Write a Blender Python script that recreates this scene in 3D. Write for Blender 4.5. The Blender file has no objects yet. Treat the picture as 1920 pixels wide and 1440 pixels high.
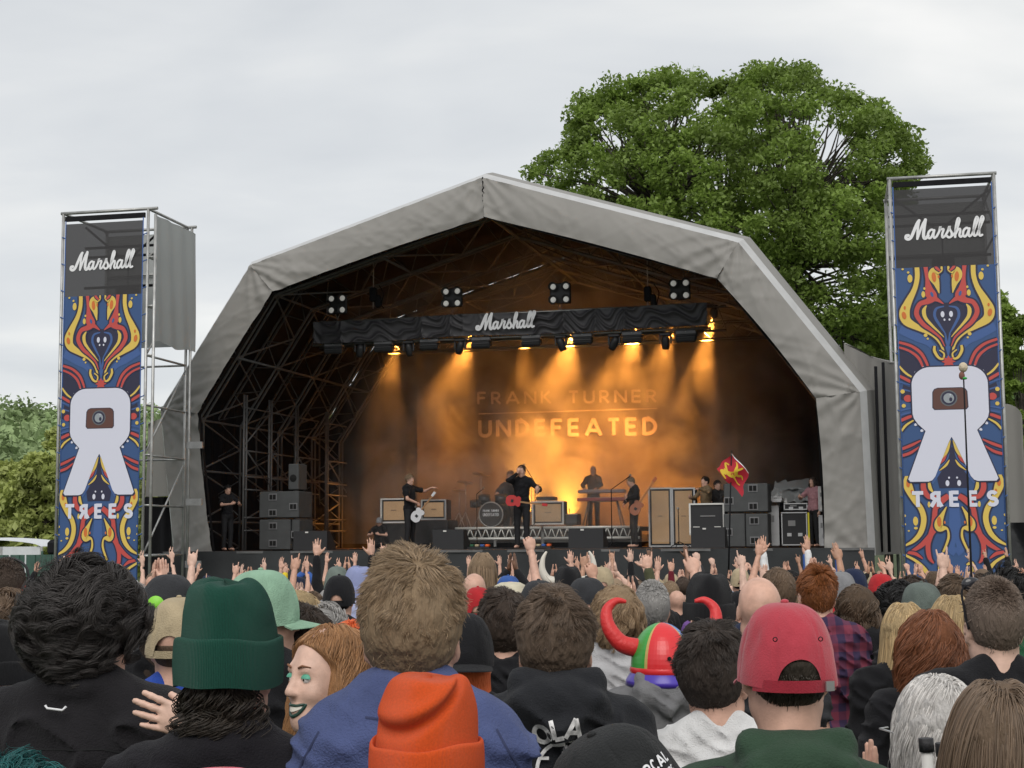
import bpy, bmesh, math, random
import numpy as np
from mathutils import Vector, Matrix
from mathutils.bvhtree import BVHTree

random.seed(7); rng = np.random.default_rng(7)
SC = bpy.context.scene
COL = SC.collection
R = math.radians

# ------------------------------------------------------------------ camera, sky, sun, exposure
FPX = 2770.0
PITCH, ROLL = R(5.94), R(0.45)
CAMZ = 1.85
_f = Vector((0, math.cos(PITCH), math.sin(PITCH)))
_u0 = Vector((0, -math.sin(PITCH), math.cos(PITCH)))
_r0 = Vector((1, 0, 0))
_r = _r0 * math.cos(ROLL) - _u0 * math.sin(ROLL)
_u = _u0 * math.cos(ROLL) + _r0 * math.sin(ROLL)
CAM = Vector((0, 0, CAMZ))
cd = bpy.data.cameras.new('camera'); cam = bpy.data.objects.new('camera', cd); COL.objects.link(cam)
cd.sensor_width = 36; cd.lens = 36 * FPX / 1920; cd.clip_start = 0.1; cd.clip_end = 4000
m = Matrix.Identity(4)
for i in range(3):
    m[i][0] = _r[i]; m[i][1] = _u[i]; m[i][2] = -_f[i]; m[i][3] = CAM[i]
cam.matrix_world = m
SC.camera = cam
cd.dof.use_dof = False

SUN_EL, SUN_AZ = R(46), R(188)      # azimuth clockwise from +Y
w = bpy.data.worlds.new('World'); SC.world = w; w.use_nodes = True
nt = w.node_tree; nt.nodes.clear()
def N(nt, t, **kw):
    n = nt.nodes.new(t)
    for k, v in kw.items():
        if k in n.inputs.keys() if hasattr(n.inputs, 'keys') else False:
            n.inputs[k].default_value = v
        else:
            setattr(n, k, v)
    return n
out = nt.nodes.new('ShaderNodeOutputWorld'); bg = nt.nodes.new('ShaderNodeBackground')
bg.inputs['Strength'].default_value = 0.1
sky = nt.nodes.new('ShaderNodeTexSky'); sky.sky_type = 'NISHITA'; sky.sun_disc = False
sky.sun_elevation = SUN_EL; sky.sun_rotation = SUN_AZ
tc = nt.nodes.new('ShaderNodeTexCoord')
sep = nt.nodes.new('ShaderNodeSeparateXYZ'); nt.links.new(tc.outputs['Generated'], sep.inputs[0])
def wm(op, a, b=None, clamp=False):
    n = nt.nodes.new('ShaderNodeMath'); n.operation = op; n.use_clamp = clamp
    for i, v in enumerate((a, b)):
        if v is None: continue
        if isinstance(v, (int, float)): n.inputs[i].default_value = v
        else: nt.links.new(v, n.inputs[i])
    return n.outputs[0]
zz = wm('MAXIMUM', sep.outputs['Z'], 0.0)
den = wm('ADD', zz, 0.22)
cx = wm('DIVIDE', sep.outputs['X'], den); cy = wm('DIVIDE', sep.outputs['Y'], den)
cmb = nt.nodes.new('ShaderNodeCombineXYZ'); nt.links.new(cx, cmb.inputs[0]); nt.links.new(cy, cmb.inputs[1]); cmb.inputs[2].default_value = 3.7
def wnoise(scale, detail, rough, dist, off):
    mp = nt.nodes.new('ShaderNodeMapping'); mp.inputs['Location'].default_value = off
    mp.inputs['Scale'].default_value = (0.7, 1.15, 1)
    nt.links.new(cmb.outputs[0], mp.inputs[0])
    n = nt.nodes.new('ShaderNodeTexNoise'); n.inputs['Scale'].default_value = scale; n.inputs['Detail'].default_value = detail
    n.inputs['Roughness'].default_value = rough; n.inputs['Distortion'].default_value = dist
    nt.links.new(mp.outputs[0], n.inputs['Vector']); return n.outputs['Fac']
n1 = wnoise(1.1, 5, 0.5, 0.25, (1.3, 0.4, 0)); n2 = wnoise(3.2, 5, 0.5, 0.5, (4.2, 2.4, 0))
mix = wm('ADD', wm('MULTIPLY', n1, 0.72), wm('MULTIPLY', n2, 0.28))
hg = wm('MULTIPLY', wm('POWER', wm('SUBTRACT', 1.0, zz, True), 6.0), 0.15)
mix = wm('ADD', mix, hg)
mix = wm('ADD', mix, wm('MULTIPLY', sep.outputs['X'], 0.11))
cr = nt.nodes.new('ShaderNodeValToRGB'); nt.links.new(mix, cr.inputs[0])
els = cr.color_ramp.elements
els[0].position = 0.42; els[0].color = (5.75, 5.95, 6.15, 1)
els[1].position = 0.72; els[1].color = (8.6, 8.5, 8.25, 1)
e = els.new(0.52); e.color = (6.45, 6.6, 6.7, 1)
e = els.new(0.61); e.color = (7.35, 7.4, 7.3, 1)
# ramps clamp at 1, so the colours are given as tenths and scaled up after it
for e in els: e.color = tuple(c / 10 for c in e.color[:3]) + (1,)
vm = nt.nodes.new('ShaderNodeVectorMath'); vm.operation = 'SCALE'; vm.inputs['Scale'].default_value = 8.9
nt.links.new(cr.outputs[0], vm.inputs[0])
mx = nt.nodes.new('ShaderNodeMix'); mx.data_type = 'RGBA'; mx.inputs['Factor'].default_value = 0.93
nt.links.new(sky.outputs[0], mx.inputs['A']); nt.links.new(vm.outputs[0], mx.inputs['B'])
nt.links.new(mx.outputs['Result'], bg.inputs['Color']); nt.links.new(bg.outputs[0], out.inputs[0])

sd = bpy.data.lights.new('sun', 'SUN'); sd.energy = 1.35; sd.angle = R(40); sd.color = (1, .96, .9)
sun = bpy.data.objects.new('sun', sd); COL.objects.link(sun)
sdir = Vector((math.sin(SUN_AZ) * math.cos(SUN_EL), math.cos(SUN_AZ) * math.cos(SUN_EL), math.sin(SUN_EL)))
sun.rotation_euler = sdir.to_track_quat('Z', 'Y').to_euler()
sun.location = (0, -20, 40)
SC.view_settings.view_transform = 'Standard'; SC.view_settings.look = 'None'
SC.view_settings.exposure = 0.42; SC.view_settings.gamma = 1; SC.view_settings.use_curve_mapping = False
cy_ = SC.cycles
cy_.use_denoising = True
try: cy_.denoiser = 'OPENIMAGEDENOISE'
except Exception: pass
cy_.max_bounces = 5; cy_.diffuse_bounces = 3; cy_.glossy_bounces = 2; cy_.transparent_max_bounces = 10
cy_.transmission_bounces = 3; cy_.volume_bounces = 1; cy_.sample_clamp_indirect = 4
cy_.volume_step_rate = 1.0; cy_.volume_max_steps = 96
SC.cycles_curves.shape = 'RIBBONS'

# ------------------------------------------------------------------ from the photograph's directions to places
def ray(u, v):
    return _f + _r * ((u - 960) / FPX) + _u * ((720 - v) / FPX)
def P(u, v, Y):
    d = ray(u, v); return CAM + d * (Y / d.y)
def ground_z(y):
    return -0.022 * min(max(y, -20), 36)
PHI = R(15)
SO = P(925, 1008, 31.0); SO.z = 0
SX = Vector((math.cos(PHI), -math.sin(PHI), 0)); SY = Vector((math.sin(PHI), math.cos(PHI), 0))
def S(u, v, d=0.0):
    """stage-local (x, z) of the point seen at (u, v) on the plane d metres behind the stage front"""
    r = ray(u, v); o = SO + SY * d
    t = (o - CAM).dot(SY) / r.dot(SY)
    p = CAM + r * t
    return ((p - o).dot(SX), p.z)
def SW(x, d, z):
    return SO + SX * x + SY * d + Vector((0, 0, z))
SMAT = Matrix.Translation(SO) @ Matrix.Rotation(-PHI, 4, 'Z')
DECK = S(960, 1030)[1]

# ------------------------------------------------------------------ materials
MATS = {}
def nodes_of(m):
    m.use_nodes = True; return m.node_tree
def mat(name, color=(.5, .5, .5), rough=.7, metal=0.0, var=0.0, vscale=8.0, bump=0.0, bscale=60.0, sheen=0.0, objcol=False,
        emit=None, estr=0.0, spec=0.5, stretch=(1, 1, 1), hair=False, trans=0.0, folds=0.0):
    if name in MATS: return MATS[name]
    m = bpy.data.materials.new(name); nt = nodes_of(m); b = nt.nodes['Principled BSDF']
    b.inputs['Roughness'].default_value = rough; b.inputs['Metallic'].default_value = metal
    b.inputs['Specular IOR Level'].default_value = spec
    b.inputs['Base Color'].default_value = (*color, 1)
    L = nt.links
    src = None
    if objcol:
        oi = nt.nodes.new('ShaderNodeObjectInfo'); src = oi.outputs['Color']
    co = nt.nodes.new('ShaderNodeTexCoord'); mp = nt.nodes.new('ShaderNodeMapping'); mp.inputs['Scale'].default_value = stretch
    L.new(co.outputs['Object'], mp.inputs[0])
    if var > 0:
        n = nt.nodes.new('ShaderNodeTexNoise'); n.inputs['Scale'].default_value = vscale; n.inputs['Detail'].default_value = 5
        L.new(mp.outputs[0], n.inputs['Vector'])
        mr = nt.nodes.new('ShaderNodeMapRange'); mr.inputs['From Min'].default_value = .3; mr.inputs['From Max'].default_value = .7
        mr.inputs['To Min'].default_value = 1 - var; mr.inputs['To Max'].default_value = 1 + var
        L.new(n.outputs['Fac'], mr.inputs[0])
        v = nt.nodes.new('ShaderNodeVectorMath'); v.operation = 'SCALE'; L.new(mr.outputs[0], v.inputs['Scale'])
        if src is None: v.inputs[0].default_value = color
        else: L.new(src, v.inputs[0])
        src = v.outputs[0]
    if hair:
        hi = nt.nodes.new('ShaderNodeHairInfo')
        mr = nt.nodes.new('ShaderNodeMapRange'); mr.inputs['To Min'].default_value = .62; mr.inputs['To Max'].default_value = 1.45
        L.new(hi.outputs['Random'], mr.inputs[0])
        v = nt.nodes.new('ShaderNodeVectorMath'); v.operation = 'SCALE'; L.new(mr.outputs[0], v.inputs['Scale']); L.new(src, v.inputs[0])
        src = v.outputs[0]
    if src is not None: L.new(src, b.inputs['Base Color'])
    if sheen > 0:
        b.inputs['Sheen Weight'].default_value = sheen; b.inputs['Sheen Roughness'].default_value = .5
    if folds > 0 and bump > 0:
        n2 = nt.nodes.new('ShaderNodeTexNoise'); n2.inputs['Scale'].default_value = 9; n2.inputs['Detail'].default_value = 3; n2.inputs['Distortion'].default_value = 1.2
        L.new(mp.outputs[0], n2.inputs['Vector']); bp2 = nt.nodes.new('ShaderNodeBump'); bp2.inputs['Strength'].default_value = folds; bp2.inputs['Distance'].default_value = .03; L.new(n2.outputs['Fac'], bp2.inputs['Height'])
    if bump > 0:
        n = nt.nodes.new('ShaderNodeTexNoise'); n.inputs['Scale'].default_value = bscale; n.inputs['Detail'].default_value = 4
        L.new(mp.outputs[0], n.inputs['Vector'])
        bp = nt.nodes.new('ShaderNodeBump'); bp.inputs['Strength'].default_value = min(1, bump); bp.inputs['Distance'].default_value = .01 * max(1, bump)
        L.new(n.outputs['Fac'], bp.inputs['Height']); L.new(bp.outputs[0], b.inputs['Normal'])
        if folds > 0: L.new(bp2.outputs[0], bp.inputs['Normal'])
    if emit:
        b.inputs['Emission Color'].default_value = (*emit, 1); b.inputs['Emission Strength'].default_value = estr
    if trans > 0:
        t = nt.nodes.new('ShaderNodeBsdfTranslucent'); ms = nt.nodes.new('ShaderNodeMixShader'); ms.inputs[0].default_value = trans
        if src is not None: L.new(src, t.inputs[0])
        else: t.inputs[0].default_value = (*color, 1)
        L.new(b.outputs[0], ms.inputs[1]); L.new(t.outputs[0], ms.inputs[2]); L.new(ms.outputs[0], nt.nodes['Material Output'].inputs[0])
    MATS[name] = m
    return m

# ------------------------------------------------------------------ object helpers
def tag(o, label=None, cat=None, group=None, kind=None):
    if label: o['label'] = label
    if cat: o['category'] = cat
    if group: o['group'] = group
    if kind: o['kind'] = kind
    return o
def empty(name, loc=(0, 0, 0), rz=0.0, label=None, cat=None, group=None, scale=None):
    o = bpy.data.objects.new(name, None); COL.objects.link(o); o.location = loc; o.rotation_euler = (0, 0, rz)
    o.empty_display_size = .1
    if scale: o.scale = (scale,) * 3 if isinstance(scale, (int, float)) else scale
    return tag(o, label, cat, group)
def link(name, data, mats=None, parent=None, smooth=False, color=None):
    o = bpy.data.objects.new(name, data); COL.objects.link(o)
    if mats is not None and not len(data.materials):
        for mm in (mats if isinstance(mats, (list, tuple)) else [mats]): data.materials.append(mm)
    if parent is not None: o.parent = parent
    if color is not None: o.color = (*color[:3], 1)
    return o
class MB:
    """collects pieces of geometry, then becomes ONE mesh"""
    def __init__(s): s.v = []; s.f = []; s.m = []; s.sm = []; s.n = 0
    def add(s, vs, fs, mi=0, smooth=False):
        s.v.extend([tuple(p) for p in vs]); s.f.extend([tuple(i + s.n for i in f) for f in fs])
        s.m.extend([mi] * len(fs)); s.sm.extend([smooth] * len(fs)); s.n += len(vs); return s
    def box(s, c, d, mi=0, M=None, bev=0.0):
        x, y, z = (k / 2 for k in d); b = min(bev, x * .45, y * .45, z * .45)
        if b <= 0:
            vs = [(i * x, j * y, k * z) for i in (-1, 1) for j in (-1, 1) for k in (-1, 1)]
            fs = [(0, 1, 3, 2), (4, 6, 7, 5), (0, 4, 5, 1), (2, 3, 7, 6), (0, 2, 6, 4), (1, 5, 7, 3)]
        else:
            bm = bmesh.new(); bmesh.ops.create_cube(bm, size=1)
            for v in bm.verts: v.co = Vector((v.co.x * 2 * x, v.co.y * 2 * y, v.co.z * 2 * z))
            bmesh.ops.bevel(bm, geom=list(bm.edges), offset=b, segments=1, affect='EDGES', clamp_overlap=True)
            bm.verts.index_update(); vs = [tuple(v.co) for v in bm.verts]; fs = [tuple(v.index for v in f.verts) for f in bm.faces]; bm.free()
        c = Vector(c)
        vs = [(M @ Vector(v) if M else Vector(v)) + c for v in vs]
        return s.add(vs, fs, mi)
    def tube(s, pts, r, mi=0, n=8, caps=True, smooth=True):
        pts = [Vector(p) for p in pts]; k = len(pts); rs = r if isinstance(r, (list, tuple)) else [r] * k
        vs = []; a = None
        for i, p in enumerate(pts):
            t = (pts[min(i + 1, k - 1)] - pts[max(i - 1, 0)]).normalized()
            if a is None:
                a = t.cross(Vector((0, 0, 1)) if abs(t.z) < .9 else Vector((1, 0, 0))).normalized()
            a = (a - t * a.dot(t)).normalized(); b = t.cross(a)
            for j in range(n):
                q = 2 * math.pi * j / n; vs.append(p + (a * math.cos(q) + b * math.sin(q)) * rs[i])
        fs = [(i * n + j, i * n + (j + 1) % n, (i + 1) * n + (j + 1) % n, (i + 1) * n + j) for i in range(k - 1) for j in range(n)]
        s.add(vs, fs, mi, smooth)
        if caps: s.n -= 0; s.f.append(tuple(s.n - k * n + j for j in reversed(range(n)))); s.f.append(tuple(s.n - n + j for j in range(n))); s.m += [mi, mi]; s.sm += [False, False]
        return s
    def ball(s, c, r, mi=0, nu=12, nv=8, M=None):
        rx, ry, rz = (r, r, r) if isinstance(r, (int, float)) else r; vs = []; c = Vector(c)
        for i in range(nv + 1):
            t = math.pi * i / nv
            for j in range(nu):
                p = 2 * math.pi * j / nu; q = Vector((rx * math.sin(t) * math.cos(p), ry * math.sin(t) * math.sin(p), rz * math.cos(t)))
                vs.append((M @ q if M else q) + c)
        fs = [(i * nu + j, (i + 1) * nu + j, (i + 1) * nu + (j + 1) % nu, i * nu + (j + 1) % nu) for i in range(nv) for j in range(nu)]
        return s.add(vs, fs, mi, True)
    def lathe(s, prof, n=24, mi=0, c=(0, 0, 0), M=None):
        c = Vector(c); vs = []
        for (r, z) in prof:
            for j in range(n):
                p = 2 * math.pi * j / n; q = Vector((r * math.cos(p), r * math.sin(p), z)); vs.append((M @ q if M else q) + c)
        fs = [(i * n + j, i * n + (j + 1) % n, (i + 1) * n + (j + 1) % n, (i + 1) * n + j) for i in range(len(prof) - 1) for j in range(n)]
        return s.add(vs, fs, mi, True)
    def grid(s, fn, nu, nv, mi=0, smooth=True):
        vs = [fn(i / nu, j / nv) for j in range(nv + 1) for i in range(nu + 1)]
        fs = [(j * (nu + 1) + i, j * (nu + 1) + i + 1, (j + 1) * (nu + 1) + i + 1, (j + 1) * (nu + 1) + i) for j in range(nv) for i in range(nu)]
        return s.add(vs, fs, mi, smooth)
    def prism(s, poly, d0, d1, mi=0, ax=None):
        """polygon (x, z) extruded along y from d0 to d1"""
        n = len(poly); vs = [(x, d0, z) for x, z in poly] + [(x, d1, z) for x, z in poly]
        fs = [tuple(range(n))[::-1], tuple(range(n, 2 * n))] + [(i, (i + 1) % n, n + (i + 1) % n, n + i) for i in range(n)]
        return s.add(vs, fs, mi)
    def mesh(s, name):
        me = bpy.data.meshes.new(name); me.from_pydata(s.v, [], s.f)
        me.polygons.foreach_set('material_index', s.m); me.polygons.foreach_set('use_smooth', s.sm); me.update(); return me
    def build(s, name, mats, parent=None, color=None):
        return link(name, s.mesh(name), mats, parent, color=color)
def np_mesh(name, v, f, smooth=True):
    """numpy verts (n,3) and quads/tris (m,k)"""
    me = bpy.data.meshes.new(name); v = np.asarray(v, np.float32); f = np.asarray(f, np.int32); k = f.shape[1]
    me.vertices.add(len(v)); me.vertices.foreach_set('co', v.ravel())
    me.loops.add(f.size); me.loops.foreach_set('vertex_index', f.ravel())
    me.polygons.add(len(f)); me.polygons.foreach_set('loop_start', np.arange(0, f.size, k, dtype=np.int32))
    me.polygons.foreach_set('loop_total', np.full(len(f), k, np.int32))
    me.polygons.foreach_set('use_smooth', np.full(len(f), smooth)); me.update(calc_edges=True); return me
def curves_obj(name, pts, radius, material, parent=None, color=None):
    """pts (n, k, 3); radius (k,) or (n,k)"""
    n, k, _ = pts.shape
    cu = bpy.data.hair_curves.new(name); cu.add_curves([k] * n)
    cu.position_data.foreach_set('vector', np.ascontiguousarray(pts, np.float32).ravel())
    rr = np.broadcast_to(np.asarray(radius, np.float32), (n, k))
    at = cu.attributes.get('radius') or cu.attributes.new('radius', 'FLOAT', 'POINT')
    at.data.foreach_set('value', np.ascontiguousarray(rr).ravel())
    cu.materials.append(material)
    if parent == 'data': return cu
    return link(name, cu, None, parent, color=color)
def noise3(p, seed=0):
    """value noise in [-1,1] on (n,3)"""
    p = np.asarray(p, np.float32); i = np.floor(p).astype(np.int64); f = (p - i); f = f * f * (3 - 2 * f); r = 0
    for dx in (0, 1):
        for dy in (0, 1):
            for dz in (0, 1):
                h = ((i[:, 0] + dx) * 374761393 + (i[:, 1] + dy) * 668265263 + (i[:, 2] + dz) * 2147483647 + seed * 974634777) & 0xffffffff
                h = ((h ^ (h >> 13)) * 1274126177) & 0xffffffff; h = (h ^ (h >> 16)) & 0xffff
                wgt = (f[:, 0] if dx else 1 - f[:, 0]) * (f[:, 1] if dy else 1 - f[:, 1]) * (f[:, 2] if dz else 1 - f[:, 2])
                r = r + wgt * (h / 32767.5 - 1)
    return r.astype(np.float32)
def catmull(pts, n=8, closed=False):
    pts = [np.array(p, float) for p in pts]; k = len(pts); o = []
    rngk = range(k) if closed else range(k - 1)
    for i in rngk:
        g = (lambda j: pts[j % k]) if closed else (lambda j: pts[min(max(j, 0), k - 1)])
        p0, p1, p2, p3 = g(i - 1), g(i), g(i + 1), g(i + 2)
        for t in np.linspace(0, 1, n, endpoint=False):
            o.append(.5 * ((2 * p1) + (-p0 + p2) * t + (2 * p0 - 5 * p1 + 4 * p2 - p3) * t * t + (-p0 + 3 * p1 - 3 * p2 + p3) * t ** 3))
    if not closed: o.append(pts[-1])
    return o

# ------------------------------------------------------------------ flat print: strokes and filled shapes as (x, y, layer) polygons
def ribbon(pts, w, smooth=0, taper=False):
    """pts [(x,y) or (x,y,w)] -> list of quads' verts/faces in 2D"""
    P3 = [(p[0], p[1], p[2] if len(p) > 2 else w) for p in pts]
    if smooth: P3 = [tuple(q) for q in catmull(P3, smooth)]
    n = len(P3); vs = []
    for i in range(n):
        a = P3[max(i - 1, 0)]; b = P3[min(i + 1, n - 1)]; dx, dy = b[0] - a[0], b[1] - a[1]; l = math.hypot(dx, dy) or 1
        nx, ny = -dy / l, dx / l; h = abs(P3[i][2]) / 2
        if 0 < i < n - 1:
            d1 = (P3[i][0] - a[0], P3[i][1] - a[1]); l1 = math.hypot(*d1) or 1
            c = abs((-d1[1] / l1) * nx + (d1[0] / l1) * ny); h = h / max(c, .5)
        vs += [(P3[i][0] + nx * h, P3[i][1] + ny * h), (P3[i][0] - nx * h, P3[i][1] - ny * h)]
    return vs, [(2 * i, 2 * i + 1, 2 * i + 3, 2 * i + 2) for i in range(n - 1)]
def oval(cx_, cy_, rx, ry, n=16, rot=0.0):
    c, s_ = math.cos(rot), math.sin(rot)
    vs = [(cx_ + rx * math.cos(2 * math.pi * i / n) * c - ry * math.sin(2 * math.pi * i / n) * s_, cy_ + rx * math.cos(2 * math.pi * i / n) * s_ + ry * math.sin(2 * math.pi * i / n) * c) for i in range(n)]
    return vs, [tuple(range(n))]
SCRIPT = [
 [(.16,.26),(.04,.24),(.02,.1),(.16,.04),(.32,.16),(.5,.55),(.68,.95),(.80,1.12)], [(.80,1.12),(.72,.7),(.68,.3),(.66,.03)],
 [(.66,.03),(.82,.45),(1.0,.9),(1.16,1.15)], [(1.16,1.15),(1.06,.6),(1.02,.2),(1.08,.04),(1.2,.1),(1.28,.2)],
 [(1.62,.46),(1.48,.54),(1.32,.4),(1.27,.16),(1.36,.03),(1.5,.16),(1.62,.46)], [(1.64,.5),(1.58,.2),(1.63,.04),(1.76,.12)],
 [(1.76,.12),(1.92,.42),(1.98,.66),(2.02,.54),(2.16,.52),(2.08,.24),(2.1,.05),(2.24,.12)],
 [(2.24,.12),(2.4,.4),(2.5,.66),(2.52,.5),(2.62,.28),(2.58,.08),(2.44,.03),(2.34,.12)], [(2.58,.08),(2.76,.22)],
 [(2.76,.22),(2.96,.62),(3.08,1.0),(3.02,1.14),(2.92,.9),(2.84,.45),(2.8,.03)], [(2.82,.18),(2.96,.44),(3.08,.5),(3.1,.36),(3.05,.14),(3.12,.03),(3.26,.14)],
 [(3.6,.46),(3.46,.54),(3.3,.4),(3.25,.16),(3.34,.03),(3.48,.16),(3.6,.46)], [(3.62,.5),(3.56,.2),(3.61,.04),(3.76,.14)],
 [(3.76,.14),(3.96,.6),(4.12,1.0),(4.06,1.16),(3.94,.9),(3.86,.4),(3.88,.06),(4.04,.12)],
 [(4.04,.12),(4.24,.6),(4.42,1.02),(4.36,1.18),(4.24,.9),(4.16,.4),(4.18,.06),(4.32,.08)]]
def _arc(cx_, cy_, rx, ry, a0, a1, n=9):
    return [(cx_ + rx * math.cos(R(a0 + (a1 - a0) * i / n)), cy_ + ry * math.sin(R(a0 + (a1 - a0) * i / n))) for i in range(n + 1)]
GL = {
 'F': (.5, [[(0,0),(0,1)],[(0,.94),(.5,.94)],[(0,.5),(.44,.5)]]), 'E': (.5, [[(0,0),(0,1)],[(0,.94),(.5,.94)],[(0,.5),(.46,.5)],[(0,.06),(.5,.06)]]),
 'R': (.52, [[(0,0),(0,1)],[(0,.94)] + _arc(.22,.7,.24,.24,90,-90) + [(0,.46)],[(.2,.46),(.52,0)]]),
 'A': (.78, [[(0,0),(.39,1)],[(.39,1),(.78,0)],[(.16,.3),(.62,.3)]]), 'N': (.66, [[(0,0),(0,1)],[(0,.98),(.66,.02)],[(.66,0),(.66,1)]]),
 'K': (.56, [[(0,0),(0,1)],[(.02,.45),(.5,1)],[(.14,.58),(.56,0)]]), 'T': (.56, [[(.28,0),(.28,1)],[(0,.94),(.56,.94)]]),
 'U': (.58, [[(0,1),(0,.3)] + _arc(.29,.3,.29,.26,180,360) + [(.58,1)]]), 'D': (.62, [[(0,0),(0,1)],[(0,.94),(.16,.94)] + _arc(.16,.5,.44,.44,90,-90) + [(0,.06)]]),
 'O': (.66, [_arc(.33,.5,.33,.46,0,360,16)]), 'L': (.45, [[(0,1),(0,.06)],[(0,.06),(.45,.06)]]),
 'S': (.5, [_arc(.25,.72,.23,.22,20,250,8) + _arc(.25,.27,.24,.23,100,-160,9)]), 'M': (.8, [[(0,0),(0,1)],[(0,1),(.4,.3)],[(.4,.3),(.8,1)],[(.8,1),(.8,0)]]),
 'Y': (.6, [[(.3,0),(.3,.5)],[(0,1),(.3,.5)],[(.6,1),(.3,.5)]]), 'I': (.06, [[(.03,0),(.03,1)]]), '.': (.12, [[(.06,.45),(.06,.6)]]), ' ': (.35, []),
 '0': (.5, [_arc(.25,.5,.25,.46,0,360,16)]), '1': (.2, [[(.1,0),(.1,1)]]), 'C': (.6, [_arc(.33,.5,.33,.46,45,315,12)]), 'P': (.5, [[(0,0),(0,1)],[(0,.94)] + _arc(.2,.7,.24,.24,90,-90) + [(0,.46)]]),
}
def text_strokes(txt, h, track=.25):
    """list of polylines, total width"""
    x = 0; o = []
    for c in txt:
        wd, st = GL[c]
        for s_ in st: o.append([((x + px) * h, py * h) for px, py in s_])
        x += wd + track
    return o, (x - track) * h
# ================================================================== ground, hills
grass_m = mat('grass_ground', (.045, .065, .02), .95, var=.5, vscale=3, bump=2, bscale=30)
def ground_fn(x, y):
    z = ground_z(y)
    if y > 60: z += min(1, (y - 60) / 60) ** 2 * 0.8
    return z
def hill_h(x, y):
    # a long wooded ridge far off to the left, low ground elsewhere
    if y < 140: return 0
    t = min(1, (y - 140) / 330); t = t * t * (3 - 2 * t)
    side = 1 / (1 + math.exp((x + 20) / 70))
    return t * (17 + 30 * side + 3.0 * math.sin(x * .021 + 1) + 2.2 * math.sin(x * .05 + y * .013))
g = MB()
ys = [-60, -20, -5, 0, 5, 10, 15, 20, 25, 30, 36, 45, 60, 80, 100, 120, 140] + [140 + 30 * i for i in range(1, 14)] + [700, 1000, 1600, 2400]
xs = [-1800, -1000, -600] + list(range(-400, 401, 25)) + [600, 1000, 1800]
vs = [(x, y, ground_fn(x, y) + hill_h(x, min(y, 560))) for y in ys for x in xs]
nx = len(xs)
fs = [(j * nx + i, j * nx + i + 1, (j + 1) * nx + i + 1, (j + 1) * nx + i) for j in range(len(ys) - 1) for i in range(nx - 1)]
g.add(vs, fs, 0, True)
fm = mat('field_grass', (.26, .30, .15), .95, var=.3, vscale=.02)
gm = bpy.data.materials['grass_ground']
o = g.build('ground', [gm, fm]); tag(o, kind='structure')
for p_ in o.data.polygons:
    if p_.center.y > 150: p_.material_index = 1

# ================================================================== leaves and trees
leaf_a = mat('oak_leaf', (.20, .29, .055), .55, var=.4, vscale=.7, trans=.42)
leaf_b = mat('dark_leaf', (.10, .17, .05), .6, var=.35, vscale=.5, trans=.25)
leaf_c = mat('willow_leaf', (.38, .43, .13), .6, var=.3, vscale=.25, trans=.3)
bark = mat('bark', (.06, .05, .04), .9, var=.3, bump=3, bscale=12)
def leaf_cloud(name, centers, radii, per, size, material, parent, seed=1, flat=.75, kind=None, elong=1.5):
    r_ = np.random.default_rng(seed); C = []; 
    for c, rd, n in zip(centers, radii, per):
        d = r_.normal(size=(n, 3)); d /= np.linalg.norm(d, axis=1)[:, None]
        rad = r_.random(n) ** .45
        lump = 1 + .35 * noise3(d * 2.2 + np.array(c)[None] * .7, seed)
        C.append(np.array(c) + d * (rad * lump)[:, None] * rd * np.array([1, 1, flat]))
    C = np.concatenate(C); n = len(C)
    nrm = r_.normal(size=(n, 3)) + np.array([0, 0, .9]); nrm /= np.linalg.norm(nrm, axis=1)[:, None]
    a = np.cross(nrm, r_.normal(size=(n, 3))); a /= np.linalg.norm(a, axis=1)[:, None]; b = np.cross(nrm, a)
    s_ = size * (.6 + .8 * r_.random(n))[:, None]
    V = np.stack([C - a * s_ * elong * .5, C + b * s_ * .42 + nrm * s_ * .08, C + a * s_ * elong * .5, C - b * s_ * .42 + nrm * s_ * .08], 1).reshape(-1, 3)
    F = np.arange(n * 4).reshape(-1, 4)
    o = link(name, np_mesh(name, V, F, False), material, parent)
    return o

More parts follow.
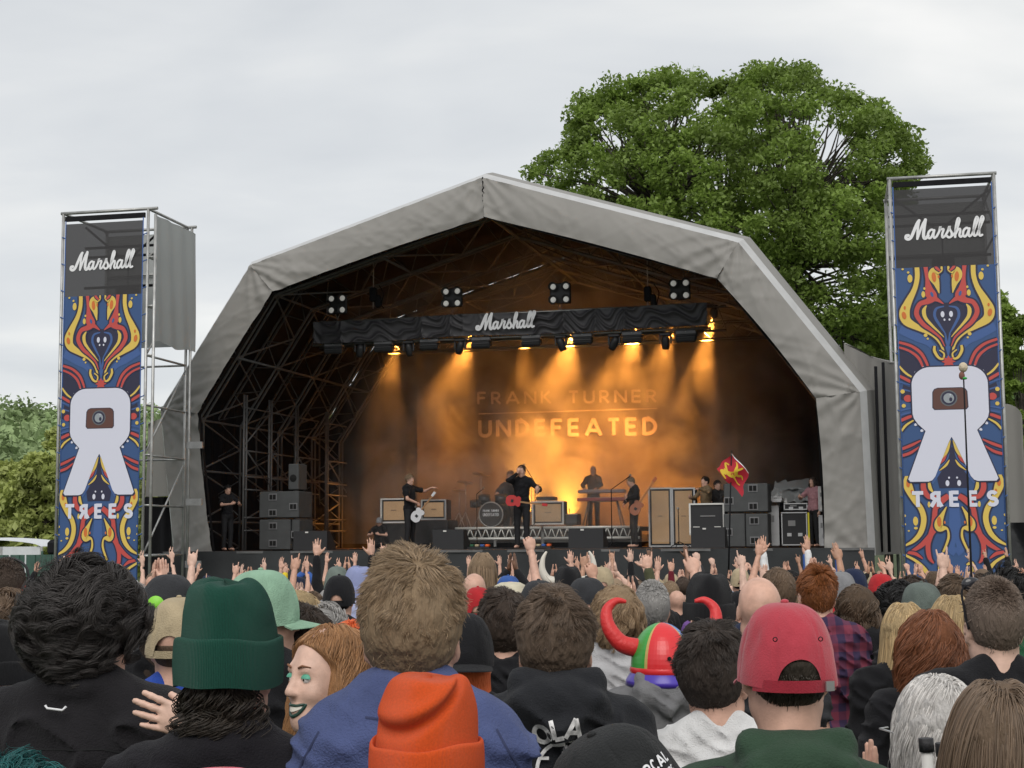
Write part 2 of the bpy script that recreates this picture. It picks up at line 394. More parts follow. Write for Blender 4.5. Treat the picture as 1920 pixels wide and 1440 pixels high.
def oak():
    base = P(1400, 1000, 52); bx, by = base.x, 52.0
    root = empty('oak_tree', (bx, by, ground_z(by)), label='huge spreading green oak rising behind the right half of the stage roof', cat='tree')
    G = ground_z(by)
    r_ = np.random.default_rng(11)
    # outline of the crown as it stands against the sky
    outl = [(1000,300),(1050,268),(1075,215),(1082,180),(1130,175),(1150,150),(1245,125),(1330,140),(1400,122),(1500,118),(1560,150),(1610,180),(1680,205),(1700,250),(1740,280),(1725,320),(1690,345),(1700,420),(1690,520),(1700,620),(1700,680)]
    def crown_in(u, v):
        # even-odd against outline closed along the stage
        poly = outl + [(1620, 700), (1560, 640), (1400, 640), (1380, 560), (1250, 520), (1050, 460), (990, 350)]
        c = False; j = len(poly) - 1
        for i in range(len(poly)):
            xi, yi = poly[i]; xj, yj = poly[j]
            if (yi > v) != (yj > v) and u < (xj - xi) * (v - yi) / (yj - yi) + xi: c = not c
            j = i
        return c
    cen = []; rad = []
    cu, cv = 1390, 430
    tries = 0
    while len(cen) < 400 and tries < 20000:
        tries += 1
        u = r_.uniform(985, 1750); v = r_.uniform(100, 700)
        if not crown_in(u, v): continue
        # depth: a dome, deeper where farther from the edge
        e = min(1.0, math.hypot((u - cu) / 370, (v - cv) / 330))
        half = 6.6 * math.sqrt(max(0.03, 1 - e * e))
        dy = half * (r_.uniform(-1, 1) if r_.random() < .45 else -1 + .25 * r_.random())
        p = P(u, v + 10, by + dy)
        rr = r_.uniform(.42, .85)
        if any((p - q).length < .75 for q in cen): continue
        # keep a few windows of sky
        if noise3(np.array([[u / 62.0, v / 50.0, 3.3]]), 5)[0] > .32 and e < .95: continue
        cen.append(p); rad.append(rr)
    for i in range(0, len(outl) - 1):
        for t in (0, .33, .66):
            u = outl[i][0] * (1 - t) + outl[i + 1][0] * t; v = outl[i][1] * (1 - t) + outl[i + 1][1] * t
            du, dv = (cu - u), (cv - v); l = math.hypot(du, dv)
            k = r_.uniform(14, 34)
            cen.append(P(u + du / l * k, v + dv / l * k, by + r_.uniform(-1.5, 1.5))); rad.append(r_.uniform(.35, .7))
    o = Vector((bx, by, G))
    loc = [(c - o) for c in cen]
    leaf_cloud('crown', [tuple(c) for c in loc], rad, [int(520 * r * r + 80) for r in rad], .115, leaf_a, root, 3, flat=.7).__setitem__('kind', 'stuff')
    # trunk and limbs
    t = MB()
    fork = Vector((0, 0, 7.2))
    t.tube([(0, 0, 0), (.1, 0, 2.5), (0, .1, 5), fork], [.85, .62, .55, .5], n=12)
    t.build('trunk', bark, root)
    hubs = []
    for i in range(9):
        a = 2 * math.pi * i / 9 + .3; rr = 3.6 if i % 2 else 2.2
        h = fork + Vector((math.cos(a) * rr, math.sin(a) * rr * .8, 2.6 + (i % 3) * 1.9)); hubs.append(h)
        q = MB(); mid = fork.lerp(h, .5) + Vector((math.cos(a) * .5, 0, -.35))
        q.tube(catmull([fork - Vector((0, 0, .6)), mid, h], 5), [.34 - .017 * k for k in range(11)], n=7); q.build('limb', bark, root)
    b = MB()
    for c in loc:
        h = min(hubs, key=lambda q: (q - c).length + (3 if q.z > c.z + 1 else 0))
        mid = h.lerp(c, .5) + Vector((r_.normal() * .3, r_.normal() * .3, .3 + r_.normal() * .2))
        b.tube([h, h.lerp(mid, .6) , mid, c], [.06, .05, .035, .012], n=4, caps=False)
    bo = b.build('branches', bark, root); bo['kind'] = 'stuff'
    return root
oak()

def leafy_tree(px, vtop, Y, wpx, material, label, group=None, seed=1, leaf=.3, n=60, name='tree', vb=None, low=.14):
    """a crown standing between two heights, trunk and limbs"""
    top = P(px, vtop, Y); G = ground_fn(top.x, Y) + hill_h(top.x, Y); W = wpx / FPX * Y
    H = top.z - G
    root = empty(name, (top.x, Y, G), label=label, cat='tree', group=group)
    r_ = np.random.default_rng(seed); cen = []; rad = []
    base = H * low
    for i in range(n):
        t = r_.random() ** .8; z = base + (H - base) * t
        prof = math.sin(math.pi * min(1, .18 + .8 * t)) ** .6
        a = r_.uniform(0, 2 * math.pi); rr = W / 2 * prof * (r_.random() ** .4) * .86
        rd = W * .11 * r_.uniform(.7, 1.3)
        cen.append((math.cos(a) * rr, math.sin(a) * rr * .8, min(z, H - rd * .7))); rad.append(rd)
    leaf_cloud('crown', cen, rad, [int(24000 / n * (1 if leaf < .35 else .55))] * n, leaf, material, root, seed).__setitem__('kind', 'stuff')
    t = MB(); t.tube([(0, 0, 0), (0, 0, H * .45), (W * .03, 0, H * .8)], [W * .035, W * .026, W * .01], n=8)
    t.build('trunk', bark, root)
    b = MB()
    for i in range(0, n, 4):
        c = Vector(cen[i]); s_ = Vector((0, 0, min(c.z * .7, H * .5))); b.tube([s_, s_.lerp(c, .5) + Vector((0, 0, .1)), c], [W * .014, W * .01, W * .004], n=4, caps=False)
    b.build('limbs', bark, root)
    return root
# trees beyond the right tower
leafy_tree(1830, 540, 62, 230, leaf_a, 'loose crowned green tree rising behind the right banner tower', seed=21, leaf=.2, n=80)
leafy_tree(1905, 560, 58, 120, leaf_a, 'green tree at the far right edge beyond the banner tower', seed=22, leaf=.18, n=70)
leafy_tree(1935, 700, 70, 260, leaf_b, 'dark bushy tree low behind the grey wing at the far right', seed=23, leaf=.2, n=80)
leafy_tree(1650, 560, 66, 260, leaf_b, 'dark tree filling the gap under the big oak beside the right tower', seed=24, leaf=.22, n=80)
# the nearer row on the left: pale yellow-green trees
LT = 'pale green trees in the row at the foot of the wooded hill on the left'
for i, (u, v, wpx, Y, lb) in enumerate([
        (-60, 885, 230, 96, 'pale green tree leftmost of the row at the foot of the hill'),
        (22, 868, 210, 100, 'broad pale yellow green tree behind the white marquee roof'),
        (88, 850, 190, 92, 'tallest pale green tree of the row beside the left tower'),
        (120, 800, 110, 118, 'pale green tree directly behind the left edge of the left tower'),
        (290, 905, 120, 96, 'pale green tree seen between the left tower and the stage')]):
    leafy_tree(u, v, Y, wpx, leaf_c, lb, LT, seed=40 + i, leaf=.36, n=90, low=.02)
# far woods on the ridge: one mass
r_ = np.random.default_rng(5); cen = []; rad = []
for i in range(2600):
    x = r_.uniform(-260, 10); y = r_.uniform(230, 520)
    u = x / y
    if y > 440 and r_.random() < .97 and not (-.352 < x / y < -.265): continue
    if 345 < y <= 455: continue                       # the open field below the crest
    z = ground_fn(x, y) + hill_h(x, y)
    rr = r_.uniform(3.5, 6.5); cen.append((x, y, z + rr * (.7 if y < 440 else .55))); rad.append(rr)
wood_m = mat('far_wood_leaf', (.23, .31, .14), .8, var=.4, vscale=.06, trans=.15)
o = leaf_cloud('woods', cen, rad, [90] * len(cen), 1.2, wood_m, None, 9, flat=.95); tag(o, 'distant mixed woodland covering the ridge left of the banner tower', 'woods', kind='stuff')
# hedge along the crest
cen = []; rad = []
for i in range(330):
    x = -165 + i * .62; y = 462 + r_.normal() * 2
    cen.append((x, y, ground_fn(x, y) + hill_h(x, y) + 1.2)); rad.append(r_.uniform(1.2, 2.4))
o = leaf_cloud('hedge', cen, rad, [26] * len(cen), 1.0, wood_m, None, 10); tag(o, 'dark hedge line along the top of the open field on the ridge', 'hedge', kind='stuff')

# ================================================================== the stage
pvc = mat('grey_pvc_sheet', (.262, .252, .236), .6, var=.05, vscale=.8, bump=0, bscale=3, spec=.3, trans=.04)
edge_sheen_m = mat('roof_edge_sheen', (.46, .46, .46), .45, var=.08, vscale=3, bump=.6, bscale=9)  # roof sheet edge: grazing sky reflection put into a paler colour
blk = mat('black_drape', (.012, .012, .014), .9, var=.2, bump=.6, bscale=14, stretch=(1, 1, .15), spec=.2)
alu = mat('dull_aluminium', (.30, .30, .29), .45, metal=.75, var=.15)
steel = mat('scaffold_steel', (.42, .42, .41), .45, metal=.6, var=.2, vscale=5)
darkst = mat('dark_truss', (.13, .13, .13), .55, metal=.3, var=.2)
deckm = mat('deck_ply', (.07, .045, .035), .6, var=.35, vscale=2.5, bump=.5)
stage = empty('festival_stage', SO, -PHI, 'large open-air stage with grey peaked fabric roof, black skirt and open front', 'stage')
OUT = [(328, 1046), (302, 770), (470, 497), (905, 333), (1385, 455), (1612, 735), (1628, 1042)]
INN = [(400, 1046), (372, 775), (513, 547), (910, 408), (1345, 523), (1530, 747), (1546, 1040)]
def L3(uv, d): x, z = S(uv[0], uv[1], d); return Vector((x, d, z))
outp = [L3(p, .12) for p in OUT]; innp = [L3(p, 0) for p in INN]
# front fascia, one sheet per bay, tension creases running out of the corners
for i in range(6):
    a, b, c, d = outp[i], outp[i + 1], innp[i + 1], innp[i]
    ln = (b - a).length; nu = int(ln / .06); nv = 18; q = MB()
    nrm = Vector((0, -1, 0)); seed = i * 7.3
    pts = []
    for jv in range(nv + 1):
        for iu in range(nu + 1):
            s_, t = iu / nu, jv / nv
            p = a.lerp(b, s_).lerp(d.lerp(c, s_), t)
            sag = math.sin(math.pi * s_)
            p = p + (d.lerp(c, s_) - a.lerp(b, s_)).normalized() * (-.05 * sag * t)
            pts.append(p)
    A = np.array(pts); s_ = np.tile(np.linspace(0, 1, nu + 1), nv + 1); t = np.repeat(np.linspace(0, 1, nv + 1), nu + 1)
    L_ = s_ * ln
    cre = 0
    for k in range(5):
        ang = .8 + .5 * math.sin(k * 2.1 + seed); ph = L_ * math.cos(ang) * 2.6 + t * math.sin(ang) * 2.6 * (1 if k % 2 else -1)
        wv = noise3(np.stack([ph * (1 + .25 * k), L_ * .22 + k * 5 + seed, t * .5], 1), k + i)
        cre = cre + (1 - np.abs(wv)) ** 10 * .022
    edge = np.exp(-np.minimum(s_, 1 - s_) * ln / .7)
    fan = np.sin((np.arctan2(t + .2, np.minimum(s_, 1 - s_) * ln + .15)) * 17 + seed) * .028 * edge
    A[:, 1] -= cre * (.5 + 1.2 * edge) + fan + .05 * np.sin(np.pi * t) 
    F = [(j * (nu + 1) + k, j * (nu + 1) + k + 1, (j + 1) * (nu + 1) + k + 1, (j + 1) * (nu + 1) + k) for j in range(nv) for k in range(nu)]
    link('fascia_sheet', np_mesh('fascia_sheet', A, F), pvc, stage)
# lace down the middle seam
q = MB()
for k in range(16):
    p = outp[3].lerp(innp[3], k / 15) + Vector((.02 * (-1) ** k, -.05, 0)); p2 = outp[3].lerp(innp[3], min(1, (k + 1) / 15)) + Vector((-.02 * (-1) ** k, -.05, 0))
    q.tube([p, p2], .012, n=4)
q.build('seam_lacing', blk, stage)
# roof profile swept back
def prof_off(off, d):
    o = []
    for i, p in enumerate(outp):
        a = outp[max(i - 1, 0)]; b = outp[min(i + 1, 6)]; t = (b - a).normalized(); n_ = Vector((-t.z, 0, t.x))
        o.append(Vector((p.x + n_.x * off, d, p.z + n_.z * off)))
    return o
def sweep(name, rows, material, parent, sub=1):
    for i in range(6):
        q = MB(); n = len(rows)
        q.grid(lambda s_, t: (lambda r0, f: rows[r0][i].lerp(rows[r0][i + 1], s_).lerp(rows[min(r0 + 1, n - 1)][i].lerp(rows[min(r0 + 1, n - 1)][i + 1], s_), f))(min(int(t * (n - 1)), n - 2), t * (n - 1) - min(int(t * (n - 1)), n - 2)), 6, n - 1)
        q.build(name, material, parent)
sweep('roof_sheen_strip', [prof_off(0, .12), prof_off(.14, .34)], edge_sheen_m, stage)
sweep('roof_sheet', [prof_off(.14, .341), prof_off(.30, .9), prof_off(.30, 3.5), prof_off(.27, 6.5), prof_off(.30, 9.6)], pvc, stage)
inn2 = [p + Vector((0, .02, 0)) for p in innp]
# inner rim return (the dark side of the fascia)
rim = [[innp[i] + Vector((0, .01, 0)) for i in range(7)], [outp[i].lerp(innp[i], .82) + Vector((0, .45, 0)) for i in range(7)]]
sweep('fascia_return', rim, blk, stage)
lin = [prof_off(.04, .6), prof_off(.1, 9.5)]
lin = [[Vector((p.x, p.y, p.z)) for p in row] for row in lin]
sweep('ceiling_drape', lin, blk, stage)
ztop = max(p.z for p in outp)
# rear wall and side walls of black cloth, hung in folds
rp = prof_off(.08, 9.45)
def RH(x):
    for i in range(6):
        a, b = rp[i], rp[i + 1]
        if a.x <= x <= b.x and b.x - a.x > 1e-6: return a.z + (b.z - a.z) * (x - a.x) / (b.x - a.x)
    return rp[1].z
XL, XR = outp[1].x + .15, outp[5].x - .1
q = MB(); q.grid(lambda s_, t: (XL + (XR - XL) * s_, 9.45 + .07 * math.sin(s_ * 140) * (1 - .4 * t), DECK - .3 + (RH(XL + (XR - XL) * s_) - DECK + .3) * t), 300, 2); q.build('rear_drape', blk, stage)
for X in (XL, XR):
    q = MB(); q.grid(lambda s_, t: (X + .05 * math.sin(s_ * 90), .9 + 8.5 * s_, DECK - .3 + 3.9 * t), 120, 2); q.build('side_drape', blk, stage)
# deck and skirt
FL, FR = L3((372, 1034), 0).x - .8, L3((1640, 1034), 0).x
q = MB()
for i in range(12):
    for j in range(8):
        x0 = FL + (FR - FL) * i / 12; x1 = FL + (FR - FL) * (i + 1) / 12; 
        z_ = DECK - .05 + .003 * ((i * 7 + j * 5) % 3)
        q.box(((x0 + x1) / 2, -.1 + 9.6 * (j + .5) / 8, z_ - .02), (x1 - x0 - .012, 9.6 / 8 - .012, .1))
o = q.build('deck_boards', deckm, stage); o['kind'] = 'stuff'
skirt = mat('black_mesh_skirt', (.028, .03, .032), .85, var=.3, vscale=1.2, bump=.8, bscale=8)
q = MB(); q.grid(lambda s_, t: (FL + (FR - FL) * s_, -.16 + .025 * math.sin(s_ * 60) + .02 * math.sin(s_ * 23 + 3 * t), -.9 + (DECK + .9 - .005) * t), 220, 4); q.build('skirt', skirt, stage)
q = MB(); q.box(((FL + FR) / 2, -.13, DECK - .03), (FR - FL, .05, .05)); q.build('deck_edge', darkst, stage)
# arches (double tubes) with bracing between them
def depth_for(u, x):
    best = 0
    for k in range(200):
        d = k * .05
        if S(u, 900, d)[0] < x: break
        best = d
    return best
legx = innp[1].x - .22
AD = [.55, 2.7, 4.9, 7.1, 9.1]
def arch_pts(off, d): return [p + Vector((0, 0, 0)) for p in prof_off(off, d)]
for k, d in enumerate(AD):
    q = MB()
    outer = arch_pts(-.12, d); inner = arch_pts(-.75, d)
    inner[0].x = inner[1].x = inner[1].x; inner[6].x = inner[5].x
    outer[0].x = outer[1].x; outer[6].x = outer[5].x
    for ch in (outer, inner):
        ch[0].z = ch[6].z = DECK - .5
        q.tube(ch, .03, n=6)
        q.tube([p + Vector((.0, .22, 0)) for p in ch], .03, n=6)
    for i in range(6):
        ln = (outer[i + 1] - outer[i]).length; m_ = max(3, int(ln / .75))
        for j in range(m_):
            s0, s1 = j / m_, (j + .5) / m_; s2 = (j + 1) / m_
            q.tube([outer[i].lerp(outer[i + 1], s0), inner[i].lerp(inner[i + 1], s1)], .014, n=4, caps=False)
            q.tube([inner[i].lerp(inner[i + 1], s1), outer[i].lerp(outer[i + 1], s2)], .014, n=4, caps=False)
    q.build('arch_truss', darkst, stage)
    if k < len(AD) - 1:
        d2 = AD[k + 1]; in2 = arch_pts(-.75, d2); in2[0].x = in2[1].x; in2[6].x = in2[5].x; in2[0].z = in2[6].z = DECK - .5
        for i in range(6):
            nseg = 2 if i not in (0, 5) else 3
            q = MB()
            for j in range(nseg):
                a0, a1 = inner[i].lerp(inner[i + 1], j / nseg), inner[i].lerp(inner[i + 1], (j + 1) / nseg); am = a0.lerp(a1, .5)
                b0, b1 = in2[i].lerp(in2[i + 1], j / nseg), in2[i].lerp(in2[i + 1], (j + 1) / nseg); bm_ = b0.lerp(b1, .5)
                q.tube([a0, bm_], .022, n=5, caps=False); q.tube([bm_, a1], .022, n=5, caps=False); q.tube([a0, b0], .026, n=5, caps=False)
            q.build('cross_brace', darkst, stage)
# rows of purlins under the ceiling
for s_i, i in ((.5, 2), (.5, 3), (0.02, 3), (.5, 1), (.5, 4)):
    a = prof_off(-.75, AD[0])[i].lerp(prof_off(-.75, AD[0])[i + 1], s_i); b = prof_off(-.75, AD[-1])[i].lerp(prof_off(-.75, AD[-1])[i + 1], s_i)
    q = MB(); q.tube([a, b], .03, n=6); q.build('purlin', darkst, stage)
# scaffold on the left wing inside: three bays of standards with ledgers
for (u, v0) in ((412, 775), (476, 780), (533, 780), (590, 790)):
    pass
for (x, d) in ((innp[1].x + .35, 1.6), (innp[1].x + .35, 3.0), (innp[1].x + .35, 4.6), (innp[1].x + .35, 6.6)):
    q = MB(); q.tube([(x, d, DECK), (x, d, DECK + 3.6)], .026, n=6); q.tube([(x, d + .14, DECK), (x, d + .14, DECK + 3.6)], .026, n=6)
    for z in (.45, .75, 1.4, 1.7, 2.3, 3.3): q.tube([(x, d, DECK + z), (x, d + 1.5, DECK + z)], .02, n=5)
    q.tube([(x, d, DECK + 2.4), (x, d + 1.5, DECK + 1.5)], .02, n=5); q.tube([(x, d, DECK + 2.4), (x, d + 1.5, DECK + 3.3)], .02, n=5)
    q.build('standard', darkst, stage)
# leg outer posts by the two front corners
# wing tents
q = MB()
a = outp[5] + Vector((-.05, .95, -.1)); 
wr = [(S(1566, 652, 1.4)), (S(1686, 694, 2.2)), (S(1690, 1040, 2.2))]
pA = Vector((wr[0][0], 1.4, wr[0][1])); pB = Vector((wr[1][0], 2.2, wr[1][1])); pC = Vector((wr[2][0], 2.2, DECK - .15))
x0 = outp[5].x - .3
def wingr(s_, t):
    x = x0 + (pB.x + .4 - x0) * s_; fold = .016 * math.sin(s_ * 22 + math.sin(t * 3) * 1.2) + .008 * math.sin(s_ * 47 + t * 4)
    zt = pA.z + (pB.z - pA.z) * s_ + .12 * math.sin(math.pi * s_) * -1
    return (x, 0.75 + .5 * s_ + fold, DECK - .15 + (zt - DECK + .15) * t)
q.grid(wingr, 60, 12); q.build('wing_sheet', pvc, stage)
q = MB()
def wingroof(s_, t):
    x = x0 + (pB.x + .4 - x0) * s_; zt = pA.z + (pB.z - pA.z) * s_ - .12 * math.sin(math.pi * s_)
    return (x - .1 * t, 0.75 + .5 * s_ + 5.4 * t, zt + .6 * t + .04 * math.sin(9 * s_ + 4 * t))
q.grid(wingroof, 20, 10); q.build('wing_roof', pvc, stage)
for uu in (1650, 1664):
    p = L3((uu, 900), 1.35); q = MB(); q.tube([(p.x, .72, DECK - .1), (p.x, .72, DECK + 3.7 * (1 if uu > 1655 else .98))], .035, n=6); q.build('wing_pole', blk, stage)
q = MB()   # left wing behind the leg: pale sheet above, black sheet as the shade of the gap below
lw0 = L3((275, 775), 1.8); lw1 = L3((345, 930), 1.8)
q.grid(lambda s_, t: (lw0.x + (lw1.x - lw0.x) * s_, 1.8 + .08 * math.sin(8 * s_ + 2 * t), lw1.z + (lw0.z - lw1.z) * t - .25 * (1 - s_) * (t > .9)), 20, 10); q.build('wing_sheet', pvc, stage)
q = MB()
q.grid(lambda s_, t: (lw0.x - .35 + (lw1.x - lw0.x + .6) * s_, 2.3 + .05 * math.sin(30 * s_), -.8 + (lw1.z + .8) * t), 30, 2); q.build('wing_gap_shade', blk, stage)

# ================================================================== lighting truss with the black banner
tr_l, tr_r = L3((590, 600), 2.0), L3((1330, 578), 2.0); tb_l, tb_r = L3((590, 635), 2.0), L3((1330, 622), 2.0)
ZT = (tr_l.z + tr_r.z) / 2 + .0; ZB = (tb_l.z + tb_r.z) / 2; TX0, TX1 = tr_l.x, tr_r.x
truss = empty('lighting_truss', SW((TX0 + TX1) / 2, 2.2, ZT), -PHI, 'long lighting truss across the stage behind a crumpled black name banner', 'lighting truss')
def rel(par, o):  # mesh given in stage-local coordinates hung on an Empty elsewhere
    o.parent = par; o.matrix_parent_inverse = par.matrix_basis.inverted() @ SMAT; return o
def sbuild(q, name, mats, par, color=None):
    o = q.build(name, mats, None, color)
    return rel(par, o)
BXL, BXR = TX0 + .02, L3((1326, 600), 1.95).x
hl = (ZT - ZB)
def bann(s_, t):
    nb_ = s_ * 8.3 + .4 * math.sin(s_ * 17); k_ = math.floor(nb_); sp_ = nb_ - k_ - .5; hk = math.sin(k_ * 12.9898) * .5 + .5
    ph = (t * (1.5 + hk) - 3.2 * sp_ * sp_ * (.5 + hk) + .55 * math.sin(k_ * 5 + s_ * 37) + .3 * math.sin(s_ * 91 + 3 * t)) * 6
    f = .045 * (1 - abs(math.sin(ph * .5))) ** 1.5 * (.35 + hk) + .05 * math.exp(-abs(sp_ * 2 - math.copysign(1, sp_)) * 5) + .03 * math.sin(s_ * 19 + t)
    mid = abs(s_ - .485) < .09
    if mid: f *= .25
    return (BXL + (BXR - BXL) * s_, 1.96 - f, ZB - .02 * math.sin(s_ * 12) + (hl + .02) * t)
q = MB(); q.grid(bann, 420, 24); sbuild(q, 'banner', mat('black_banner', (.03, .028, .032), .5, var=.1, bump=.15, bscale=20), truss)
for (x0_, z) in ((TX0 - .08, ZT + .03), (TX0 - .08, ZB - .03)):
    for dd in (2.08, 2.5):
        q = MB(); q.tube([(x0_, dd, z), (TX1 + (.3 if dd > 2.2 else 0), dd, z)], .028, n=8); sbuild(q, 'chord', alu, truss)
q = MB(); n_ = 26
for i in range(n_):
    xa = TX0 + (TX1 + .3 - TX0) * i / n_; xb = TX0 + (TX1 + .3 - TX0) * (i + .5) / n_; xc = TX0 + (TX1 + .3 - TX0) * (i + 1) / n_
    for (z0, z1, dd) in ((ZB - .03, ZT + .03, 2.5),):
        q.tube([(xa, dd, z0), (xb, dd, z1)], .012, n=4); q.tube([(xb, dd, z1), (xc, dd, z0)], .012, n=4)
    q.tube([(xa, 2.08, ZT + .03), (xb, 2.5, ZT + .03)], .012, n=4); q.tube([(xb, 2.5, ZT + .03), (xc, 2.08, ZT + .03)], .012, n=4)
sbuild(q, 'lacing', alu, truss)
white_p = mat('white_print', (.78, .78, .80), .5)
# the script word
def flat_script(q, x0, z0, sx, y, mi=0, wdt=.13, yoff=.0012, fat=None):
    for k, st in enumerate(SCRIPT):
        ww = wdt * (1.35 if k in (3, 0) else 1)
        v, f = ribbon([(a, b) for a, b in st], ww, 6); q.add([(x0 + a * sx, y - yoff * k, z0 + b * sx) for a, b in v], f, mi)
        for e_ in (st[0], st[-1]):
            v, f = oval(e_[0], e_[1], ww / 2, ww / 2, 10); q.add([(x0 + a * sx, y - yoff * (k + .5), z0 + b * sx) for a, b in v], f, mi)
ml, mr = L3((893, 617), 1.85), L3((1003, 612), 1.85)
q = MB(); flat_script(q, ml.x, (ml.z + mr.z) / 2 - .02, (mr.x - ml.x) / 4.4, 1.86, wdt=.15); sbuild(q, 'lettering', white_p, truss)
# hoists and the rear truss that carries the beam lights
rt = empty('rear_truss', SW(0, 5.2, ZT - .3), -PHI, 'second aluminium truss behind the banner truss, carrying the amber beam lamps', 'lighting truss')
for dz in (0, .4):
    for dd in (5.0, 5.4):
        q = MB(); q.tube([(TX0 + .6, dd, ZT - .35 + dz), (TX1 + 1.3, dd, ZT - .35 + dz)], .026, n=6); sbuild(q, 'chord', alu, rt)
q = MB()
for i in range(24):
    xa = TX0 + .6 + (TX1 - TX0 + .7) * i / 24; xb = TX0 + .6 + (TX1 - TX0 + .7) * (i + 1) / 24
    q.tube([(xa, 5.0, ZT - .35), (xb, 5.0, ZT + .05)], .011, n=4); q.tube([(xa, 5.4, ZT + .05), (xb, 5.4, ZT - .35)], .011, n=4)
sbuild(q, 'lacing', alu, rt)
for uu, lb in ((700, 'chain hoist with coiled cable hanging over the left half of the banner truss'), (1215, 'black chain hoist with cable hanging over the right half of the banner truss')):
    p = L3((uu, 575), 2.3); r0 = empty('chain_hoist', SW(p.x, 2.3, p.z), -PHI, lb, 'hoist', 'hoists above the banner truss')
    q = MB(); q.box((0, 0, .28), (.16, .16, .34), bev=.03); q.build('hoist_body', blk, r0)
    q = MB(); q.box((.12, 0, .12), (.13, .13, .3), bev=.05); q.build('chain_bag', blk, r0)
    q = MB(); q.tube([(0, 0, .4), (0, 0, 1.2)], .015, n=5); q.tube([(0, 0, .12), (0, 0, -.05)], .015, n=5); q.build('chain', steel, r0)
    q = MB(); q.tube(catmull([(.14, 0, .5), (.25, 0, .3), (.2, 0, .05), (.26, 0, -.05)], 4), .012, n=5); q.build('cable', blk, r0)
# blinders
lensm = mat('lamp_lens', (.75, .75, .72), .15, emit=(1, .97, .9), estr=.12)
housing = mat('lamp_housing', (.018, .018, .02), .5)
for i, (u, v, sc, lb) in enumerate(((633, 571, 1, 'four-lens blinder lamp at the left end of the banner truss'), (848, 558, 1, 'four-lens blinder lamp second from the left above the banner'),
                        (1050, 550, 1.08, 'four-lens blinder lamp right of the word on the banner'), (1275, 543, 1, 'four-lens blinder lamp near the right end of the banner truss'))):
    p = L3((u, v), 2.1); r0 = empty('blinder_lamp', SW(p.x, 2.1, p.z), -PHI, lb, 'stage lamp', 'four-lens blinders on top of the banner truss')
    s_ = .19 * sc
    for a in (-1, 1):
        for b in (-1, 1):
            q = MB(); M_ = Matrix.Rotation(R(90), 3, 'X'); q.lathe([(.0, .02), (.08, .04), (.105, .1), (.1, .1), (.07, .06)], 14, 0, (a * s_ * .72, 0, b * s_ * .72), M_); q.build('lamp_can', housing, r0)
            q = MB(); q.ball((a * s_ * .72, -.05, b * s_ * .72), (.066, .03, .066), 0, 12, 6); q.build('lens', lensm, r0)
    q = MB(); q.box((0, .06, 0), (s_ * 2.3, .1, s_ * 2.3), bev=.02); q.build('housing', housing, r0)
    q = MB(); q.tube([(-.05, 0, -s_ * 1.2), (0, 0, -s_ * 1.9), (.05, 0, -s_ * 1.2)], .012, n=5); q.build('bracket', alu, r0)
# wash battens and moving heads slung below
wl = ['first', 'second', 'third', 'fourth', 'fifth', 'sixth', 'seventh', 'eighth']
for i, (u, v) in enumerate(((627, 652), (720, 648), (806, 644), (903, 641), (997, 637), (1093, 634), (1186, 631), (1287, 629))):
    p = L3((u, v), 2.1); r0 = empty('wash_lamp', SW(p.x, 2.1, p.z), -PHI, f'black rectangular wash lamp slung under the banner truss, {wl[i]} from the left', 'stage lamp', 'wash lamps under the banner truss')
    q = MB(); q.box((0, 0, .06), (.46, .2, .1), bev=.02); q.build('yoke_box', mat('grey_lamp', (.09, .09, .095), .45), r0)
    q = MB(); q.box((0, 0, -.06), (.44, .24, .15), M=Matrix.Rotation(R(20), 3, 'X'), bev=.03); q.build('housing', housing, r0)
    for k in range(3):
        q = MB(); q.box((0, -.125 - .002 * k, -.01 - .045 * k), (.42, .012, .012)); q.build('cooling_fin', housing, r0)
    q = MB(); q.tube([(0, 0, .1), (0, 0, ZB - p.z)], .018, n=6); q.ball((0, -.11, .07), .014); q.build('clamp', alu, r0)
for i, (u, v, yaw) in enumerate(((676, 652, .3), (767, 650, -.2), (863, 646, .6), (1052, 640, -.5), (1152, 638, .9), (1248, 636, .1))):
    p = L3((u, v), 2.1); r0 = empty('moving_head', SW(p.x, 2.1, p.z), -PHI, f'black moving head lamp hanging nose down under the banner truss, {wl[i]} from the left', 'stage lamp', 'moving head lamps under the banner truss')
    q = MB(); q.box((0, 0, .1), (.26, .18, .07), bev=.02); q.build('lamp_base', housing, r0)
    for x in (-.12, .12): q = MB(); q.box((x, 0, 0), (.035, .08, .2)); q.build('yoke_arm', housing, r0)
    q = MB(); M_ = Matrix.Rotation(yaw * .6, 3, 'Y') @ Matrix.Rotation(.3, 3, 'X'); q.lathe([(.0, .13), (.06, .13), (.09, .05), (.09, -.1), (.075, -.17), (.0, -.18)], 12, 0, (0, 0, -.05), M_); q.build('lamp_head', housing, r0)
    q = MB(); q.tube([(0, 0, .12), (0, 0, ZB - p.z)], .018, n=6); q.build('clamp', alu, r0)

